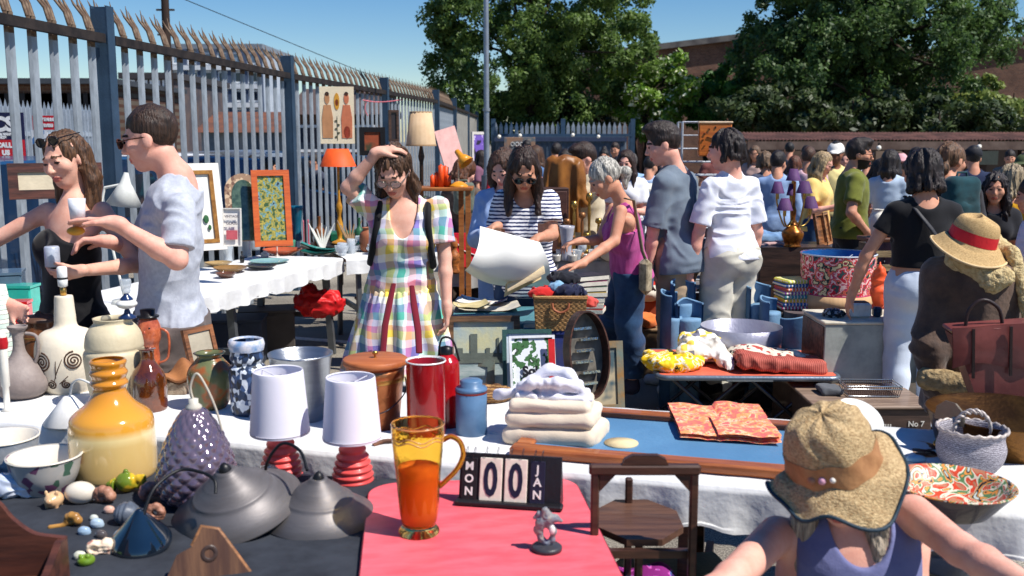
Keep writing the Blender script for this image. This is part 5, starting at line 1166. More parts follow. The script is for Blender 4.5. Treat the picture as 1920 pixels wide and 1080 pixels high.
t, k, H = pot('ceramic_lamp', 'cream ceramic lamp base painted with brown scrolls, bare bulb socket on top', 'lamp base', 131, 742, 574, ZB, 50, cr([(36, 0), (44, .10), (51, .30), (50, .50), (40, .62), (20, .68), (17, .80), (15, .97), (14, 1)], 4), M((226, 214, 192), .55, var=.06, bump=.15, bs=50), n=48)
def spiral(t, k, H, ang, zc, r0, turns, mt, cyl, w=.0022, hand=1):
 m = MB(); pts = []
 for i in range(int(turns*16)+1):
  q = 2*math.pi*i/16; rr = r0*(1-i/(turns*16+3)); x = hand*rr*math.sin(q); z = zc+rr*math.cos(q); rad = cyl(z); aa = ang+x/rad; pts.append((rad*math.sin(aa)*1.0, -rad*math.cos(aa), z))
 m.tube(pts, w, 5); m.build('scroll', mt, t)
brn = M((72, 48, 34), .6, bump=0)
cyl = lambda z: np.interp(z/H, [0, .1, .3, .5, .62], [36, 44, 51, 50, 40])*k+.0008
spiral(t, k, H, -.45, H*.36, .036, 3, brn, cyl, .0038); spiral(t, k, H, .60, H*.38, .034, 3, brn, cyl, .0038, -1); spiral(t, k, H, -.2, H*.13, .018, 2, brn, cyl, .003); spiral(t, k, H, .32, H*.13, .016, 2, brn, cyl, .003, -1)
for a0, z0, a1, z1 in ((-.1, .15, .25, .40), (.0, .2, .05, .38), (.1, .14, .4, .22)):
 m = MB(); m.tube([(cyl(H*z)*math.sin(a), -cyl(H*z)*math.cos(a), H*z) for a, z in [(a0+(a1-a0)*q/5, z0+(z1-z0)*q/5) for q in range(6)]], .002, 5); m.build('scroll', brn, t)
m = MB(); m.lathe([(.004, H), (.011, H+.002), (.011, H+.03), (.006, H+.032)], 14); m.build('brass_collar', brass, t)
m = MB(); m.lathe([(.006, H+.03), (.017, H+.036), (.018, H+.062), (.016, H+.064), (.018, H+.068), (.018, H+.105), (.012, H+.110), (.0005, H+.11)], 20); m.build('bulb_socket', M((236, 236, 232), .35, bump=0), t)
m = MB(); m.lathe([(.0186, H+.062), (.019, H+.065), (.0186, H+.069)], 20); m.build('socket_ring', M((30, 30, 30)), t)
t, k, H = pot('stoneware_pot', 'large ribbed cream stoneware pot with a wide mouth', 'pot', 221, 772, 612, ZB, 52, cr([(36, 0), (45, .2), (49, .42), (51, .60), (47, .66), (48, .70), (45, .82), (38, .90), (31, .95), (33, 1)], 4), M((206, 192, 160), .5, c2=(188, 172, 140), vs=5, bump=.1), n=48, wall=.006)
lampz = ZB+H; kk = k
t = thing('oil_lamp', 'small blue and white oil lamp with a clear glass chimney standing on the cream pot', 'lamp', G(239, 596, lampz+.002)); k = kk
t.location = (t.location.x, t.location.y, lampz)
blu = glz((34, 52, 92));
m = MB(); m.lathe([(.0005, 0), (.030, 0), (.031, .006), (.012, .018), (.009, .03), (.006, .034)], 24); m.build('foot', blu, t)
m = MB(); m.lathe(cr([(.008, .034), (.026, .040), (.036, .052), (.026, .064), (.008, .068)], 4), 28); m.build('reservoir', glz((228, 226, 218)), t)
m = MB(); m.lathe([(.022, .066), (.020, .072), (.010, .082), (.008, .088)], 24); m.build('burner', blu, t)
m = MB(); m.lathe(cr([(.010, .088), (.015, .098), (.015, .108), (.019, .120), (.018, .138), (.012, .14)], 3), 20); m.build('chimney', M((200, 208, 214), .08, alpha=.55, bump=0, spec=.8), t)
t, k, H = pot('figure_jug', 'orange face figure jug with a black hat behind the amber bottle', 'jug', 283, 705, 602, ZB, 20, cr([(14, 0), (17, .3), (16, .5), (20, .62), (21, .8), (15, .97), (10, 1)], 4), glz((196, 104, 66), (150, 70, 44), vs=25))
m = MB(); m.lathe([(.0005, H), (19*k, H-.002), (19*k, H+.004), (12*k, H+.006), (13*k, H+.030), (.0005, H+.032)], 20); m.build('hat', M((22, 22, 24), .3), t)
m = MB(); m.ball((0, -20*k, H*.76), (.006, .008, .008), 8); m.build('nose', glz((180, 80, 50)), t)
for s_ in (-1, 1): m = MB(); m.ball((s_*8*k, -18*k, H*.83), .004, 8); m.build('eye', M((20, 20, 20), .2), t)
m = MB(); m.tube(cr([(19*k, 0, H*.8), (34*k, 0, H*.7), (32*k, 0, H*.3), (16*k, 0, H*.2)], 4), .005, 6); m.build('handle', glz((196, 104, 66), (150, 70, 44), vs=25), t)
t, k, H = pot('glass_bottle', 'dark amber glass bottle with dimpled sides and a short neck', 'bottle', 281, 776, 664, ZB, 32, cr([(27, 0), (30, .04), (31, .35), (27, .60), (13, .80), (12, .97), (15, 1)], 4), M((58, 26, 10), .08, c2=(110, 52, 14), vs=14, coat=1., bump=.25, bs=22, spec=.8))
g = G(325, 742, ZB); t = thing('stone_block', 'small rough carved stone block under the tan leather pouch', 'block', g); m = MB(); m.box((0, .02, .028), (.10, .05, .055), bev=.006); m.build('block', M((176, 160, 140), .85, c2=(120, 100, 84), vs=30, bump=.6), t)
tan = M((168, 112, 68), .6, c2=(142, 90, 54), vs=7, bump=.15)
g = G(335, 742, ZB); g.z = ZB+.056
def ptc(u, v): return ((u-.5)*.16*(1-.12*v), -.01+.10*v, .05*math.sin(math.pi*u)**.6*(.25+v*.9)+.012*math.sin(u*9+v*4))
m = MB(); m.grid(ptc, 20, 12); m.grid(lambda u, v: tuple(Vector(ptc(1-u, v))-V(0, 0, .012)), 20, 12); m.tube([ptc(i/12, 0) for i in range(13)], .007, 6)
single('leather_pouch', m, tan, 'soft tan leather pouch lying on the stone block', 'pouch', g)
t, k, H = pot('vase', 'olive green vase with a reddish brown drip glaze and dark rim', 'vase', 397, 772, 668, ZB, 40, cr([(24, 0), (34, .18), (40, .48), (38, .70), (26, .86), (21, .93), (26, 1)], 5), blotch([(0, (60, 74, 52)), (.45, (104, 108, 74)), (.55, (150, 84, 46)), (.66, (96, 98, 66)), (.8, (56, 64, 46))], 14, r=.22, kind='noise', const=False), wall=.005)
m = MB(); m.lathe([(26.5*k, H*.985), (28*k, H*1.0), (24*k, H*1.01)], 28); m.build('rim', glz((48, 58, 42)), t)
vb = blotch([(0, (44, 58, 84)), (.4, (206, 214, 224)), (.7, (60, 84, 124)), (.85, (30, 34, 44))], 75, r=.3, bump=.5, stretch=(1, 1, .8))
t, k, H = pot('vase', 'tall blue and white textured studio vase with a pale rim', 'vase', 467, 784, 645, ZB, 33, cr([(27, 0), (31, .1), (32, .4), (33, .62), (26, .68), (30, .76), (28, .84), (31, .93), (29, 1)], 4), vb, wall=.005)
m = MB(); m.lathe([(30*k, H*.86), (32.5*k, H*.94), (30*k, H), (26*k, H*1.01), (25*k, H*.98)], 28); m.build('rim', glz((116, 150, 190), (220, 214, 214), vs=20), t)
t, k, H = pot('metal_pail', 'brushed aluminium pail with tapering sides', 'pail', 567, 797, 668, ZB, 58, [(40, 0), (41, .02), (56, .96), (58, .97), (58, 1)], M((176, 180, 184), .3, .9, var=.2, vs=4, stretch=(1, 1, 8)), n=48, wall=.003)
cop = M((186, 118, 74), .32, .85, c2=(150, 88, 56), vs=5)
t, k, H = pot('copper_bucket', 'copper bucket with a flat wooden lid and swing handle', 'bucket', 706, 812, 688, ZB, 55, [(40, 0), (42, .03), (51, .80), (52, .82), (54, 1)], cop, n=44)
m = MB(); m.lathe([(.0005, H), (57*k, H), (59*k, H+.005), (59*k, H+.018), (56*k, H+.022), (.0005, H+.023)], 44); lid = m.build('lid', wood((182, 106, 60), (156, 84, 46)), t)
m = MB(); m.lathe([(.004, H+.023), (.003, H+.032), (.010, H+.036), (.008, H+.044), (.0005, H+.046)], 12); m.build('knob', brass, lid)
m = MB(); m.tube(cr([(-54*k, 0, H*.8), (-56*k, -20*k, H*.6), (-30*k, -52*k, H*.40), (0, -60*k, H*.34), (30*k, -52*k, H*.40), (56*k, -20*k, H*.6), (54*k, 0, H*.8)], 5), .0022, 6); m.build('swing_handle', darkmet, t)
m = MB(); m.lathe([(51.5*k, H*.76), (52.6*k, H*.80), (51.8*k, H*.84)], 40); m.build('brass_band', brass, t)
for px in (-22, -6, 10): m = MB(); m.box((px*k, -51*k, H*.72), (.008, .004, .018), bev=.001); m.build('rivet_plate', M((226, 170, 130), .2, .9), t)
t, k, H = pot('canister', 'tall glossy red enamel canister with a pale open mouth', 'canister', 800, 824, 680, ZB, 37, [(35, 0), (36, .02), (36, .97), (37, 1)], glz((156, 14, 20), (140, 10, 16)), n=40, wall=.003)
m = MB(); m.lathe([(34.6*k, H*.03), (34.6*k, H*.998), (36.9*k, H*1.003), (37.4*k, H*.985)], 36); m.build('inner_enamel', glz((226, 226, 222)), t)
t, k, H = pot('vacuum_flask', 'round shouldered red vacuum flask with black carry strap behind the red canister', 'flask', 838, 806, 668, ZB, 24, cr([(22, 0), (24, .05), (24, .80), (20, .93), (11, 1)], 4), glz((170, 16, 22)))
m = MB(); m.lathe([(12*k, H), (12*k, H+.022), (.0005, H+.028)], 20); m.build('cap', M((24, 24, 26), .3), t)
m = MB(); m.tube(cr([(-14*k, 0, H*.97), (-8*k, 0, H+.05), (12*k, 0, H+.045), (24*k, 0, H*.9)], 5), .004, 6); m.build('strap', M((20, 20, 22)), t)
bj = glz((88, 122, 156), (76, 108, 142), r=.4, coat=.2)
t, k, H = pot('storage_jar', 'slate blue ceramic storage jar with a stepped lid', 'jar', 884, 822, 735, ZB, 29, [(27, 0), (29, .03), (29, .97), (26, 1)], bj)
m = MB(); m.lathe([(.0005, H), (29*k, H), (30*k, H+.006), (28*k, H+.012), (20*k, H+.016), (21*k, H+.032), (17*k, H+.037), (.0005, H+.038)], 32); m.build('lid', bj, t)
m = MB(); m.lathe([(29.3*k, H*.96), (29.8*k, H*.985), (29.3*k, H)], 32); m.build('seal', M((120, 40, 34)), t)
def sdf_thing(name, label, cat, loc, ops, r, h, mt, group=None, rz=0, part=None):
 r = r if isinstance(r, tuple) else (r, r, r); o = sdf_obj(name, ops, V(-r[0], -r[1], -.02), V(r[0], r[1], r[2]), h, mt); o.location = loc; o.rotation_euler = (0, 0, R(rz)); return tag(o, label, cat, group)
def wrink(a, fx, fz=None, s=0.): return ('n', fold(a, fx, fz or fx, seed=s), 0)
weave = wave((150, 108, 62), [(0, (176, 136, 84)), (.5, (104, 70, 40))], 34, 'Z', dist=3, const=False)
g = G(918, 752, ZB); sdf_thing('woven_basket', 'flattened brown woven basket behind the blue jar', 'basket', g, [('u', ell((0, 0, .03), (.09, .07, .035)), 0), ('s', ell((0, -.0, .06), (.075, .05, .03)), .01), wrink(.003, 40)], (.11, .09, .09), .004, weave)
crm = cloth((222, 206, 184), (206, 190, 168), vs=5)
g = G(1040, 845, ZB);
ops = []
for i, (w_, hh_, zz_) in enumerate(((.30, .060, .028), (.28, .050, .080), (.25, .036, .118))): ops.append(('u', rbox((.01-.008*i, .008*i, zz_), (w_, .215-.01*i, hh_), hh_*.45, np.array(Matrix.Rotation(R(-6+i*5), 3, 'Z') @ Matrix.Rotation(R(-2+i), 3, 'Y'))), .003))
sdf_thing('folded_blanket', 'stack of folded cream cotton sheets at the middle of the white table', 'linen', V(g.x-.0, g.y+.10, ZB+.006), ops+[wrink(.005, 9, 12)], (.20, .16, .19), .0045, crm, rz=-14)
wht = cloth((226, 224, 230), (210, 208, 218), vs=9)
def rope(pts, r, k=.012): return [('u', cone(pts[i], pts[i+1], r[i] if isinstance(r, list) else r, r[i+1] if isinstance(r, list) else r), k) for i in range(len(pts)-1)]
ops = [('u', rbox((0, 0, .012), (.22, .13, .022), .01), 0), ('u', rbox((-.01, .01, .034), (.19, .11, .022), .01), .006)]
ops += rope([(-.10, -.02, .03), (-.06, -.05, .055), (.02, -.055, .06), (.08, -.02, .05), (.11, -.03, .012)], .015)+rope([(-.07, .03, .045), (-.02, .04, .08), (.04, .03, .07), (.07, .0, .05)], .017)+rope([(-.12, 0, .01), (-.16, -.01, .003), (-.18, .0, .0)], .016)
sdf_thing('folded_robe', 'crumpled white towelling robe lying on the cream sheets', 'robe', V(g.x+.0, g.y+.12, ZB+.136), ops+[wrink(.006, 14, 22, 3)], (.20, .12, .12), .0045, wht, rz=-12)
m = MB(); m.lathe([(.0005, 0), (.05, 0), (.052, .006), (.0005, .008)], 28); single('coaster', m, M((228, 206, 160), .6), 'round pale wooden mat poking out beside the cream sheets', 'mat', G(1165, 833, ZB+.02))
ang = -15.2
a, b = G(1000, 862, ZB), G(1480, 932, ZB); ctr = G(1300, 848, ZB)
t = thing('framed_board', 'large blue board in a stepped wooden frame lying flat on the white table', 'board', V(ctr.x+.0, ctr.y+.05, ZB+.006), ang)
wf = wood((172, 98, 48), (132, 68, 34), coat=.4); L_, D_ = .96, .46
for sy in (-1, 1): m = MB(); m.box((0, sy*(D_/2), .016), (L_+.06, .055, .030), bev=.006); m.build('rail', wf, t)
for sx in (-1, 1): m = MB(); m.box((sx*(L_/2), 0, .015), (.055, D_-.06, .027), bev=.006); m.build('rail', wf, t)
m = MB(); m.box((0, 0, .012), (L_-.05, D_-.05, .008)); m.build('blue_panel', M((90, 134, 170), .5, c2=(82, 124, 160), vs=4), t)
m = MB(); m.box((0, D_/2-.045, .026), (L_-.06, .012, .012)); m.build('inner_moulding', wood((96, 54, 32)), t)
band = blotch([(0, (236, 120, 96)), (.38, (236, 104, 100)), (.46, (244, 150, 96)), (.54, (250, 186, 150)), (.6, (232, 100, 96)), (.75, (240, 150, 104))], 34, r=.8, kind='noise', detail=6)
c = G(1345, 812, ZB)
def bf(u, v):
 x = (u-.5)*.30-.06*(v-.5); y = (v-.5)*.36; z = .016+.004*abs(vnoise(u*9, v*9, 1))+.0025*math.sin(u*14+v*5)+(.012 if u > .5 and v > .55 else 0)*(1)-.004*max(0, abs(v-.5)*2-.9)*10
 return (x, y, z)
m = MB(); m.grid(bf, 40, 40); m.grid(lambda u, v: (bf(1-u, v)[0]*1.01, bf(1-u, v)[1]*1.01, bf(1-u, v)[2]-.012), 40, 40)
m.grid(lambda u, v: (bf(1-u*.62, v*.5)[0]*1.005, bf(1-u*.62, v*.5)[1]*1.02, bf(1-u*.62, v*.5)[2]+.008), 24, 20)
m.f[-480:] = [f[::-1] for f in m.f[-480:]]
single('bandana', m, band, 'folded orange and coral printed bandana lying on the blue board', 'cloth', V(c.x+.01, c.y+.0, ZB+.030), -12)
t, k, H = pot('bread_plate', 'round brown speckled plate with a yellow rim behind the silver basket', 'plate', 1712, 852, 842, ZB, 50, [(30, 0), (48, .8), (50, 1)], blotch([(0, (120, 84, 64)), (.5, (190, 160, 130)), (.7, (90, 60, 50))], 60, r=.4), n=40, hk=2.4)
m = MB(); m.lathe([(48*k, H*.86), (51*k, H*1.1), (50*k, H*1.2), (47*k, H)], 40); m.build('rim', brass, t)
wire = M((176, 172, 178), .35, .6, c2=(120, 116, 122), vs=60)
t, k, H = pot('silver_basket', 'woven silver grey basket with a twisted loop handle', 'basket', 1818, 890, 812, ZB, 62, cr([(40, 0), (50, .2), (55, .5), (51, .8), (55, 1)], 4), wave((170, 166, 172), [(0, (190, 186, 192)), (.55, (110, 104, 112))], 60, 'Z', dist=6, const=False), n=56, wall=.005)
m = MB(); k2 = k
for s_ in (0, 1): m.tube([((55*k2-0)*math.cos(q)*(.55), 30*k*math.sin(q*0)+.006*math.sin(q*9+s_*3.14), H*.92+34*k*math.sin(q)+.006*math.cos(q*9+s_*3.14)) for q in np.linspace(0, math.pi, 30)], .0042, 6)
m.build('handle', M((186, 176, 170), .5, .3), t)
m = MB(); m.tube([(55*k*math.cos(q), 55*k*math.sin(q), H+.003*math.sin(q*20)) for q in np.linspace(0, 2*math.pi, 60)], .0045, 6, caps=False); m.build('rim', M((196, 184, 176), .5, .3), t)
t, k, H = pot('brass_pan', 'large shallow brass preserving pan with an upright pierced lug', 'pan', 1880, 868, 780, ZB, 122, [(98, 0), (104, .05), (120, .95), (124, 1)], M((128, 88, 42), .32, .85, c2=(84, 56, 30), vs=6), n=56, wall=.004)
m = MB(); m.prism([(x*k, y*k) for x, y in ((-30, 0), (30, 0), (26, 22), (10, 34), (-10, 34), (-26, 22))], -.003, .003, Matrix.Translation((-112*k, -46*k, H*.9)) @ Matrix.Rotation(R(-65), 4, 'Z') @ XF); m.build('lug', M((120, 112, 100), .4, .7), t)
m = MB(); m.tube(cr([(-118*k, -30*k, H*.4), (-130*k, -36*k, H*.25), (-112*k, -52*k, H*.2)], 4), .004, 6); m.build('loop', brass, t)
t = thing('enamel_plate', 'white enamel plate propped up behind the straw hat', 'plate', P(1604, 792, 2.85), rot=(R(38), R(6), 0)); m = MB(); m.lathe([(.0005, 0), (.055, 0), (.078, .010), (.080, .012), (.077, .012), (.054, .004), (.0005, .004)], 48); m.build('body', glz((228, 228, 222)), t)
swirl = M((200, 120, 80), .4, coat=.15, name='swirl'); nt = swirl.node_tree
tc = N(nt, 'ShaderNodeTexCoord'); wv = N(nt, 'ShaderNodeTexNoise'); wv.inputs['Scale'].default_value = 12; wv.inputs['Distortion'].default_value = 3.5; wv.inputs['Detail'].default_value = 1
nt.links.new(tc.outputs['Object'], wv.inputs[0]); colour_of(swirl, ramp(nt, wv.outputs[0], [(.0, (180, 120, 90)), (.38, (206, 70, 40)), (.45, (222, 214, 190)), (.51, (90, 130, 84)), (.57, (232, 150, 70)), (.63, (40, 44, 48)), (.7, (190, 200, 190))], True))
g = G(1782, 962, ZB); t = thing('glass_bowl', 'wide dark bowl with a swirling orange, green and white glazed inside', 'bowl', g, 0); k = g.length/F; H = .078
m = MB(); m.lathe([(.0005, 0), (52*k, 0), (60*k, .006), (98*k, H*.94), (101*k, H)], 56); m.build('body', M((64, 64, 72), .35, coat=.3), t)
m = MB(); m.lathe([(101*k, H), (102*k, H+.003), (99*k, H+.004), (90*k, H*.80), (70*k, H*.42), (40*k, H*.26), (.0005, H*.22)], 56); m.build('glazed_inside', swirl, t)
for i, (px, py, c_) in enumerate(((1718, 868, (150, 190, 210)), (1700, 882, (60, 70, 90)))):
 m = MB(); m.ball((0, 0, .012), (.03, .018, .012), 14); single('pebble', m, M(c_, .3), ('pale blue glazed pebble dish', 'dark slate pebble dish')[i]+' beside the swirling glass bowl', 'dish', G(px, py, ZB))
g = G(132, 792, ZB); t = thing('wall_lamp', 'small white cone lamp on the edge of the white table, with curved wire arm', 'lamp', g); k = g.length/F
m = MB(); m.lathe([(43*k, .0), (44*k, .004), (12*k, .082), (8*k, .09), (.0005, .092)], 32); m.build('shade', M((232, 230, 226), .5, bump=0), t)
m = MB(); m.tube(cr([(.004, 0, .09), (.02, -.01, .135), (.055, -.03, .155), (.10, -.05, .145)], 5), .0035, 8); m.build('arm', M((222, 222, 218), .4, bump=0), t)
t, k, H = pot('cone_lighthouse', 'pale green and white striped ceramic cone at the left edge', 'ceramic', 8, 735, 560, ZB, 34, [(34, 0), (33, .1), (20, .75), (14, 1)], wave((200, 210, 196), [(0, (196, 212, 200)), (.5, (44, 48, 52)), (.62, (228, 224, 214))], 9, 'Z', dist=.5))
t, k, H = pot('candlestick', 'white candle with a red ribbon in a dark stick at the left edge', 'candle', 14, 775, 640, ZB, 8, [(12, 0), (5, .05), (5, .3), (7, .32), (7, .95), (2, 1)], M((232, 226, 214), .4, bump=0), n=16)
m = MB(); m.lathe([(7.6*k, H*.78), (9*k, H*.84), (7.6*k, H*.92)], 14); m.build('ribbon', M((190, 24, 34), .5), t)
g = G(215, 664, ZB); t = thing('wire_tray', 'low black wire tray behind the cream lamp base', 'tray', (g.x-.0, 3.86, ZB)); W_, D_ = .50, .12
for z in (.004, .085): m = MB(); m.tube([(-W_/2, -D_/2, z), (W_/2, -D_/2, z), (W_/2, D_/2, z), (-W_/2, D_/2, z), (-W_/2, -D_/2, z)], .003, 5); m.build('rim', darkmet, t)
m = MB()
for i in range(26):
 for y in (-D_/2, D_/2): m.tube([(-W_/2+W_*i/25, y, .004), (-W_/2+W_*i/25, y, .085)], .0014, 4)
m.build('wire_mesh', darkmet, t)
g = G(388, 700, ZB); t = thing('picture_frame', 'small leaning wooden frame seen edge on behind the olive vase', 'frame', V(g.x, g.y, ZB), rot=(R(-14), 0, R(62))); m = MB(); m.frame(.16, .19, .02, .015, Matrix.Translation((0, 0, .097))); m.build('frame', wood((150, 96, 60)), t); m = MB(); m.box((0, .002, .097), (.12, .004, .15)); m.build('picture', M((170, 160, 140), .6), t)
sdf_thing('dried_leaf_bowl', 'heap of curled tan dried leaves behind the blue textured vase', 'leaves', G(436, 722, ZB), [('u', ell((0, 0, .03), (.045, .04, .03)), 0), wrink(.016, 40)], (.08, .08, .08), .004, tan)
for i, (px, c_) in enumerate(((648, (210, 216, 220)), (632, (60, 130, 150)))):
 m = MB(); m.lathe(cr([(.0005, 0), (.02, 0), (.022, .02), (.012, .05), (.018, .075), (.004, .08)], 3), 16, wob=lambda q, z: 1+.15*math.sin(q*5+z*90)); single('glass_ornament', m, M(c_, .1, coat=.6), ('clear', 'turquoise')[i]+' twisted glass ornament between pail and copper bucket', 'ornament', G(px, 775-i*12, ZB), rz=i*40)

# ---------------------------------------------------------------- red table
ZR = .7215
amber = M((252, 222, 130), .03, bump=.15, bs=30, var=.02, trans=1., ior=1.25); bsdf(amber).inputs['Transmission Weight'].default_value = 1
t = thing('glass_jug', 'tall amber glass jug half filled with orange, with a scrolled handle', 'jug', G(786, 998, ZR)); k = t.location.length/F*.93
pr = cr([(40, 0), (41, 6), (33, 18), (36, 28), (40, 60), (44, 120), (47, 150), (51, 196), (52, 228)], 5); H = 228*k
m = MB(); pp = [(r*k, z*k) for r, z in pr]; m.lathe([(.0005, 0)]+pp+[(r-.0025, z) for r, z in pp[::-1] if z > .02]+[(.0005, .02)], 48, wob=lambda q, z: 1+(.012*math.sin(q*12) if z > .06 else 0)); m.build('glass_body', amber, t)
m = MB(); m.lathe([(.0005, .028), (35*k, .03), (38*k, 60*k), (41*k, 118*k), (42*k, 138*k), (.0005, 139*k)], 40); m.build('orange_fill', M((252, 150, 96), .3, var=.06, bump=0, trans=.35, ior=1.1), t)
for zz in (196, 203, 225): m = MB(); m.tube([((51.2+(1 if zz > 210 else 0))*k*math.cos(q), (51.2+(1 if zz > 210 else 0))*k*math.sin(q), (zz+4*math.sin(q*6 if zz < 210 else 0))*k) for q in np.linspace(0, 2*math.pi, 60)], .0018, 5, caps=False); m.build('rim_band', M((206, 150, 90), .15, coat=.8), t)
m = MB(); m.tube(cr([(50*k, 0, 192*k), (66*k, -.004, 200*k), (84*k, -.008, 190*k), (90*k, -.01, 165*k), (78*k, -.008, 135*k), (56*k, -.004, 110*k), (42*k, 0, 96*k)], 5), [.0065]*31, 10); m.build('handle', M((206, 140, 44), .06, bump=0, trans=.8, ior=1.3), t)
g = G(955, 948, ZR); t = thing('flip_calendar', 'black wooden flip calendar showing MON 00 JAN on hanging tiles', 'calendar', g, -10)
blkw = M((30, 28, 32), .45, var=.3); W_ = .235; kx = W_/2
X0 = Matrix.Rotation(R(-14), 4, 'X')
m = MB(); m.add([(-kx, -.006, 0), (kx, -.006, 0), (kx, .05, 0), (-kx, .05, 0), (-kx, .022, .112), (kx, .022, .112), (kx, .028, .112), (-kx, .028, .112)], [(3, 2, 1, 0), (4, 5, 6, 7), (0, 1, 5, 4), (1, 2, 6, 5), (2, 3, 7, 6), (3, 0, 4, 7)]); m.build('stand', blkw, t)
m = MB(); m.box((0, -.008, .006), (W_+.012, .03, .012), bev=.003); m.build('base', blkw, t)
cream = M((224, 212, 196), .6, var=.12, vs=20); redw = M((120, 40, 44), .6)
def tile(x, w_, h, mt, s, size, tm, vertical=False, z0=.008, bold=.0):
 X = Matrix.Translation((x, -.007, z0)) @ X0; m = MB(); m.box((0, 0, h/2), (w_, .004, h), X, bev=.0015); tl_ = m.build('tile', mt, t)
 m = MB()
 if vertical:
  for i, ch in enumerate(s): text_mesh(m, ch, size, X @ Matrix.Translation((0, -.0028, h*(.80-.29*i))) @ XF, ext=.0005, bold=bold)
 else: text_mesh(m, s, size, X @ Matrix.Translation((0, -.0028, h*.48)) @ XF @ Matrix.Diagonal((.80, 1.28, 1, 1)), ext=.0005, bold=bold)
 m.build('lettering', tm, tl_)
 for dx in (-w_*.25, w_*.25):
  m = MB(); m.tube([X @ V(dx+.004*math.cos(q)*.5, .004+.010*math.sin(q), h-.002+.013+.014*math.cos(q)) for q in np.linspace(0, 6.28, 14)], .0007, 4); m.build('ring', darkmet, t)
ink = M((24, 26, 52), .5, bump=0); wtx = M((226, 224, 220), .5, bump=0)
tile(-.094, .036, .098, blkw, 'MON', .026, wtx, True, bold=.0006)
tile(-.044, .052, .100, cream, '0', .082, ink, bold=.0022); tile(.014, .052, .100, cream, '0', .082, ink, bold=.0022)
tile(.064, .034, .098, M((30, 30, 52), .5), 'JAN', .027, wtx, True, bold=.0006)
m = MB(); m.box((.098, .006, .055), (.02, .006, .09), X0); m.build('side_strip', redw, t); t.scale = (1.16, 1.16, 1.16)
t = thing('figurine', 'small blue grey twisted animal figurine on a round dark base', 'figurine', G(1025, 1030, ZR)); k = t.location.length/F
m = MB(); m.lathe([(.0005, 0), (29*k, 0), (29*k, 6*k), (25*k, 9*k), (.0005, 10*k)], 28); m.build('base', M((60, 60, 66), .4), t)
ops = rope([(.0, 0, .012), (-.013, 0, .028), (-.020, 0, .048), (-.014, -.002, .066), (0.002, -.004, .080), (-.004, -.004, .098)], [.006, .007, .010, .012, .012, .008], .006)+rope([(0, 0, .012), (.014, 0, .026), (.016, 0, .044), (.008, 0, .060), (0, 0, .07)], [.006, .006, .007, .009, .01], .006)+rope([(.0, 0, .075), (.02, -.002, .078), (.034, 0, .070)], [.012, .008, .004], .006)+rope([(0, 0, .085), (-.018, 0, .088), (-.03, 0, .078)], [.009, .006, .003], .004)
sdf_obj('body', ops+[wrink(.0015, 90)], V(-.05, -.03, -.0), V(.05, .03, .12), .0014, blotch([(0, (92, 112, 140)), (.5, (120, 122, 128)), (.8, (170, 160, 140))], 60, kind='noise', const=False, r=.5), t)
m = MB(); m.ball((.012, -.009, .052), (.008, .006, .012), 10); m.build('egg', M((228, 226, 220), .3), t)
# ---------------------------------------------------------------- small dark chair with octagonal seat
dw_ = wood((78, 50, 38), (50, 32, 26), r=.45)
YC = 2.33; a, b = P(1116, 878, YC), P(1302, 886, YC); t = thing('wooden_chair', 'small dark wooden chair with an octagonal seat and a low crested back', 'chair', ((a.x+b.x)/2, YC, 0), 0); wd = b.x-a.x; zt = P(1210, 880, YC).z
for s_ in (-1, 1):
 m = MB(); m.bar((s_*wd/2, 0, .0), (s_*wd/2, 0, zt), .020, .020, bev=.004); m.build('back_post', dw_, t)
 m = MB(); m.add([(s_*(wd/2-.011), -.006, zt-.012), (s_*(wd/2-.05), -.006, zt-.012), (s_*(wd/2-.011), -.006, zt-.055), (s_*(wd/2-.011), .006, zt-.012), (s_*(wd/2-.05), .006, zt-.012), (s_*(wd/2-.011), .006, zt-.055)], [(0, 1, 2), (5, 4, 3), (0, 3, 4, 1), (1, 4, 5, 2)]); m.build('corner_bracket', dw_, t)
m = MB(); m.box((0, 0, zt), (wd+.03, .024, .026), bev=.005); m.build('top_rail', dw_, t)
m = MB(); m.prism([(-.056, 0), (.056, 0), (.05, .014), (.03, .024), (-.03, .024), (-.05, .014)], -.009, .009, Matrix.Translation((0, 0, zt+.0135)) @ XF); m.build('crest', dw_, t)
zs = P(1218, 972, 2.52).z; yo = 2.52-YC
oct_ = [(x*.112, y*.14) for x, y in ((-.4, -1), (.4, -1), (1, -.4), (1, .4), (.4, 1), (-.4, 1), (-1, .4), (-1, -.4))]
m = MB(); m.prism(oct_, zs-.018, zs, Matrix.Translation((.01, yo, 0))); m.build('seat', wood((96, 66, 50), (70, 46, 36), axis=0), t)
m = MB(); m.box((.0, .035, zs-.03), (wd, .02, .02)); m.build('cross_rail', dw_, t)
for x, y in ((-.0, yo-.11), (-.0, yo+.12)): m = MB(); m.bar((x, y, 0), (x, y, zs-.019 if y < yo else zs+.07), .02, .02, bev=.004); m.build('leg', dw_, t)
g = V(.31, 2.62, 0); sdf_thing('striped_bag', 'purple and blue striped shopping bag on the ground under the small chair', 'bag', g, [('u', rbox((0, 0, .26), (.30, .2, .46), .05), 0), wrink(.02, 9, 9)], (.22, .18, .56), .009, wave((130, 40, 130), [(0, (124, 26, 112)), (.35, (200, 90, 180)), (.45, (70, 90, 150)), (.75, (60, 24, 90))], 5.2, 'Z', dist=4, name='bagstripe'))
m = MB(); m.box((0, 0, .2), (.34, .26, .4), bev=.02); m.frame(.34, .06, .02, .02, Matrix.Translation((0, -.13, .37))); single('green_crate', m, M((26, 78, 58), .5), 'dark green plastic crate behind the striped bag under the chair', 'crate', (.50, 2.84, 0), 8)
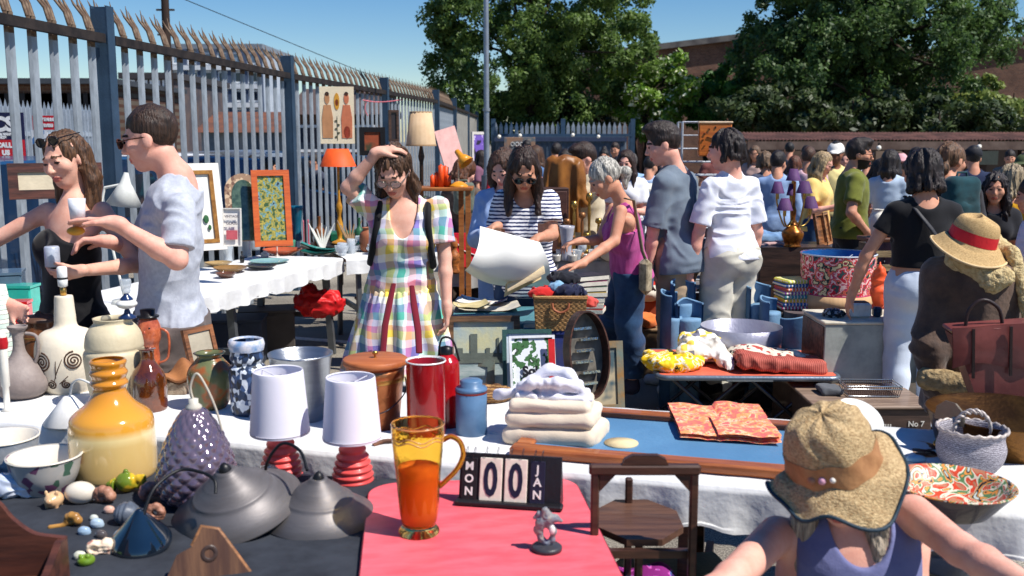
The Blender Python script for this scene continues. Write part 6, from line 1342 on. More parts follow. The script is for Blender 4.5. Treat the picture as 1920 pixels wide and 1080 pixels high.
# ================================================================ black table, front left
def bowl(label, px, yb, yt, R_, ext):
 t, k, H = pot('enamel_bowl', label, 'bowl', px, yb, yt, ZA, R_, cr([(R_*.62, 0), (R_*.64, .06), (R_*.86, .45), (R_*.97, .9), (R_, 1)], 4), ext, n=48, wall=.004)
 m = MB(); m.lathe([(.0005, .014), (R_*.60*k-.004, .016), (R_*.85*k-.007, H*.48), (R_*.965*k-.006, H*.97), (R_*1.01*k, H*1.01), (R_*1.015*k, H*.97)], 48); m.build('inside', glz((224, 216, 200), (216, 206, 190)), t)
 return t, k, H
flor = blotch([(0, (170, 168, 164)), (.62, (170, 168, 164)), (.66, (70, 100, 84)), (.74, (110, 70, 100)), (.84, (176, 172, 166))], 42, r=.3, bump=.02)
bowl('white bowl with blue flowers at the left edge of the black table', 12, 902, 828, 54, blotch([(0, (160, 164, 170)), (.7, (160, 164, 170)), (.75, (50, 80, 120)), (.86, (150, 156, 164))], 36, r=.3))
bowl('white bowl with a green and mauve flower band in front of the yellow vase', 88, 935, 862, 59, flor)
yv = M((232, 196, 120), .12, var=.013, coat=1., spec=.6, bump=.02, bs=10, name='yellow_glass'); nt = yv.node_tree
tc = N(nt, 'ShaderNodeTexCoord'); sp_ = N(nt, 'ShaderNodeSeparateXYZ'); nt.links.new(tc.outputs['Object'], sp_.inputs[0]); mr = N(nt, 'ShaderNodeMapRange'); mr.inputs['From Max'].default_value = .27; nt.links.new(sp_.outputs[2], mr.inputs[0])
colour_of(yv, ramp(nt, mr.outputs[0], [(.0, (206, 170, 104)), (.42, (216, 184, 118)), (.50, (230, 206, 146)), (.58, (220, 156, 52)), (1., (204, 132, 30))]))
pot('glass_vase', 'large cased glass vase, amber at the ringed neck and pale honey below', 'vase', 215, 912, 700, ZA, 78, cr([(64, 0), (70, .04), (71, .25), (69, .46), (62, .54), (42, .62), (30, .70), (26, .76), (31, .80), (27, .84), (31, .89), (27, .93), (30, .98), (27, 1)], 4), yv, n=56, wall=.004)
t, k, H = pot('glass_pendant', 'mauve quilted glass pendant lampshade with a white cable loop', 'pendant lamp', 372, 958, 784, ZA, 64, cr([(38, 0), (58, .1), (65, .27), (60, .48), (44, .74), (24, .95), (13, 1)], 16), M((120, 104, 118), .14, .35, c2=(92, 78, 96), coat=.8, spec=.8, vs=5, bump=.0), n=160)
body = [c for c in t.children][0]; me = body.data
for v in me.vertices:
 q = math.atan2(v.co.y, v.co.x); z = v.co.z/H; r = math.hypot(v.co.x, v.co.y)
 if r > .01: f_ = 1+.075*(abs(math.sin(q*7+z*24))*abs(math.sin(q*7-z*24)))**.7; v.co.x *= f_; v.co.y *= f_
m = MB(); m.lathe([(13*k, H), (14*k, H+.006), (8*k, H+.014), (8*k, H+.026), (.0005, H+.027)], 20); m.build('cap', M((206, 200, 186), .5, bump=0), t)
m = MB(); m.tube(cr([(0, 0, H+.02), (-.006, 0, H+.06), (.012, 0, H+.095), (.036, -.002, H+.06), (.06, -.004, H+.0), (.075, -.006, H-.06)], 6), .0032, 8); m.build('cable', M((196, 188, 170), .5, bump=0), t)
spun = M((112, 108, 108), .5, .45, c2=(96, 92, 92), vs=4, stretch=(1, 1, 9), bump=.06)
def shade(label, px, py, R_, tilt, mt=spun, z=ZA, prof=None, cap=True, name='pendant_shade'):
 g = G(px, py, z); k = (g-V(0, 0, CAM_Z)).length/F; r = R_*k
 prof = prof or [(1, 0), (1.005, .02), (.64, .26), (.60, .31), (.595, .33), (.58, .34), (.42, .44), (.38, .49), (.37, .50), (.20, .62), (.16, .66), (.15, .68), (.02, .69)]
 t = thing(name, label, 'pendant lamp', V(g.x, g.y, z+r*math.sin(abs(R(tilt[0])))*.98+.003), rot=(R(tilt[0]), R(tilt[1]), R(tilt[2])))
 pr = [(a*r, b*r) for a, b in prof]; m = MB(); m.lathe(pr+[(max(a-.002, .0006), b-.002) for a, b in pr[::-1]], 64); m.build('shade', mt, t)
 if cap: m = MB(); m.lathe([(.1*r, .68*r), (.085*r, .74*r), (.03*r, .80*r), (.0005, .80*r)], 20); m.build('cord_grip', M((24, 24, 26), .4), t)
 return t, r
sA, rA = shade('grey spun metal pendant shade leaning left, nearer the black glass shade', 446, 978, 114, (13, -12, 10))
sB, rB = shade('grey spun metal pendant shade beside the coral red table', 598, 975, 104, (4, 2, 0))
sC, rC = shade('small smoked black pendant shade behind the two grey metal shades', 505, 905, 34, (20, 0, 0), M((44, 52, 62), .06, coat=1, spec=.9, bump=0))
sD, rD = shade('small glossy blue black shade lying among the ornaments', 266, 1030, 50, (14, 8, -12), M((20, 30, 42), .06, coat=1, spec=.9, bump=0), prof=cr([(1, 0), (.96, .18), (.62, .62), (.34, 1.0), (.13, 1.28), (.06, 1.34), (.02, 1.36)], 4), cap=False)
cabm = M((16, 18, 22), .45, bump=0)
def cable(label, pts, r=.0042):
 m = MB(); m.tube(cr([tuple(q) for q in pts], 8), r, 8); single('lamp_cable', m, cabm, label, 'cable')
cable('thin black cable looping over the smaller grey shade towards the white lamps', [G(500, 925, ZA)+V(0, 0, .02), P(500, 870, 2.52), P(528, 832, 2.5), P(562, 845, 2.47), P(576, 882, 2.42)])
cable('black cable arching from the blue black shade across the quilted pendant', [P(268, 968, 2.26), P(290, 915, 2.30), P(335, 882, 2.36), P(375, 885, 2.36), P(402, 900, 2.34), P(404, 925, 2.32)])
def lamp(px, yb, lab, rz):
 red = M((222, 84, 78), .35, c2=(206, 70, 66), coat=.3, bump=0)
 t, k, H = pot('table_lamp', lab, 'table lamp', px, yb, yb-78, ZA, 38, cr([(34, 0), (38, .05), (35, .12), (38, .2), (33, .28), (36, .36), (30, .44), (33, .52), (27, .60), (30, .68), (24, .78), (25, .88), (17, 1)], 3), red, rz=rz, part='ribbed_base')
 m = MB(); m.lathe([(15*k, H), (14*k, H+.004), (14*k, H+.03)], 20); m.build('stem', M((226, 218, 224), .4, bump=0, alpha=.9), t)
 h0, h1 = H+.016, H+.016+112*k; ro, ri = 53*k, 43*k
 pr = cr([(ro-.001, h0), (ro, h0+.008), (ro*.98, h0+.02), (ri*1.04, h1-.012), (ri, h1)], 4)
 m = MB(); m.lathe(pr+[(r-.0022, z) for r, z in pr[::-1]], 44); m.build('lamp_shade', M((228, 226, 236), .6, var=.03, bump=.02, spec=.3), t)
 m = MB(); m.lathe([(.012, h1-.02), (.012, h1-.012)], 12)
 for a in range(3): q = a*2.094+.4; m.tube([(.012*math.cos(q), .012*math.sin(q), h1-.016), (ri*math.cos(q), ri*math.sin(q), h1-.006)], .0016, 5)
 m.tube([(0, 0, H+.02), (0, 0, h1-.03)], .009, 8); m.build('shade_ring', M((214, 212, 220), .4), t); return t
lamp(528, 904, 'left of the pair of white shaded lamps with ribbed red bases', 0)
lamp(662, 914, 'right of the pair of white shaded lamps with ribbed red bases', 30)
def orn(name, label, cat, px, py, ops, mt, ext=.05, h=.0022, z=ZA, rz=0):
 return sdf_thing(name, label, cat, G(px, py, z)+V(0, 0, .001), ops, (ext, ext, ext*1.5), h, mt, rz=rz)
def mm(k): return k/1000.
orn('marble_egg', 'smooth cream stone egg among the ornaments', 'ornament', 152, 945, [('u', ell((0, 0, .031), (.042, .03, .031)), 0)], glz((224, 214, 196), (214, 202, 184)), .055)
shl = M((176, 128, 104), .5, c2=(140, 92, 74), vs=40, bump=.3)
def shell_ops(s=1.):
 o = []
 for i in range(16):
  q = i*.75; r = s*(.024-.0013*i); o.append(('u', ell((r*.9*math.cos(q)*(1-i/20), i*.0012*s, .024*s+r*.8*math.sin(q)*(1-i/20)), (r*.62, r*.62, r*.62)), .002))
 return o
orn('snail_shell', 'pinkish brown snail shell right of the cream egg', 'shell', 192, 948, shell_ops(1.05), shl, .05)
orn('snail_shell', 'golden brown snail shell below the small pig', 'shell', 134, 990, shell_ops(.8)+rope([(-.02, 0, .006), (-.05, -.01, .005)], .006), M((190, 140, 70), .3, c2=(120, 80, 40), coat=.5), .06)
orn('snail_shell', 'rosy shell behind the dark spiral shell', 'shell', 280, 942, shell_ops(1.1), M((190, 132, 118), .5, c2=(150, 96, 84), vs=30), .05, rz=50)
orn('spiral_shell', 'dark grey striped spiral shell in the middle of the ornaments', 'shell', 240, 985, [('u', ell((0, 0, .03), (.034, .032, .03)), 0), ('n', lambda p: .0015*np.sin(p[..., 0]*420+np.sqrt(p[..., 1]**2+(p[..., 2]-.03)**2)*500), 0)], M((92, 100, 112), .4, c2=(64, 70, 82), vs=30), .05)
orn('stone_ring', 'rough pink brown carved ring beside the dark spiral shell', 'ornament', 292, 978, [('u', lambda p: np.sqrt((np.sqrt(p[..., 0]**2+(p[..., 2]-.024)**2)-.016)**2+p[..., 1]**2)-.009, 0), wrink(.003, 60)], shl, .05)
orn('toy_pig', 'tiny cream piggy ornament with round ears', 'ornament', 102, 952, [('u', ell((0, 0, .022), (.024, .03, .022)), 0), ('u', ell((0, -.03, .026), (.009, .006, .008)), .004), ('u', ell((-.014, -.012, .044), (.005, .004, .008)), .003), ('u', ell((.014, -.012, .044), (.005, .004, .008)), .003)]+[('u', cone((x, y, .012), (x, y, 0), .006, .005), .003) for x in (-.012, .012) for y in (-.014, .014)], glz((222, 184, 140), (206, 160, 118)), .05)
orn('ceramic_teapot', 'tiny yellow and green glazed bird shaped teapot', 'teapot', 238, 926, [('u', ell((0, 0, .034), (.030, .026, .028)), 0), ('u', ell((0, 0, .064), (.007, .007, .008)), .003), ('u', ell((.034, 0, .044), (.012, .010, .012)), .006)]+rope([(.034, 0, .02), (.048, 0, .03), (.05, 0, .05)], .006)+[('u', ell((-.034-.006*i, 0, .026), (.004, .020-.004*i, .020-.004*i)), .002) for i in range(4)], blotch([(0, (60, 92, 40)), (.45, (110, 128, 40)), (.55, (206, 168, 40)), (.7, (226, 186, 60))], 22, r=.15, kind='noise', const=False), .075)
orn('ceramic_cloud', 'pale blue white lumpy ceramic at the left edge of the ornaments', 'ornament', 30, 935, [('u', ell((-.02, 0, .036), (.040, .035, .036)), 0), ('u', ell((.03, 0, .028), (.025, .022, .026)), .006), ('u', ell((.052, 0, .03), (.012, .020, .024)), .003), wrink(.004, 30)], glz((190, 200, 220), (224, 228, 236)), .08)
for i, (px, py, r, c_, lab) in enumerate(((158, 1006, 13, (150, 176, 200), 'small pale blue glazed bead with a white rim'), (182, 992, 14, (170, 190, 206), 'pale blue pebble bead right of the smaller blue bead'), (190, 1012, 12, (84, 78, 78), 'flat grey brown pebble under the blue beads'), (150, 1052, 12, (216, 216, 196), 'small white frog head with green back at the front'), (205, 965, 12, (214, 170, 150), 'small pink coral piece under the snail shell'), (176, 978, 9, (200, 206, 196), 'small pale shell beside the blue beads'))):
 orn('pebble', lab, 'ornament', px, py, [('u', ell((0, 0, mm(r)), (mm(r)*1.2, mm(r), mm(r))), 0), ('u', ell((mm(r)*.7, 0, mm(r)*.7), (mm(r)*.6, mm(r)*.7, mm(r)*.6)), .003), wrink(.001, 60)], glz(c_), .035)
orn('conch_shell', 'cream conch shell with a red mouth at the front of the ornaments', 'shell', 190, 1042, [('u', ell((-.012, 0, .018), (.022, .018, .018)), 0), ('u', ell((.014, .004, .02), (.018, .016, .02)), .006), ('s', ell((-.012, -.018, .02), (.013, .010, .009)), .003), wrink(.004, 50)], blotch([(0, (224, 190, 160)), (.55, (236, 214, 190)), (.68, (170, 60, 44))], 40, kind='noise', const=False), .05)
orn('frog', 'little green ceramic frog peeking beside the carved wooden box', 'ornament', 162, 1062, [('u', ell((0, 0, .014), (.020, .02, .014)), 0), ('u', ell((-.008, -.008, .027), (.006, .006, .006)), .002), ('u', ell((.008, -.008, .027), (.006, .006, .006)), .002)], glz((120, 150, 40), (80, 110, 30)), .04)
dk = wood((92, 52, 40), (60, 34, 28), r=.5, axis=0)
z0 = ZA+.001
t = thing('wooden_holder', 'dark carved wooden holder with a curved shoulder at the lower left corner', 'box', V(-1.155, 2.10, z0), 6)
pf = [(-.26, 0), (.16, 0), (.16, .10)]+[(x, y) for x, y in cr([(.13, .105), (.09, .115), (.05, .15), (.02, .19), (-.03, .205), (-.10, .20), (-.26, .20)], 4)]
m = MB(); m.prism(pf, -.008, .008, XF); m.build('back_panel', dk, t)
m = MB(); m.prism([(0, 0), (-.17, 0), (-.17, .05), (-.10, .065), (-.02, .10), (0, .10)], -.008, .008, Matrix.Translation((.152, -.008, 0)) @ Matrix.Rotation(R(90), 4, 'Z') @ XF); m.build('side_panel', dk, t)
m = MB(); m.box((-.05, -.09, .01), (.40, .16, .014)); m.build('floor_panel', dk, t)
m = MB(); m.box((-.05, -.17, .035), (.40, .014, .06)); m.build('front_panel', wood((110, 66, 48)), t)
m = MB(); m.lathe([(.0005, 0), (.012, 0), (.010, .006), (.0005, .007)], 14, Matrix.Translation((.0, -.008, .155)) @ Matrix.Rotation(R(90), 4, 'X')); m.build('brass_button', brass, t)
t = thing('wooden_plaque', 'pointed brown wooden plaque with a round hole at the front of the black table', 'plaque', G(395, 1085, ZA)+V(0, 0, .001), rot=(R(-18), 0, R(20)))
pl = [(-.10, 0), (.085, 0), (.055, .05), (.022, .105), (-.012, .115), (-.035, .075), (-.07, .06)]
m = MB(); m.prism(pl, -.007, .007, XF); m.build('panel', wood((104, 72, 50), (72, 46, 34), axis=2), t)
m = MB(); m.lathe([(.010, 0), (.015, .002), (.019, 0)], 20, Matrix.Translation((.0, -.0085, .055)) @ Matrix.Rotation(R(90), 4, 'X')); m.build('hole_ring', M((60, 44, 38), .4), t)
m = MB(); m.tube([(x*1.005, 0, y) for x, y in pl[1:6]], .0065, 6); m.build('edge', wood((176, 120, 76)), t)
m = MB(); m.tube(cr([(0, 0, .004), (.03, .02, .012), (.075, .03, .01), (.11, .05, .014)], 4), .007, 8); single('carved_stick', m, wood((120, 70, 40)), 'curved brown carved stick lying under the copper bucket', 'stick', G(700, 838, ZB))

# ================================================================ table along the fence
def leanframe(name, label, px, yb, w_px, h_px, Yd, rz, lean, fm, pm, b=.045, cat='picture', z=ZC, arch=False, xoff=0):
 g = P(px, yb, Yd); k = Yd/F; w_, h_ = w_px*k/max(.3, math.cos(R(rz))), h_px*k
 t = thing(name, label, cat, g, rot=(R(-lean), 0, R(rz)))
 if arch:
  n = 20; out = [(-w_/2, 0), (w_/2, 0)]+[(w_/2*math.cos(q), h_-w_/2+w_/2*math.sin(q)) for q in np.linspace(0, math.pi, n)]
  m = MB(); m.prism(out, -.012, .012, XF); m.build('frame', fm, t)
  m = MB(); m.prism([(x*(1-2*b/w_), b+(y-b)*(h_-2*b)/(h_-b)) for x, y in out], .012, .016, XF); m.build('mirror', pm, t)
 else:
  m = MB(); m.frame(w_, h_, b, .024, Matrix.Translation((0, 0, h_/2))); m.build('frame', fm, t)
  m = MB(); m.box((0, .004, h_/2), (w_-2*b+.004, .006, h_-2*b+.004)); m.build('panel', pm, t)
 return t, w_, h_
goldf = M((176, 124, 60), .4, .4, c2=(130, 84, 40), vs=20); whf = M((228, 224, 214), .6, var=.06)
t, w_, h_ = leanframe('framed_print', 'tall white and gold framed print leaning behind the man in grey', 384, 470, 68, 165, 6.95, 38, 10, whf, M((224, 224, 214), .5, var=.05), b=.05)
m = MB(); m.frame(w_-.10, h_-.10, .028, .03, Matrix.Translation((0, -.002, h_/2))); m.build('inner_frame', goldf, t)
m = MB(); m.ball((.03, -.012, .22), (.02, .003, .03), 8); m.ball((.05, -.012, .16), (.012, .003, .02), 8); m.build('motif', M((40, 90, 50), .7), t)
leanframe('arched_mirror', 'arched mirror with a mottled tile frame leaning on the fence', 462, 452, 62, 128, 7.7, 24, 12, blotch([(0, (150, 120, 96)), (.5, (196, 170, 140)), (.8, (110, 80, 66))], 45), M((38, 56, 44), .12, c2=(90, 110, 90), vs=12, spec=.9, bump=0), b=.05, cat='mirror', arch=True)
leanframe('framed_painting', 'orange framed garden painting leaning on the fence by the tall post', 514, 462, 66, 145, 7.65, 20, 12, wood((206, 98, 36), (176, 76, 28), coat=.3), blotch([(0, (24, 40, 30)), (.42, (50, 84, 50)), (.5, (180, 160, 70)), (.54, (80, 110, 70)), (.6, (120, 160, 170)), (.7, (30, 44, 60))], 26, kind='noise', detail=6, const=False), b=.045)
t, w_, h_ = leanframe('framed_picture', 'dark brown framed picture with a cream mount behind the woman in black', 108, 372, 140, 66, 5.6, 30, 8, wood((92, 52, 40)), M((206, 192, 164), .6), b=.05)
t, w_, h_ = leanframe('price_sign', 'white card sign with two grey words and a red patch on the fence table', 436, 462, 34, 72, 6.35, 4, 6, whf, M((236, 230, 222), .6, var=.03), b=.006, cat='sign')
word(t, 'VINTAGE', .022, 0, h_*.78, M((110, 104, 110), .6, bump=0), y=-.016, bold=.0005); word(t, 'GLASS', .026, 0, h_*.60, M((110, 104, 110), .6, bump=0), y=-.016, bold=.0005)
m = MB(); m.box((0, -.014, h_*.30), (w_*.6, .004, h_*.24)); m.build('red_patch', M((206, 96, 104), .6), t)
cl = M((214, 222, 228), .06, alpha=.42, bump=.2, bs=60, spec=.9, var=.03);
def gl_item(label, px, yb, z, r, h, c=None, kind='vase', name='glass_vase', Yd=None, cat='glassware'):
 g = G(px, yb, z); mt = M(c, .12, coat=.6, bump=.05, alpha=.85) if c else cl
 pf = {'vase': [(.6, 0), (.7, .05), (.6, .35), (.8, .7), (1, 1)], 'goblet': [(.8, 0), (.75, .03), (.12, .08), (.12, .45), (.6, .55), (.85, .8), (.8, 1)], 'tumbler': [(.8, 0), (.85, .05), (1, 1)], 'candle': [(1, 0), (.9, .04), (.35, .08), (.35, .95), (.1, 1)],
          'round': [(.5, 0), (.85, .15), (1, .45), (.85, .75), (.4, .88), (.5, 1)], 'dish': [(.5, 0), (.55, .1), (.9, .7), (1, 1)], 'decanter': [(.8, 0), (.9, .1), (.9, .5), (.3, .68), (.25, .8), (.4, .82), (.4, 1)]}[kind]
 pr = cr([(a*r, b*h) for a, b in pf], 3); m = MB()
 m.lathe([(.0005, 0)]+pr+([(max(a-.0025, .0006), b) for a, b in pr[::-1] if b > .006]+[(.0005, .006)] if kind not in ('candle',) else [(.0005, h)]), 20)
 return single(name, m, mt, label, cat, g+V(0, 0, .0045))
gl_item('tall cut glass vase beside the card sign on the fence table', 462, 482, ZC, .055, .24); gl_item('clear glass vase in front of the card sign', 428, 494, ZC, .05, .17)
gl_item('clear glass decanter left of the purple vase', 478, 470, ZC, .05, .22, kind='decanter', name='decanter'); gl_item('bubbly clear glass vase above the purple pot', 530, 462, ZC, .06, .30)
gl_item('deep purple flared pot before the orange framed painting', 510, 466, ZC, .075, .14, (54, 24, 66), 'tumbler', 'flower_pot', cat='pot')
gl_item('olive amber glass cylinder right of the purple pot', 531, 470, ZC, .04, .22, (96, 78, 40), 'tumbler'); gl_item('round ruby red glass vase at the foot of the tall post', 544, 450, ZC, .055, .16, (150, 14, 26), 'round')
gl_item('deep turquoise glass vase at the foot of the tall post', 558, 452, ZC, .06, .32, (24, 96, 120), 'vase')
for i, (px, yb, c_, lab) in enumerate(((570, 462, (216, 120, 130), 'pale pink candle left of the pair'), (579, 460, (224, 90, 110), 'deeper pink candle right of the pair'), (520, 482, (230, 214, 200), 'cream candle in front of the purple pot'))): gl_item(lab, px, yb, ZC, .016, .22, c_, 'candle', 'candle', cat='candle')
gl_item('terracotta cake stand plate in front of the pink candles', 530, 478, ZC, .16, .045, (196, 96, 58), 'dish', 'plate', cat='plate')
gl_item('small jade green cup on the terracotta plate', 545, 464, ZC, .045, .06, (80, 160, 130), 'tumbler', 'cup', cat='cup'); gl_item('dark green shallow serving dish', 600, 478, ZC, .16, .035, (24, 96, 88), 'dish', 'dish', cat='dish')
gl_item('pale aqua glass platter at the middle of the fence table', 505, 494, ZC, .15, .02, (150, 196, 190), 'dish', 'platter', cat='dish'); gl_item('shallow dark slate dish at the front edge', 490, 506, ZC, .11, .03, (40, 42, 48), 'dish', 'dish', cat='dish')
gl_item('olive wood salad bowl at the front of the fence table', 432, 512, ZC, .12, .04, (150, 112, 60), 'dish', 'bowl', cat='bowl'); gl_item('brown clay bowl under the olive wood salad bowl', 424, 522, ZC, .07, .035, (110, 72, 54), 'dish', 'bowl', cat='bowl')
gl_item('straw coloured flat basket tray left of the card sign', 410, 500, ZC, .10, .03, (180, 150, 100), 'dish', 'tray', cat='tray'); gl_item('little black pepper mill behind the slate dish', 454, 494, ZC, .018, .09, (24, 24, 26), 'decanter', 'mill', cat='mill')
gl_item('white china ball on the fence table', 497, 484, ZC, .035, .05, (226, 222, 214), 'round', 'ornament', cat='ornament')
for i in range(14):      # heap of cut glass at the corner
 px = 640+(i*37 % 92); yb = 470+(i*13 % 11); gl_item('cut glass tumbler in the sparkling heap at the table corner', px, yb, ZC, .035+.012*(i % 3), .06+.02*(i % 4), None, ('tumbler', 'goblet', 'dish')[i % 3], 'glass')['group'] = 'cut glass pieces heaped at the table corner'
m = MB(); m.box((0, 0, .045), (.36, .22, .09), bev=.015); single('glass_box', m, M((20, 92, 66), .4), 'dark green box behind the heap of cut glass', 'box', G(655, 452, ZC), 10)
m = MB(); m.grid(lambda u, v: ((u-.5)*.5*(1-.3*(v-.5)**2), (v-.5)*.12, .02+.12*(u-.5)**2*2+.05*(v-.5)**2), 16, 6); m.grid(lambda u, v: ((.5-u)*.5*(1-.3*(v-.5)**2), (v-.5)*.12, .012+.12*(u-.5)**2*2+.05*(v-.5)**2), 16, 6); single('glass_boat', m, M((50, 130, 124), .1, coat=.8), 'long teal glass boat dish with upturned ends', 'dish', G(620, 474, ZC), 8)
for i, (px, py, Y_, lab, c_) in enumerate(((603, 430, 8.3, 'white coral branch ornament behind the teal glass boat', (226, 224, 214)), (655, 400, 8.6, 'carved driftwood bird ornament on the fence table', (160, 130, 96)))):
 g = P(px, py, Y_); m = MB()
 for j in range(7): a = -.9+j*.3; m.tube([(0, 0, -.16), (.05*math.sin(a), .01*j-.03, -.06), (.13*math.sin(a), .01*j-.03, .05+.03*math.cos(j*2))], [.014, .010, .004], 6)
 g.z = ZC+.16; single('coral_ornament', m, M(c_, .6), lab, 'ornament', g)
k_ = 9.0/F
def hung(name, label, cat, px, py, w_px, h_px, Yd, rz, fn):
 c = P(px, py, Yd); k = Yd/F; t = thing(name, label, cat, c, rz); fn(t, w_px*k/math.cos(R(rz)), h_px*k); return t
skinp = M((196, 140, 96), .7, bump=0); skind = M((206, 120, 84), .7, bump=0)
def poster(t, w_, h_):
 m = MB(); m.box((0, 0, 0), (w_, .012, h_)); m.build('panel', M((232, 216, 184), .7, var=.05), t)
 def blob(pts, mt, nm): m = MB(); m.prism([(x*w_, y*h_) for x, y in pts], .007, .010, XF); m.build(nm, mt, t)
 def elp(cx, cy, a, b, n=14): return [(cx+a*math.cos(2*math.pi*i/n), cy+b*math.sin(2*math.pi*i/n)) for i in range(n)]
 for s_, c_ in ((-1, skinp), (1, skind)):
  blob([(s_*.28-.15, -.40), (s_*.28+.15, -.40), (s_*.28+.16, -.05), (s_*.28+.10, .18), (s_*.28-.10, .18), (s_*.28-.16, -.05)], c_, 'figure_shape'); blob(elp(s_*.28, .29, .075, .095), c_, 'figure_shape')
  blob(elp(s_*.28, .37, .06, .04), M((60, 40, 34), .7), 'figure_shape')
 blob(elp(.28, -.30, .10, .11), M((180, 70, 50), .7, bump=0), 'figure_shape'); blob(elp(0, .24, .08, .15), M((210, 150, 50), .7, bump=0), 'sun_shape'); blob(elp(0, .22, .05, .06), M((140, 60, 34), .7, bump=0), 'sun_shape')
 for i in range(5): blob(elp(-.035+.07*(i % 2), -.38+.07*i, .04, .018), M((84, 84, 60), .7, bump=0), 'leaf_shape')
 blob([(-.006, -.44), (.006, -.44), (.006, -.02), (-.006, -.02)], M((84, 84, 60), .7, bump=0), 'leaf_shape')
hung('poster', 'cream art poster with two abstract figures hung on the palisade fence', 'poster', 632, 216, 62, 104, 9.6, 8, poster)
def simple_frame(c1, c2, b=.05):
 def f(t, w_, h_):
  m = MB(); m.frame(w_, h_, b, .03); m.build('frame', c1, t); m = MB(); m.box((0, .004, 0), (w_-2*b+.004, .008, h_-2*b+.004)); m.build('panel', c2, t)
 return f
hung('framed_painting', 'black framed painting hung on the fence behind the raised arm', 'picture', 698, 265, 46, 52, 10.2, 16, simple_frame(M((22, 20, 22), .4), blotch([(0, (60, 44, 30)), (.5, (150, 70, 40)), (.7, (40, 60, 40))], 8, kind='noise', const=False)))
hung('framed_photo', 'narrow brown framed photograph hung left of the beige lampshade', 'picture', 738, 236, 18, 58, 11.6, 24, simple_frame(wood((80, 54, 42)), M((50, 44, 48), .3), .03))
hung('folk_banner', 'violet patterned banner hung on the far sheeted fence panel', 'banner', 897, 292, 22, 85, 22.5, 52, lambda t, w_, h_: (MB().box((0, 0, 0), (w_, .02, h_)).build('panel', blotch([(0, (40, 34, 60)), (.45, (110, 84, 170)), (.6, (196, 180, 220)), (.75, (60, 44, 100))], 5, kind='noise', detail=5), t), MB().frame(w_+.04, h_+.04, .06, .04).build('frame', M((210, 204, 196)), t)))
m = MB(); m.box((0, 0, 0), (.26, .012, .50)); single('pink_board', m, M((226, 176, 168), .7), 'pale pink board propped against the fence past the beige lampshade', 'board', P(846, 286, 10.2), rot=(R(-8), R(-14), R(40)))
m = MB(); m.tube(cr([(-.3, 0, .02), (-.1, -.02, -.01), (.1, -.02, .0), (.3, 0, .03)], 4), .008, 6); m.tube(cr([(-.2, 0, .02), (-.24, 0, -.1), (-.2, 0, -.2)], 3), .006, 6); single('ribbon', m, M((226, 120, 130), .7), 'strip of pink ribbon tied along the top of the fence', 'ribbon', P(716, 190, 14.0), 20)
t = thing('table_lamp', 'lamp with a bright orange conical shade on a turned golden stem by the fence', 'table lamp', V(P(636, 400, 8.9).x, 8.9, ZC)); Yl = 8.9
zb_, zt_ = P(636, 312, Yl).z-ZC, P(636, 279, Yl).z-ZC; k = Yl/F
m = MB(); m.lathe([(34*k, zb_), (20*k, zt_), (19*k, zt_), (33*k, zb_)], 32); m.build('lamp_shade', M((232, 88, 30), .6, bump=.02), t)
m = MB(); m.lathe(cr([(.0005, .0), (.07, 0), (.07, .02), (.02, .05), (.035, .15), (.016, .25), (.03, .33), (.012, .42), (.012, zb_+.03)], 3), 20); m.build('stem', M((206, 146, 40), .35, c2=(150, 100, 30)), t)
m = MB(); m.box((0, 0, .0), (.34, .3, .03), bev=.006); m.box((0, 0, -.18), (.04, .04, .34)); single('wooden_shelf', m, wood((40, 30, 26)), 'small dark shelf under the orange shaded lamp', 'shelf', V(P(636, 400, 8.9).x, 8.9, ZC-.02))
Yl = 9.2; g = P(790, 300, Yl); t = thing('standard_lamp', 'standard lamp with a large ribbed beige shade rising above the checked dress woman', 'standard lamp', V(g.x, Yl, 0)); k = Yl/F
z0_, z1_ = P(790, 273, Yl).z, P(790, 210, Yl).z
m = MB(); m.lathe([(28*k, z0_), (20.5*k, z1_), (19.5*k, z1_), (27*k, z0_)], 48, wob=lambda q, z: 1+.012*math.sin(q*30)); m.build('lamp_shade', M((206, 176, 140), .75, c2=(190, 158, 120), vs=4, bump=.05), t)
m = MB(); m.lathe([(28.3*k, z0_-.004), (28.6*k, z0_+.006), (28*k, z0_+.012)], 40); m.lathe([(20.6*k, z1_-.01), (21*k, z1_), (20.2*k, z1_+.004)], 40); m.build('trim', M((170, 136, 100), .7), t)
m = MB(); m.lathe([(.0005, 0), (.14, 0), (.14, .02), (.03, .05), (.018, .1), (.018, z0_-.15), (.03, z0_-.1), (.012, z0_)], 16); m.build('pole', wood((70, 44, 30)), t)
g = G(606, 578, .0); sdf_thing('plastic_bag', 'bright red plastic bag hanging under the far end of the side table', 'bag', V(P(606, 560, 7.9).x, 7.75, .30), [('u', ell((0, 0, .10), (.19, .12, .11)), 0), ('u', cone((-.06, 0, .14), (-.10, 0, .27), .07, .02), .06), wrink(.02, 7, 7), wrink(.02, 18, 18)], (.26, .2, .34), .011, M((206, 26, 30), .5, var=.2, vs=8, bump=.4, bs=14))
for i, (px, Yd, c_, lab) in enumerate(((440, 7.4, (50, 58, 74), 'navy crate stored under the side table'), (500, 7.8, (80, 74, 70), 'taupe box stored under the side table'), (720, 8.3, (110, 60, 40), 'brown box under the far side table'), (768, 8.4, (60, 40, 34), 'dark chest under the far side table'))):
 m = MB(); m.box((0, 0, .17), (.42, .3, .34), bev=.01); m.box((0, -.152, .3), (.14, .01, .03)); m.box((0, 0, .345), (.44, .32, .02)); single('storage_box', m, M(c_, .7, vs=4), lab, 'box', V(P(px, 560, Yd).x, Yd, 0), 6+i*7)
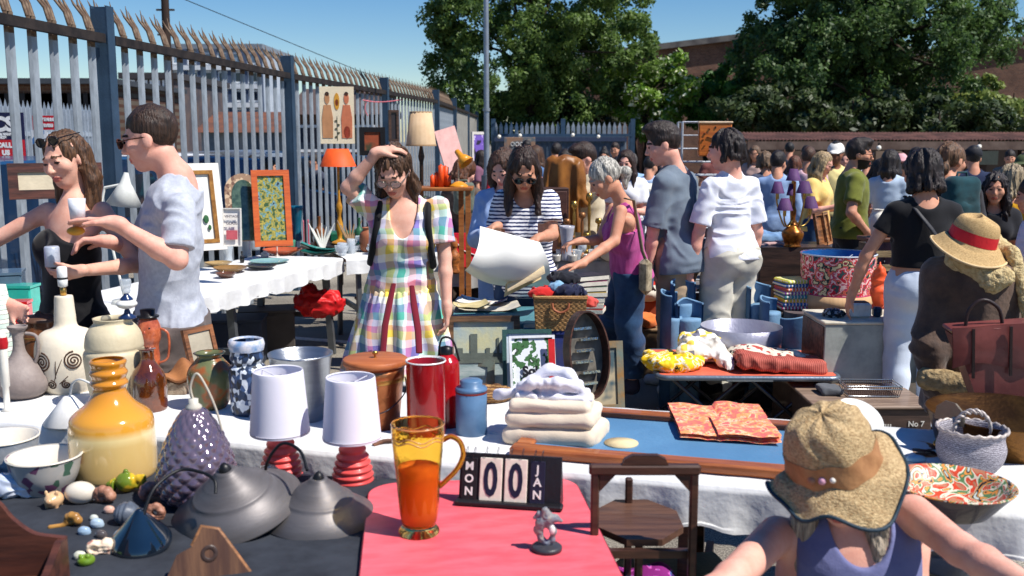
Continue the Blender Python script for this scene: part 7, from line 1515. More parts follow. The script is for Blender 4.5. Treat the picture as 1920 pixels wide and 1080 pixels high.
for i, (px, py, Yd, c_, lab, sz) in enumerate(((26, 478, 5.3, (40, 170, 150), 'teal box by the left edge behind the lilac sleeve', (.2, .12, .14)), (18, 494, 5.0, (214, 30, 34), 'bright red tin by the left edge behind the lilac sleeve', (.16, .1, .10)), (2, 470, 5.4, (90, 110, 130), 'grey blue box at the very left edge', (.2, .2, .2)))):
 m = MB(); m.box((0, 0, sz[2]/2), sz, bev=.008); m.box((0, 0, sz[2]+.006), (sz[0]*1.04, sz[1]*1.04, .014)); single('tin_box', m, glz(c_), lab, 'tin', V(P(px, py, Yd).x, Yd, ZC+.005), 10*i)
t = thing('desk_lamp', 'white angle desk lamp behind the couple with its cone shade tilted down', 'desk lamp', V(P(225, 400, 5.6).x, 5.6, ZC+.005)); Yl = 5.6
def q_(px, py): return P(px, py, Yl)-t.location
wm2 = M((224, 224, 216), .35, bump=0)
m = MB(); m.lathe([(.0005, 0), (.075, 0), (.07, .02), (.0005, .025)], 24); m.build('base', wm2, t)
m = MB(); m.tube([(0, 0, .02), q_(190, 380), q_(196, 352)], .008, 8); m.tube([q_(196, 352), q_(232, 345)], .008, 8); m.build('arm', wm2, t)
a, b = q_(236, 330), q_(232, 385); d_ = (b-a).normalized(); X = d_.to_track_quat('Z', 'Y').to_matrix().to_4x4(); X.translation = a
m = MB(); m.lathe([(.012, -.02), (.018, 0), (.03, .04), (.04, .055), (.10, (b-a).length), (.097, (b-a).length), (.03, .05)], 28, X); m.build('lamp_shade', wm2, t)
# ================================================================ stalls in the middle
def boxt(name, label, cat, px, yb, z, dims, mt, rz=0, bev=.006, lid=None, extra=None, Y=None):
 g = V(P(px, 540, Y).x, Y, z) if Y else G(px, yb, z); t = thing(name, label, cat, g, rz); w_, d_, h_ = dims
 m = MB(); m.box((0, d_/2, h_/2), dims, bev=bev); m.build('body', mt, t)
 if lid: m = MB(); m.box((0, d_/2, h_+.008), (w_*1.03, d_*1.03, .016), bev=.004); m.build('lid', lid, t)
 if extra: extra(t, w_, d_, h_)
 return t
ZD = .755
def tangle(n, rx, ry, rz, r, seed, k=.012):
 q = random.Random(seed); o = []
 for _ in range(n):
  a = q.random()*6.3; p = [((1-.5*q.random())*rx*math.cos(a+t*1.1), (1-.5*q.random())*ry*math.sin(a+t*1.1), max(.006, rz*(.2+.8*q.random())*(1-.12*t))) for t in range(4)]
  o += rope(cr(p, 3), r*(.7+.6*q.random()), k)
 return o
a, b = V(P(842, 600, 4.95).x, 4.98, 0), V(P(1122, 600, 4.95).x, 4.98, 0)
t = thing('folding_table', 'folding table with prints, basket and paintings leaning against its front', 'table', (a.x, a.y, 0)); Lt = b.x-a.x
m = MB(); m.box((Lt/2, .26, ZD-.016), (Lt, .52, .03), bev=.004); m.build('tabletop', M((80, 130, 140), .5), t)
for x in (.04, Lt-.04):
 for y in (.04, .48): m = MB(); m.box((x, y, (ZD-.03)/2), (.03, .03, ZD-.03)); m.build('leg', darkmet, t)
def sheetm(label, px, py, w_, d_, rz, c_, dz=0., curl=.02):
 m = MB(); f_ = lambda u, v: ((u-.5)*w_, (v-.5)*d_, .004+curl*(2*u-1)**4+.006*math.sin(u*5+v*4)**2); m.grid(f_, 10, 8); m.grid(lambda u, v: tuple(Vector(f_(1-u, v))-V(0, 0, .003)), 10, 8)
 single('print', m, c_, label, 'print', G(px, py, ZD)+V(0, .05, dz), rz)
pap_m = M((214, 206, 184), .6, c2=(180, 176, 166), vs=12)
sheetm('curling cream print at the bottom of the pile on the folding table', 915, 582, .34, .24, 6, pap_m, .003); sheetm('pale print with grey red drawing lying on the folding table', 905, 574, .28, .20, -8, blotch([(0, (222, 218, 206)), (.55, (222, 218, 206)), (.6, (170, 120, 120)), (.7, (120, 130, 150)), (.78, (226, 222, 210))], 14, kind='noise', detail=5), .014); sheetm('yellowed map sheet on top of the prints', 880, 584, .2, .16, 14, M((206, 190, 140), .6), .02)
boxt('plastic_crate', 'teal blue crate under the wicker basket', 'crate', 1050, 0, .36, (.36, .30, .392), M((26, 92, 120), .45, c2=(20, 74, 100), vs=4), Y=4.86)
wk = wave((176, 136, 84), [(0, (190, 150, 96)), (.5, (150, 108, 62)), (.8, (96, 64, 36))], 46, 'Z', dist=2.5, const=False)
g = V(P(1050, 600, 4.80).x, 4.86, ZD+.002); t = thing('wicker_basket', 'rectangular wicker basket with a leather handle, overflowing with red and navy clothes', 'basket', g, 0);
m = MB(); W_, D_, H_ = .255, .20, .165
for sy in (-1, 1): m.grid(lambda u, v, sy=sy: ((u-.5)*W_*(.92+.08*v)+.002*math.sin(v*50), sy*(D_/2*(.92+.08*v)+.003*math.sin(u*60)*math.cos(v*44)), v*H_), 60, 24)
for sx in (-1, 1): m.grid(lambda u, v, sx=sx: (sx*(W_/2*(.92+.08*v)+.003*math.sin(u*50)*math.cos(v*44)), (u-.5)*D_*(.92+.08*v), v*H_), 40, 24)
m.box((0, 0, .01), (W_*.9, D_*.9, .015)); m.build('body', wk, t)
m = MB(); m.tube([(x*W_/2, y*D_/2, H_) for x, y in ((-1, -1), (1, -1), (1, 1), (-1, 1), (-1, -1))], .009, 8); m.build('rim', wk, t)
m = MB(); m.tube(cr([(-.04, -D_/2-.008, H_*.84), (-.034, -D_/2-.012, H_*.66), (0, -D_/2-.014, H_*.56), (.034, -D_/2-.012, H_*.66), (.04, -D_/2-.008, H_*.84)], 4), .006, 8); m.build('handle', M((160, 92, 60), .6), t)
cols = (((200, 40, 36), 'bright red'), ((30, 34, 60), 'navy'), ((130, 170, 200), 'pale blue'), ((26, 26, 34), 'black'), ((206, 80, 70), 'coral'))
for i, (dx, dy, dz, r) in enumerate(((-.08, .0, .17, .055), (.05, -.03, .18, .06), (0, .02, .20, .045), (.02, .06, .235, .06), (.125, .02, .12, .05))):
 sdf_thing('garment', cols[i][1]+' garment crumpled in the top of the wicker basket', 'garment', g+V(dx, dy, dz), [('u', ell((0, 0, 0), (r*1.3, r, r*.6)), 0), wrink(.014, 22, 22, i*2.)], (.11, .1, .08), .005, cloth(cols[i][0]))
def sky_line(t, w_, h_):
 m = MB(); m.frame(w_, h_, .03, .03, Matrix.Translation((0, 0, h_/2))); m.build('frame', wood((120, 88, 60)), t)
 m = MB(); m.box((0, .004, h_*.72), (w_-.05, .008, h_*.5)); m.build('sky_panel', M((196, 192, 150), .6, c2=(150, 170, 176), vs=5), t)
 m = MB(); m.box((0, .003, h_*.26), (w_-.05, .008, h_*.42)); m.build('river_panel', M((130, 150, 150), .5, c2=(176, 186, 184), vs=6, stretch=(1, 1, 4)), t)
 m = MB(); m.box((0, -.003, h_*.50), (w_-.06, .004, .05))
 for x, w0, h0 in ((-.05, .035, .12), (.07, .012, .10), (.10, .016, .08), (-.12, .03, .05), (.02, .02, .05)): m.box((x, -.004, h_*.5+h0/2), (w0, .003, h0))
 m.build('skyline', M((96, 104, 96), .7), t)
def lean(name, label, px, py_top, Yd, w_, h_, rz, ln, fn, cat='picture', zoff=0):
 zt = P(px, py_top, Yd).z; g = V(P(px, py_top, Yd).x, Yd-math.sin(R(ln))*h_*.6, max(.002, zt-h_*math.cos(R(ln)))); t = thing(name, label, cat, g, rot=(R(-ln), 0, R(rz))); fn(t, w_, h_); return t
def fr2(fc, pc, b=.02):
 def f(t, w_, h_):
  m = MB(); m.frame(w_, h_, b, .018, Matrix.Translation((0, 0, h_/2))); m.build('frame', fc, t); m = MB(); m.box((0, .003, h_/2), (w_-2*b+.003, .005, h_-2*b+.003)); m.build('panel', pc, t)
 return f
lean('framed_painting', 'framed painting of a river city skyline in muted greens leaning under the prints', 908, 594, 4.86, .36, .42, 3, 10, sky_line)
lean('record_sleeve', 'navy blue framed picture behind the white album print', 1066, 622, 4.75, .22, .36, -4, 12, fr2(M((30, 40, 96), .5), M((40, 52, 110), .5, c2=(60, 60, 90))))
lean('framed_print', 'framed print in a dark mount leaning left of the album print', 990, 620, 4.72, .24, .34, 4, 14, fr2(M((50, 84, 80), .5), M((196, 208, 220), .4)))
t = lean('album_print', 'white print with green leaves and black brush lettering leaning on the folding table', 1002, 632, 4.62, .22, .34, 8, 16, fr2(M((226, 228, 232), .5), blotch([(0, (220, 224, 232)), (.40, (222, 226, 232)), (.50, (60, 104, 60)), (.58, (40, 70, 40)), (.64, (224, 226, 230)), (.72, (110, 130, 160))], 16, kind='noise', detail=4), .012), cat='print')
word(t, 'Soko', .06, .01, .17, M((20, 20, 30), .5), y=-.012, bold=.003)
m = MB(); m.box((0, 0, .10), (.03, .006, .20)); single('red_book', m, M((206, 40, 44), .5), 'slim red book standing right of the album print', 'book', V(P(1036, 690, 4.60).x, 4.58, P(1036, 690, 4.6).z-.06), rot=(R(-14), 0, R(6)))
Yo = 4.35; c0_ = P(1112, 640, Yo); t = thing('oval_tray', 'deep oval wooden frame standing on edge, holding chrome letters', 'tray', V(c0_.x, Yo, .25), rot=(R(-10), 0, R(26)))
n = 40; oa, ob = .105, .20
m = MB(); ring = [(oa*math.cos(q), ob*math.sin(q)) for q in np.linspace(0, 2*math.pi, n, endpoint=False)]
zc_ = c0_.z-.25-.07
m.prism([(x, y+zc_) for x, y in ring], -.004, .0, XF, mi=0)
m.add([(x, -.06, y+zc_) for x, y in ring]+[(x, .0, y+zc_) for x, y in ring]+[(x*.93, -.06, y*.96+zc_) for x, y in ring]+[(x*.93, .0, y*.96+zc_) for x, y in ring], [(i, (i+1) % n, n+(i+1) % n, n+i) for i in range(n)]+[(2*n+(i+1) % n, 2*n+i, 3*n+i, 3*n+(i+1) % n) for i in range(n)]+[(i, 2*n+i, 2*n+(i+1) % n, (i+1) % n) for i in range(n)], False, 1)
m.build('frame', [M((120, 114, 104), .5, c2=(70, 66, 60)), wood((84, 50, 38))], t)
for i in range(6): m = MB(); m.box((.02*math.sin(i*2), -.02, zc_-.13+.05*i), (.09, .02, .012), Matrix.Identity(4)); m.build('chrome_bar', M((196, 196, 196), .12, .95), t)
YE = 7.3; ze = .78
a, b = P(840, 480, YE), P(1175, 480, YE)
clothtop('table_cloth', 'grey white cloth on the far middle table of candlesticks and glass', (a.x, YE, 0), (b.x, YE+.1, 0), .8, ze, .2, M((170, 168, 164), .8), 'far middle table behind the woman in stripes', legs=darkmet, seed=12)
Xe = lambda px, Yd=7.5: P(px, 540, Yd).x
for i, (px, h_, dy) in enumerate(((1062, .30, .1), (1078, .42, .3), (1092, .34, .2), (1108, .48, .35), (1050, .22, .3), (1122, .30, .15), (1070, .18, .05), (1098, .2, .05))):
 m = MB(); r = .03; m.lathe(cr([(.0005, 0), (r*1.5, 0), (r*1.3, .015), (r*.4, .04), (r*.7, h_*.3), (r*.3, h_*.4), (r*.45, h_*.7), (r*.3, h_*.85), (r*.9, h_*.9), (r*.7, h_), (.0005, h_)], 2), 14)
 o = single('candlestick', m, brass if i % 2 else M((150, 100, 60), .4, .5), 'brass candlestick in the cluster on the far middle table', 'candlestick', (Xe(px), 7.4+dy, ze+.006)); o['group'] = 'brass candlesticks on the far middle table'
for i in range(9):
 o = gl_item('small cut glass dish on the far middle table', 1045+i*9, 480, ZC, .04, .05+.03*(i % 3), None if i % 3 else (206, 200, 190), ('tumbler', 'dish', 'goblet')[i % 3], 'glass'); o['group'] = 'cut glass on the far middle table'; o.location = (Xe(1040+i*10), 7.34+.05*(i % 3), ze+.006)
o = gl_item('tall clear glass vase among the candlesticks', 1064, 480, ZC, .06, .26, (190, 190, 200), 'vase'); o.location = (Xe(1060), 7.36, ze+.006)
t = thing('clock', 'red square panel clock with white hands lying against the far table', 'clock', V(Xe(868, 7.2), 7.2, ze-.03), rot=(R(-16), 0, R(6)))
m = MB(); m.box((0, 0, .13), (.30, .03, .26), bev=.006); m.build('case', M((190, 20, 40), .4), t); m = MB()
m.bar((0, -.019, .13), (-.05, -.019, .20), .012, .006); m.bar((0, -.019, .13), (.10, -.019, .09), .012, .006)
for i in range(12): q = i*math.pi/6; m.box((.11*math.sin(q), -.018, .13+.10*math.cos(q)), (.010, .005, .010))
m.build('hands', M((226, 220, 216), .5), t)
m = MB(); m.lathe(cr([(.0005, 0), (.04, 0), (.035, .05), (.045, .12), (.02, .17), (.03, .20), (.02, .25), (.0005, .26)], 3), 16); single('carved_figure', m, wood((190, 110, 50)), 'small orange wood carved figure in front of the red clock', 'figure', (Xe(852, 7.1), 7.08, ze-.05))
boxt('wooden_cabinet', 'dark wooden cabinet standing behind the woman in stripes', 'cabinet', 1018, 0, ze+.006, (.40, .3, .52), wood((70, 44, 38), (48, 30, 28)), Y=7.75, rz=4, extra=lambda t, w_, d_, h_: [MB().box((s_*w_*.24, -.006, h_/2), (w_*.44, .012, h_*.9), bev=.004).build('door', wood((92, 58, 48), (66, 42, 36)), t) for s_ in (-1, 1)])
def coat_ops(): return [('u', rbox((0, 0, .42), (.30, .10, .34), .05), 0), ('u', cone((0, 0, .45), (0, 0, .0), .13, .17), .05), ('u', cone((-.13, 0, .52), (-.20, -.02, .16), .06, .045), .03), ('u', cone((.13, 0, .52), (.19, -.02, .2), .06, .045), .03), wrink(.016, 9, 4), ('i', lambda p: np.abs(p[..., 1])-.075+.02*np.sin(p[..., 0]*30), 0)]
g = P(1058, 420, 8.0); o = sdf_obj('leather_coat', coat_ops(), V(-.34, -.2, -.05), V(.34, .2, .72), .011, M((150, 96, 40), .45, c2=(116, 70, 28), vs=6, bump=.1)); o.location = V(g.x, 8.0, g.z-.02); tag(o, 'tan brown leather coat held up by the man in the cream jacket', 'coat'); o.scale = (.8, 1, .95)
Yt = 7.0; zt = P(840, 350, Yt).z; xa, xb = P(780, 540, Yt).x, P(888, 540, Yt).x
t = thing('side_table', 'tall narrow wooden table carrying orange candles and a yellow desk lamp', 'table', ((xa+xb)/2, Yt, 0)); wd = xb-xa; pin = wood((176, 110, 56), (140, 82, 40))
m = MB(); m.box((0, 0, zt-.012), (wd, .3, .024), bev=.004); m.build('tabletop', pin, t)
for x, y in ((wd/2-.03, -.12), (wd/2-.09, .12), (-wd/2+.03, -.12), (-wd/2+.03, .12)): m = MB(); m.bar((x, y, 0), (x, y, zt-.024), .035); m.build('leg', pin, t)
for i, (px, h_, r) in enumerate(((814, .08, .016), (822, .10, .018), (830, .15, .020), (838, .14, .022), (844, .08, .018))):
 m = MB(); m.lathe([(.0005, 0), (r, 0), (r, h_*.97), (r*.4, h_), (.0005, h_+.01)], 14); o = single('candle', m, M((226, 80, 24), .45, bump=0, sss=.1), 'orange pillar candle in the row on the tall wooden table', 'candle', (P(px, 540, Yt).x, Yt-.05+.02*(i % 2), zt+.001)); o['group'] = 'orange pillar candles on the tall wooden table'
yel = M((226, 150, 36), .35, bump=0, coat=.3); t = thing('desk_lamp', 'yellow enamel desk lamp with a tilted shade on the tall wooden table', 'desk lamp', (P(862, 540, Yt).x, Yt-.05, zt+.001)); kq = Yt/F
m = MB(); m.lathe(cr([(18*kq, 0), (17*kq, .012), (8*kq, .035), (.0005, .04)], 3), 20); m.build('base', yel, t)
m = MB(); m.tube([(0, 0, .035), (.0, 0, 46*kq)], .006, 8); m.build('arm', M((206, 190, 160), .3, .5), t)
X = V(.62, -.3, -.75).normalized().to_track_quat('Z', 'Y').to_matrix().to_4x4(); X.translation = (-.012, 0, 66*kq)
m = MB(); m.lathe([(.0005, -.01), (.018, 0), (.024, .05), (.036, .062), (.058, .115), (.055, .115), (.02, .05)], 20, X); m.build('lamp_shade', yel, t)
boxt('painted_board', 'far board painted in brown and grey with a row of pale rings', 'board', 974, 0, P(974, 303, 20.).z, (.62, .04, .48), blotch([(0, (120, 84, 66)), (.45, (150, 116, 92)), (.6, (90, 100, 106)), (.75, (170, 150, 130))], 6, kind='noise', const=False), Y=20., extra=lambda t, w_, d_, h_: [MB().tube([(-.14+i*.09+.035*math.cos(q), -.01, h_*.72+.035*math.sin(q)) for q in np.linspace(0, 6.28, 14)], .006, 5).build('ring', M((226, 226, 224)), t) for i in range(4)])
m = MB(); m.box((0, 0, 0), (.30, .2, .012), bev=.003); m.box((0, .0, .012), (.28, .18, .01)); single('open_book', m, M((224, 220, 206), .6), 'large open white book held by the man in the light blue polo', 'book', P(1212, 352, 11.0), rot=(R(20), 0, R(-10)))
Yr = 7.5; xa, xb = P(1268, 540, Yr).x, P(1352, 540, Yr).x; zr = P(1300, 229, Yr).z; t = thing('wire_rack', 'tall white wire shelving rack behind the two young men', 'rack', ((xa+xb)/2, Yr, 0)); wd = xb-xa; wrm = M((188, 192, 198), .4, .5)
for x in (-wd/2, wd/2):
 for y in (-.1, .1): m = MB(); m.tube([(x, y, 0), (x, y, zr)], .009, 8); m.build('upright', wrm, t)
nz_ = 18
for i in range(nz_):
 z = .15+(zr-.15)*i/(nz_-1); m = MB(); [m.tube([(-wd/2, y, z), (wd/2, y, z)], .006, 6) for y in (-.1, .1)]
 for j in range(6): x = -wd/2+wd*j/5; m.tube([(x, -.1, z), (x, .1, z)], .003, 4)
 m.build('shelf', wrm, t)
t = thing('clock', 'square amber wooden wall clock with dark marks hooked high on the wire rack', 'clock', P(1340, 262, 7.28), -4)
m = MB(); m.box((0, 0, 0), (.235, .06, .235), bev=.008); m.build('case', wood((206, 112, 36), (176, 86, 26), coat=.5), t); m = MB()
for i in range(12): q = i*math.pi/6; m.bar((.08*math.sin(q), -.033, .08*math.cos(q)), (.095*math.sin(q), -.033, .095*math.cos(q)), .009, .004)
m.bar((0, -.033, 0), (.03, -.033, .05), .007, .004); m.bar((0, -.033, 0), (-.06, -.033, .02), .006, .004); m.build('dial_marks', M((40, 24, 18), .5), t)
m = MB(); m.box((0, 0, .124), (.245, .07, .014), bev=.003); m.build('top_trim', M((226, 196, 160), .5), t)

# ================================================================ right hand stall
ZF = .38
t = thing('camping_table', 'low folding camping table with a salmon top and crossed steel legs', 'table', V(P(1388, 540, 5.72).x, 5.74, 0), -1.5)
m = MB(); m.prism(rrect(.99, .70, .05), ZF-.014, ZF, mi=0); m.build('tabletop', M((222, 110, 84), .5, c2=(210, 96, 72)), t)
stl = M((120, 132, 146), .4, .6)
m = MB(); pr_ = rrect(1.0, .71, .055); m.tube([(x, y, ZF-.012) for x, y in pr_+[pr_[0]]], .016, 8, caps=False); m.build('edge_rail', stl, t)
m = MB(); m.box((0, -.362, ZF-.018), (.26, .014, .022), bev=.003); m.build('clasp', M((160, 170, 180), .3, .8), t)
for x0, x1 in ((-.42, -.02), (.02, .42)):
 for y in (-.3, .3):
  m = MB(); m.tube([(x0, y, ZF-.03), (x1, y, .0)], .011, 8); m.build('leg', darkmet, t); m = MB(); m.tube([(x1, y*.96, ZF-.03), (x0, y*.96, .0)], .011, 8); m.build('leg', darkmet, t)
for x in (-.42, .42): m = MB(); m.tube([(x, -.3, .012), (x, .3, .012)], .011, 8); m.build('foot', stl, t)
yb = blotch([(0, (236, 190, 20)), (.42, (240, 200, 30)), (.5, (236, 226, 190)), (.56, (226, 170, 20)), (.66, (40, 34, 30)), (.7, (238, 196, 30))], 20, kind='noise', detail=4)
g = V(P(1265, 540, 5.6).x, 5.62, ZF+.002); sdf_thing('yellow_cloth', 'bright yellow patterned cloth crumpled at the left end of the camping table', 'cloth', g, tangle(9, .17, .19, .07, .022, 3)+[('u', ell((-.0, -.0, .02), (.16, .17, .05)), .02), wrink(.008, 22, 22)], (.27, .28, .16), .007, yb)
chk = blotch([(0, (236, 232, 220)), (.5, (232, 204, 84)), (.66, (238, 234, 228)), (.88, (120, 120, 140))], 26, rnd=.25, name='check')
g = V(P(1318, 540, 5.7).x, 5.70, ZF+.03); sdf_thing('checked_cloth', 'yellow, white and grey checked cloth heaped on the yellow one', 'cloth', g, rope([(-.12, -.05, .06), (.0, .04, .11), (.06, .0, .09), (.12, -.12, .01), (.13, -.2, -.02)], [.03, .05, .05, .04, .02], .03)+tangle(5, .12, .10, .14, .018, 8)+[('u', ell((.02, .03, .04), (.12, .10, .07)), .03), wrink(.010, 22, 22, 4)], (.26, .28, .32), .007, chk)
rp = blotch([(0, (210, 200, 180)), (.4, (214, 204, 186)), (.52, (176, 70, 60)), (.66, (60, 54, 50)), (.72, (220, 210, 190))], 55)
g = V(P(1440, 540, 5.75).x, 5.64, ZF+.002); sdf_thing('patterned_cloth', 'cream cloth with small red and black pattern behind the ribbed knit', 'cloth', g, [('u', ell((0, .0, .04), (.24, .14, .055)), 0), ('u', ell((-.12, .03, .06), (.12, .12, .06)), .03)]+tangle(5, .2, .12, .08, .016, 5)+[wrink(.010, 16, 16, 7)], (.32, .22, .2), .007, rp)
rib = wave((170, 80, 66), [(0, (196, 104, 88)), (.6, (150, 64, 54))], 28, 'X', dist=1.5, const=False)
g = V(P(1465, 540, 5.55).x, 5.52, ZF+.002); sdf_thing('knitted_blanket', 'terracotta ribbed knitted blanket with a fringed end on the camping table', 'blanket', g, [('u', rbox((0, 0, .045), (.50, .20, .085), .035, np.array(Matrix.Rotation(R(5), 3, 'Y'))), 0), ('u', ell((.27, .04, .03), (.06, .06, .035)), .02), wrink(.010, 8, 12, 9)], (.36, .18, .16), .0065, rib)
t, k, H = pot('drum_shade', 'wide silver grey drum lampshade lying on the back of the camping table', 'lampshade', 1392, 662, 609, ZF, 73, [(70, 0), (73, .5), (73, 1)], M((176, 178, 190), .35, .35, c2=(150, 150, 168), vs=3), n=56, wall=.004); t.location = (P(1392, 540, 5.97).x, 5.97, ZF+.001); t.scale = (.96, .96, .175/H)
bl = M((64, 100, 138), .7, c2=(50, 82, 116), vs=5); bl2 = M((112, 150, 182), .7)
def tub(label, px, py_top, Yd, hh_, rz, w_=.15):
 zt = P(px, py_top, Yd).z; h1 = hh_; hh_ = zt; t = thing('tub_seat', label, 'seat', V(P(px, 540, Yd).x, Yd, 0), rz); n = 14
 m = MB(); arc = [(w_*math.cos(q), w_*math.sin(q)*.8) for q in np.linspace(math.pi*1.05, -math.pi*.05, n)]
 m.add([(x, y, 0) for x, y in arc]+[(x*1.08, y*1.08, hh_-.03*abs(x/w_)) for x, y in arc]+[(x*.88, y*.88, 0) for x, y in arc]+[(x*.94, y*.94, hh_-.03*abs(x/w_)) for x, y in arc], [(i+1, i, n+i, n+i+1) for i in range(n-1)]+[(2*n+i, 2*n+i+1, 3*n+i+1, 3*n+i) for i in range(n-1)]+[(i, i+1, 2*n+i+1, 2*n+i) for i in range(n-1)], True)
 m.build('back_shell', bl, t); m = MB(); m.tube([(x*1.01, y*1.01, hh_-.03*abs(x/w_)+.002) for x, y in arc], .007, 8); m.build('rim', bl2, t)
 m = MB(); m.lathe([(.0005, hh_-h1*.5), (w_*.86, hh_-h1*.5), (w_*.88, hh_-h1*.56), (w_*.84, .0), (.0005, 0)], 20, sq=.8); m.build('cushion', bl2, t); return t
tub('blue padded tub seat, rearmost of the pile left of the silver drum', 1282, 524, 6.26, .30, 30, .085); tub('blue padded tub seat, leftmost of the pile beside the beige trousers', 1262, 544, 6.18, .34, 70, .09); tub('small blue padded tub seat nearest the silver drum on its left', 1295, 562, 6.16, .24, 20, .085)
tub('blue padded tub seat behind the silver drum to the right of the cream trousers', 1424, 530, 6.38, .28, 30, .085); tub('blue padded tub seat right behind the silver drum', 1448, 556, 6.26, .20, 60, .085)
tub('blue padded tub seat standing low right of the silver drum', 1500, 588, 6.2, .30, 200, .12)
zt = P(1568, 582, 6.4).z; t0_ = V(P(1560, 540, 6.5).x, 6.45, 0)
m = MB()
def dr(u, v):
 q = u*2*math.pi; a, b = .36, .26; c_, s_ = math.cos(q), math.sin(q); r = (abs(c_)**6+abs(s_)**6)**(-1/6); rr = 1+(.03+.05*v)*math.sin(q*16+v)*min(1, v*3)+.05*v
 return (a*c_*r*rr, b*s_*r*rr, zt*(1-v)+.01)
m.grid(dr, 160, 14); m.grid(lambda u, v: (dr(u, 0)[0]*v, dr(u, 0)[1]*v, zt+.01), 40, 3)
single('draped_stand', m, M((96, 84, 84), .85, c2=(74, 64, 66), vs=10, stretch=(1, 1, .2)), 'display stand draped in grey brown pleated cloth under the floral drum', 'stand', t0_)
flo = blotch([(0, (30, 34, 50)), (.3, (60, 90, 90)), (.38, (206, 40, 60)), (.44, (236, 206, 200)), (.49, (190, 60, 100)), (.53, (230, 120, 90)), (.57, (40, 60, 60)), (.62, (226, 210, 160)), (.7, (130, 40, 60))], 17, kind='noise', detail=3)
t = thing('tan_drum', 'plain tan drum shade under the floral drum', 'lampshade', t0_+V(.01, -.02, zt+.012)); kq = 6.4/F
m = MB(); m.lathe([(.0005, 0), (66*kq, 0), (68*kq, .10), (.0005, .10)], 48); m.build('drum', M((206, 168, 124), .7, c2=(186, 146, 104), vs=6, stretch=(1, 1, .1)), t)
t = thing('floral_lampshade', 'large drum lampshade in a bright floral print with a blue lining', 'lampshade', t0_+V(.01, -.02, zt+.115)); hq = (P(1568, 476, 6.4).z-(zt+.115))
m = MB(); m.lathe([(64*kq, 0), (68*kq, hq*.5), (69.5*kq, hq)], 56); m.build('printed_side', flo, t)
m = MB(); m.lathe([(62.5*kq, .0), (68*kq, hq)], 56); m.lathe([(.0005, hq*.35), (66*kq, hq*.36)], 40); m.build('lining', M((24, 96, 160), .5, c2=(18, 76, 136)), t)
for z, c_ in ((0, (190, 40, 110)), (hq, (196, 206, 216))): m = MB(); m.lathe([((64+5.5*z/hq)*kq-.003, z-.006), ((64+5.5*z/hq)*kq+.004, z), ((64+5.5*z/hq)*kq-.002, z+.006)], 56); m.build('trim', M(c_, .6), t)
m = MB(); m.tube([(-65*kq, 0, hq*.9), (0, 0, hq*.7), (40*kq, 40*kq, hq*.9)], .004, 6); m.build('spider_wire', M((196, 206, 216), .3, .6), t)
cs5 = ((196, 60, 110), (40, 110, 170), (226, 190, 60), (80, 160, 150), (150, 80, 160), (230, 120, 70), (60, 90, 150), (200, 206, 90))
for i in range(8):
 m = MB(); m.box((0, 0, .012), (.20-.004*(i % 3), .2, .024), bev=.009); o = single('striped_blanket', m, wave((0, 0, 0), [(0, cs5[i]), (.5, cs5[(i+3) % 8]), (.8, (226, 220, 206))], 14, 'X', dist=.4), ('folded striped blanket at the %s of the stack left of the floral drum' % ('bottom', 'second level', 'third level', 'fourth level', 'fifth level', 'sixth level', 'seventh level', 'top')[i]), 'blanket', V(P(1482, 540, 6.5).x+.006*(i % 2), 6.44, zt-.02+.0245*i+.03), i*2)
m = MB(); m.box((0, 0, (zt)/2), (.22, .24, zt), bev=.01); single('storage_box', m, wood((60, 44, 38)), 'dark box under the stack of striped blankets', 'box', V(P(1482, 540, 6.5).x, 6.44, 0))
Yb = 7.1; zb = P(1447, 532, Yb).z; t = thing('laundry_basket', 'grey white pleated oblong basket full of pink towels', 'basket', V(P(1447, 540, Yb).x, Yb, zb)); hb = P(1447, 478, Yb).z-zb
def lb(u, v, s=1.):
 q = u*2*math.pi; c_, s_ = math.cos(q), math.sin(q); r = (abs(c_)**4+abs(s_)**4)**(-.25); k_ = (.85+.15*v)*(1+.02*math.sin(q*30))*s; return (.155*c_*r*k_, .12*s_*r*k_, hb*v)
m = MB(); m.grid(lb, 120, 6); m.grid(lambda u, v: lb(1-u, v, .94), 60, 4); m.grid(lambda u, v: tuple(Vector(lb(u, 0))*V(v, v, 0).length*.7), 20, 2); m.build('side', M((196, 196, 192), .7, c2=(150, 150, 150), vs=30, stretch=(1, 1, .1)), t)
m = MB(); m.tube([lb(u, 1, 1.03) for u in np.linspace(0, 1, 50)], .012, 6, caps=False); m.build('rim', M((206, 200, 196), .7), t)
for x in (-.11, .11):
 m = MB(); m.tube([(x, 0, -zb), (x, 0, 0)], .014, 8); m.build('leg', darkmet, t)
sdf_thing('pink_towel', 'heap of dusty pink towels on the pleated basket', 'towel', V(P(1447, 540, Yb).x, Yb, zb+hb), rope([(-.12, -.03, .01), (0, -.05, .03), (.12, -.02, .02)], .035)+rope([(-.1, .04, .03), (.03, .03, .06), (.12, .04, .04)], .035, .02)+[wrink(.01, 12, 12)], (.22, .14, .14), .008, cloth((206, 170, 164), (186, 146, 142)))
t = thing('chandelier_lamp', 'brass table chandelier with five small purple shades', 'lamp', V(P(1482, 540, 7.0).x, 7.0, P(1482, 462, 7.0).z)); kq = 7.0/F; zb = t.location.z
hz = lambda py: P(1482, py, 7.0).z-zb
m = MB(); m.lathe(cr([(.0005, 0), (.06, 0), (.055, .02), (.07, .06), (.075, .10), (.04, .14), (.015, .18), (.02, .25), (.01, .3), (.01, hz(340))], 3), 20); m.build('stem', M((176, 110, 40), .3, .6, c2=(110, 60, 24), vs=20), t)
pur = M((92, 56, 104), .7, c2=(76, 44, 88), vs=8)
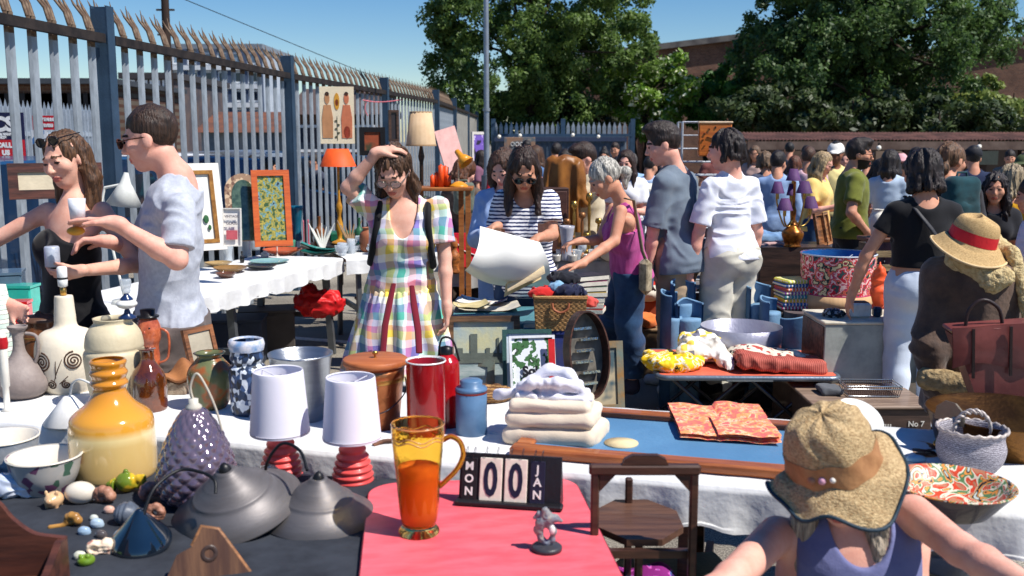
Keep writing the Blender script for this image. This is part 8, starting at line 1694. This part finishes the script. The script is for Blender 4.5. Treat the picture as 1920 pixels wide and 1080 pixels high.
for px, py, w_ in ((1483, 328, 14), (1454, 352, 13), (1496, 350, 15), (1461, 382, 15), (1517, 380, 15), (1480, 356, 9)):
 x = (px-1482)*kq; z = hz(py); y = -.06 if px in (1461, 1496) else .05
 m = MB(); m.lathe([(w_*kq, z-11*kq), (w_*.5*kq, z+11*kq), (w_*.46*kq, z+11*kq), (w_*.95*kq, z-11*kq)], 20, c=(x, y, 0)); m.build('lamp_shade', pur, t)
 m = MB(); m.tube(cr([(0, 0, .2), (x*.5, y*.5, .14), (x, y, z-30*kq if z > .25 else .1), (x, y, z)], 4), .006, 6); m.tube([(x, y, z-22*kq), (x, y, z-6*kq)], .012, 8); m.build('arm', brass, t)
m = MB(); m.box((0, 0, -zb/2-.0), (.5, .4, zb)); single('wooden_chest', m, wood((70, 50, 42)), 'dark chest under the brass chandelier lamp', 'chest', V(t.location.x+.02, 7.15, zb-.001))
for i, (px, py, c_) in enumerate(((1538, 430, (150, 96, 56)), (1550, 428, (176, 120, 74)))):
 m = MB(); m.frame(.15, .24, .02, .02); m.box((0, .008, 0), (.12, .006, .2)); single('picture_frame', m, wood(c_), ('brown wooden frame leaning behind the floral drum', 'lighter wooden frame leaning just right of the brown one')[i], 'frame', P(px, py, 7.2+.1*i), rot=(R(-12), 0, R(50+i*10)))
t = thing('slatted_crate', 'stack of pale wooden slats and crates behind the white jeans', 'crate', V(P(1665, 540, 7.3).x, 7.3, 0))
for i in range(9): m = MB(); m.box((0, -.15, .06+.10*i), (.36, .02, .045)); m.build('slat', wood((190, 166, 126)), t)
for x in (-.17, .17): m = MB(); m.box((x, 0, .46), (.03, .28, .92)); m.build('post', wood((90, 66, 50)), t)
m = MB(); m.box((0, 0, 0), (.42, .24, .03), bev=.006); single('wooden_tray', m, wood((110, 62, 40)), 'brown tray lying on the pale slatted crates', 'tray', V(P(1660, 540, 7.3).x, 7.25, .96))
g = V(P(1648, 540, 6.0).x, 6.0, P(1648, 572, 6.0).z); sdf_thing('orange_bag', 'fluorescent orange plastic bag hanging beside the white jeans', 'bag', g, [('u', ell((0, 0, .10), (.05, .04, .11)), 0), ('u', cone((0, 0, .18), (0, 0, .26), .03, .012), .03), wrink(.012, 12, 6)], (.09, .08, .3), .007, M((255, 96, 50), .5, bump=.2))
t = boxt('trunk', 'dark brown wooden trunk with pale lettering under the grey chest', 'trunk', 1652, 0, 0, (.60, .86, .30), wood((84, 64, 54), (60, 46, 40)), Y=5.0, lid=wood((146, 124, 106), (112, 92, 78)))
word(t, 'VIII', .05, .06, .2, M((206, 200, 190)), y=-.003, bold=.001); word(t, 'No 7', .04, .22, .22, M((206, 200, 190)), y=-.003, bold=.001)
greyp = M((166, 168, 160), .7, c2=(138, 142, 136), vs=6, bump=.25, bs=14)
t = boxt('painted_chest', 'worn grey painted wooden chest with a pale lid on the dark trunk', 'chest', 1640, 0, .318, (.53, .42, .335), greyp, Y=5.48, bev=.004, lid=M((206, 198, 180), .6, c2=(176, 166, 146), vs=8))
m = MB(); m.box((-.268, .21, .17), (.006, .40, .30)); m.build('brown_side', wood((110, 70, 50)), t)
zc2 = .318+.335+.016
t = boxt('enamel_tin', 'white enamel tin with a rust brown inside on the grey chest', 'tin', 1618, 0, zc2, (.12, .10, .085), M((222, 222, 216), .4, c2=(196, 194, 188), vs=14), Y=5.60, bev=.012)
m = MB(); m.box((0, .05, .087), (.09, .07, .004)); m.build('inside', M((110, 66, 50), .8), t)
sdf_thing('jewellery_heap', 'tangle of dark beads and chains on the left of the grey chest', 'jewellery', V(P(1572, 540, 5.6).x, 5.66, zc2), [('u', ell((0, 0, .015), (.06, .06, .028)), 0), wrink(.012, 60)], (.09, .09, .07), .004, blotch([(0, (30, 32, 36)), (.5, (150, 156, 160)), (.7, (50, 50, 60))], 90, r=.3))
boxt('blue_jar', 'small blue and black jar right of the white enamel tin', 'jar', 1650, 0, zc2, (.05, .05, .06), M((30, 70, 100), .3, c2=(24, 30, 40), vs=40), Y=5.62, bev=.012)
sdf_thing('orange_scarf', 'orange and pink patterned scarf heaped behind the grey chest', 'scarf', V(P(1700, 540, 6.1).x, 6.08, .58), [('u', cone((-.15, 0, .06), (.15, 0, .02), .06, .09), 0), wrink(.02, 12)], (.28, .14, .2), .008, blotch([(0, (226, 96, 70)), (.5, (236, 150, 120)), (.7, (206, 60, 60))], 30));
m = MB(); m.box((0, 0, .28), (.5, .3, .56)); single('storage_box', m, M((120, 110, 100), .8), 'grey card box under the orange scarf', 'box', V(P(1700, 540, 6.1).x, 6.12, 0))
t = thing('wire_basket', 'flat dark wire letter tray on the trunk in front of the grey chest', 'basket', V(P(1640, 540, 5.25).x, 5.24, .318), -2); W_, D_ = .29, .16
for z, s_ in ((.006, .92), (.045, 1), (.06, 1)): m = MB(); m.tube([(-W_/2*s_, -D_/2*s_, z), (W_/2*s_, -D_/2*s_, z), (W_/2*s_, D_/2*s_, z), (-W_/2*s_, D_/2*s_, z), (-W_/2*s_, -D_/2*s_, z)], .004, 6); m.build('rim', silver, t)
m = MB()
for i in range(26):
 x = -W_/2+W_*i/25
 for y in (-D_/2, D_/2): m.tube([(x*.92, y*.92, .006), (x, y, .06)], .002, 4)
 m.tube([(x*.92, -D_/2*.92, .006), (x*.92, D_/2*.92, .006)], .002, 4)
m.build('wire_mesh', M((120, 96, 90), .4, .5), t)
YD = 3.75; dx = P(1836, 540, YD).x
t = thing('dressed_dummy', 'tailor dummy dressed in a dark brown sheepskin coat with cream fleece collar', 'dummy', (dx, YD, 0))
m = MB(); m.tube([(0, 0, .02), (0, 0, .8)], .02, 10); m.lathe([(.0005, 0), (.18, 0), (.17, .02), (.0005, .03)], 24); m.build('stand', darkmet, t)
def dz(py): return P(1836, py, YD).z
ztp, zbt = dz(470), dz(760)
o_ = [('u', cone((dx, YD, ztp-.16), (dx, YD, zbt), .145, .185), 0), ('u', ell((dx, YD, ztp-.13), (.185, .115, .14)), .06)]
for s_ in (-1, 1): o_ += [('u', cone((dx+s_*.16, YD-.01, ztp-.10), (dx+s_*.20, YD-.05, ztp-.36), .068, .060), .04), ('u', cone((dx+s_*.20, YD-.05, ztp-.36), (dx+s_*.175, YD-.09, zbt+.10), .060, .052), .02)]
o_ += [wrink(.012, 9, 6), ('i', lambda p: zbt-.02-p[..., 2], 0)]
sh_m = M((100, 76, 60), .8, c2=(66, 50, 42), vs=7, bump=.35, bs=60, sheen=.3)
sdf_obj('coat', o_, V(dx-.36, YD-.28, zbt-.05), V(dx+.36, YD+.25, ztp+.1), .008, sh_m, t, V(dx, YD, 0))
flc = M((206, 186, 140), .9, c2=(176, 152, 106), vs=60, bump=1., bs=120)
o_ = rope([(dx-.12, YD-.06, ztp-.03), (dx-.05, YD-.02, ztp+.03), (dx+.03, YD+.02, ztp+.03), (dx+.09, YD-.03, ztp-.02)], .042, .03)+rope([(dx-.10, YD-.08, ztp-.03), (dx-.02, YD-.13, ztp-.10), (dx+.02, YD-.14, ztp-.08)], .038, .03)+rope([(dx+.08, YD-.07, ztp-.0), (dx+.11, YD-.15, ztp-.18), (dx+.14, YD-.17, ztp-.36), (dx+.15, YD-.19, zbt+.05)], .026, .02)+[wrink(.006, 45)]
sdf_obj('fleece_collar', o_, V(dx-.25, YD-.28, zbt-.02), V(dx+.3, YD+.12, ztp+.12), .006, flc, t, V(dx, YD, 0))
o_ = rope([(dx-.21, YD-.09, zbt+.13), (dx-.10, YD-.19, zbt+.12)], .045, .02)+[wrink(.006, 50)]
sdf_obj('fleece_cuff', o_, V(dx-.3, YD-.28, zbt), V(dx+.0, YD, zbt+.25), .007, M((176, 152, 112), .9, c2=(136, 114, 80), vs=40, bump=.8), t, V(dx, YD, 0))
hp = P(1822, 452, YD-.03); t = thing('straw_fedora', 'straw fedora with a red band perched on top of the sheepskin coat', 'hat', hp)
f_, u_ = head_dir(200, 6, -17); r_ = f_.cross(u_); X = Matrix(((r_.x, f_.x, u_.x, 0), (r_.y, f_.y, u_.y, 0), (r_.z, f_.z, u_.z, 0), (0, 0, 0, 1)))
hatmesh(t, X, .083, .095, .105, .42, M((204, 172, 120), .8, c2=(164, 132, 86), vs=150, bump=.35, bs=260, stretch=(1, 1, 3)), M((206, 30, 40), .6), M((214, 186, 140), .8), lambda q, r, z: (.0, -.022*max(0, 1-r)*2*(1 if z > .06 else 0)*abs(math.cos(q))+(.012*math.cos(2*q) if r > 1.1 else 0)))
t = thing('leather_satchel', 'burgundy brown leather satchel with a flap and looped handle hanging from the coat', 'bag', P(1866, 740, YD-.36), rot=(R(4), R(-5), R(-4))); kq = (YD-.36)/F
bg_ = M((122, 62, 58), .45, c2=(96, 46, 44), vs=5, bump=.12, bs=26, coat=.15)
m = MB(); m.add([(x*kq, y, z*kq) for y in (-.045, .045) for x, z in ((-42, 0), (60, 0), (64, 130), (-86, 130))], [(3, 2, 1, 0), (4, 5, 6, 7), (0, 1, 5, 4), (1, 2, 6, 5), (2, 3, 7, 6), (3, 0, 4, 7)]); m.build('body', bg_, t)
def fl_(u, v): x = -90+156*u; return (x*kq, -.052-.006*math.sin(v*3)-.004*math.sin(u*9), (146-78*v+8*math.sin(u*6)*v)*kq)
m = MB(); m.grid(fl_, 20, 8); m.grid(lambda u, v: (fl_(1-u, v)[0], fl_(1-u, v)[1]+.006, fl_(1-u, v)[2]), 20, 8); m.box((-12*kq, 0, 138*kq), (156*kq, .1, 8*kq), bev=.004); m.build('flap', bg_, t)
for x in (-54, 14): m = MB(); m.box((x*kq, -.062, 96*kq), (5*kq, .006, 96*kq)); m.build('strap', M((40, 26, 26), .5), t)
m = MB(); m.tube(cr([(-56*kq, 0, 140*kq), (-50*kq, 0, 172*kq), (-24*kq, 0, 190*kq), (4*kq, 0, 172*kq), (12*kq, 0, 140*kq)], 5), .0065, 8); m.build('handle', M((44, 30, 30), .5), t)
for i, (px, py, r, c_, lab) in enumerate(((1340, 745, .16, (26, 26, 30), 'black rucksack lying on the ground under the camping table'), (1440, 765, .12, (34, 32, 36), 'black shoulder bag on the ground right of the rucksack'), (1385, 740, .10, (60, 56, 58), 'charcoal cloth bag on the ground between the two black bags'))):
 sdf_thing('cloth_bag', lab, 'bag', G(px, py, 0), [('u', ell((0, 0, r*.5), (r*1.3, r*.8, r*.6)), 0), wrink(.02, 9, 9, i)], (r*1.9, r*1.4, r*1.6), .011, cloth(c_))
for i, (px, Yd, c_, lab, dm) in enumerate(((1200, 6.9, (120, 96, 70), 'tan wooden crate behind the jeans of the older woman', (.34, .3, .34)), (1225, 7.2, (160, 70, 40), 'rust coloured carton behind the tan crate', (.3, .3, .5)), (1120, 7.0, (90, 84, 80), 'grey carton behind the wicker basket', (.4, .3, .5)), (980, 6.6, (60, 54, 50), 'dark carton under the far middle table', (.5, .3, .4)), (880, 6.4, (110, 80, 56), 'brown carton behind the prints table', (.34, .3, .5)), (1560, 7.6, (110, 60, 50), 'red brown chest behind the draped stand', (.5, .4, .6)), (1350, 7.9, (100, 92, 88), 'grey brown carton behind the wire rack', (.6, .3, .5)))):
 boxt('carton', lab, 'box', px, 0, 0, dm, M(c_, .8, vs=4, bump=.1), Y=Yd, rz=-8+i*5, bev=.008, lid=M(tuple(min(255, int(v*1.15)) for v in c_), .8))
for i, (px, py, Yd, c_, lab) in enumerate(((1205, 600, 6.85, (226, 120, 60), 'orange wrapped fruit net on the tan crate'), (1215, 575, 7.1, (206, 196, 180), 'cream cushion on the rust carton'), (1130, 560, 6.95, (226, 224, 216), 'white crumpled cloth on the grey carton'), (875, 545, 6.4, (196, 180, 150), 'beige cushion on the brown carton'))):
 g = P(px, py, Yd); sdf_thing('cushion', lab, 'cushion', V(g.x, Yd+.12, {0: .356, 1: .516, 2: .516, 3: .516}[i]), [('u', ell((0, 0, .05), (.13, .11, .055)), 0), wrink(.015, 10)], (.19, .17, .14), .009, cloth(c_))
t = thing('paper_cup', 'white ridged paper cup standing on the raised hand of the man in grey', 'cup', P(146, 414, Y0-.34)); m = MB(); m.lathe([(.0005, 0), (.026, 0), (.032, .085), (.030, .085), (.024, .004)], 20, wob=lambda q, z: 1+.015*math.sin(q*20)); m.build('body', M((216, 218, 224), .5), t)
t = thing('drink_can', 'pale grey tin held against the black top', 'tin', P(99, 500, Y1-.36)); m = MB(); m.lathe([(.0005, 0), (.027, 0), (.029, .004), (.029, .076), (.025, .082), (.0005, .08)], 22); m.build('body', M((188, 194, 206), .4, .2, c2=(160, 168, 184), vs=20), t)
m = MB(); m.ball((0, 0, 0), (.034, .03, .018), 16); single('food_bun', m, M((226, 160, 50), .5, bump=.3), 'yellow orange lid held under the flat hand of the man in grey', 'lid', P(142, 433, Y0-.33))
# ================================================================ further wares that fill the stalls
def put(name, label, cat, px, Yd, z, kind, c, sz, rz=0, c2=None, group=None):
 loc = (P(px, 540, Yd).x, Yd, z); mt = M(c, .5, c2=c2, vs=9)
 if kind == 'frame':
  t = thing(name, label, cat, loc, rot=(R(-12), 0, R(rz)), group=group); w_, h_ = sz; m = MB(); m.frame(w_, h_, .035, .02, Matrix.Translation((0, 0, h_/2))); m.build('frame', mt, t)
  m = MB(); m.box((0, .003, h_/2), (w_-.066, .006, h_-.066)); m.build('panel', blotch([(0, c2 or (90, 90, 80)), (.5, (176, 160, 130)), (.62, (70, 90, 96))], 9, kind='noise', const=False), t); return t
 m = MB(); r, h = sz
 pf = {'jar': [(.7, 0), (1, .2), (1, .7), (.6, .9), (.7, 1)], 'bottle': [(.9, 0), (1, .05), (1, .55), (.35, .72), (.3, .96), (.38, 1)], 'bowl': [(.4, 0), (.8, .4), (1, 1)], 'can': [(1, 0), (1, .96), (.92, 1)]}[kind]
 pr = cr([(a*r, b*h) for a, b in pf], 3); m.lathe([(.0005, 0)]+pr+[(max(a-.004, .0006), b) for a, b in pr[::-1] if b > .01]+[(.0005, .01)], 22)
 return single(name, m, mt, label, cat, loc, rz, group)
put('framed_picture', 'dark framed landscape standing on the far side table behind the dress woman', 'picture', 770, 8.7, ZC+.004, 'frame', (60, 40, 30), (.34, .44), 14, (60, 84, 60))
put('framed_picture', 'pale framed sketch at the left of the tall wooden table', 'picture', 806, 9.3, ZC+.004, 'frame', (206, 190, 160), (.28, .36), -6, (196, 190, 176))
for i, a in enumerate((('jar', 'jar', (150, 90, 60), (.07, .2), 692, 8.25, 'brown salt glazed jar beside the green box'), ('bottle', 'bottle', (40, 90, 60), (.04, .26), 676, 8.5, 'green glass bottle behind the green box'), ('bowl', 'bowl', (206, 200, 186), (.11, .07), 716, 8.1, 'cream bowl at the far table corner'),
 ('jar', 'vase', (60, 84, 130), (.06, .24), 842, 8.3, 'cobalt vase on the far side table right of the checked dress'), ('can', 'tin', (180, 60, 50), (.05, .12), 856, 8.2, 'faded red tin on the far side table'), ('bottle', 'bottle', (120, 70, 30), (.045, .28), 602, 8.4, 'brown bottle under the orange lamp'))):
 put(a[1], a[6], a[1], a[4], a[5], ZC+.006, a[0], a[2], a[3])
for i, a in enumerate((('jar', 'pot', (150, 78, 50), (.11, .22), 858, 6.0, 0, 'terracotta pot on the ground right of the checked dress'), ('jar', 'pot', (60, 56, 54), (.12, .30), 872, 6.2, 0, 'black ribbed pot behind the terracotta pot'), ('can', 'bin', (80, 84, 90), (.13, .42), 936, 6.1, 0, 'dark metal bin under the paper sheet'),
 ('bowl', 'bowl', (190, 184, 170), (.12, .08), 1148, 7.35, ze+.006, 'pale bowl at the right end of the far middle table'), ('jar', 'vase', (196, 150, 60), (.05, .2), 1140, 7.5, ze+.006, 'mustard vase at the right end of the far middle table'), ('jar', 'pot', (176, 60, 50), (.05, .12), 1160, 7.4, ze+.006, 'little red pot at the right end of the far middle table'),
 ('can', 'tin', (206, 60, 50), (.06, .14), 1218, 7.35, .516, 'red tin beside the cream cushion'), ('jar', 'vase', (226, 220, 206), (.05, .2), 1640, 7.2, .98, 'cream vase on the brown tray'), ('can', 'tin', (30, 60, 90), (.05, .12), 1658, 7.25, .98, 'navy tin on the brown tray'))):
 put(a[1], a[7], a[1], a[4], a[5], a[6], a[0], a[2], a[3])
for i in range(7):
 put('book', 'hardback', 'book', 0, 5, 0, 'can', (10, 10, 10), (.01, .01)) if False else None
 cc = ((170, 50, 44), (220, 210, 190), (50, 70, 110), (180, 150, 80), (60, 90, 70), (130, 60, 90), (40, 40, 46))[i]
 m = MB(); m.box((0, 0, .015), (.2-.008*(i % 3), .14, .028)); m.box((.004, -.001, .015), (.198-.008*(i % 3), .142, .020), mi=1)
 single('book', m, [M(cc, .5), M((220, 212, 196), .8)], ('brick red', 'cream', 'navy', 'ochre', 'forest green', 'plum', 'black')[i]+' book in the stack at the right end of the folding table', 'book', V(P(1098, 540, 5.3).x, 5.30, ZD+.001+.0295*i), i*7-12)
for i, (px, Yd, w_, h_, c_, lab) in enumerate(((1128, 5.15, .26, .36, (150, 110, 60), 'gilt framed picture leaning at the right end of the folding table'), (886, 5.0, .2, .3, (90, 60, 44), 'narrow brown frame leaning against the folding table at its left end'))):
 put('framed_picture', lab, 'picture', px, Yd-.2, .30, 'frame', c_, (w_, h_), 8-16*i, (110, 120, 110))
sdf_thing('folded_cloth', 'grey folded cloth beside the painted chest on the trunk', 'cloth', V(P(1572, 540, 5.2).x, 5.26, .318), [('u', rbox((0, 0, .02), (.12, .14, .04), .018), 0), wrink(.005, 20)], (.1, .1, .08), .006, cloth((90, 92, 96)))
sdf_thing('denim_pile', 'heap of pale blue denim beside the pleated basket', 'clothes', V(P(1425, 540, 7.6).x, 7.5, .86), tangle(8, .2, .14, .12, .035, 6)+[('u', ell((0, 0, .03), (.2, .14, .06)), .02), wrink(.01, 14)], (.3, .24, .24), .010, cloth((130, 160, 190), (90, 124, 164)))
m = MB(); m.box((0, 0, .43), (.7, .5, .86), bev=.01); single('wooden_chest', m, wood((84, 60, 48)), 'tall brown chest under the pale blue denim', 'chest', (P(1425, 540, 7.6).x, 7.62, 0))
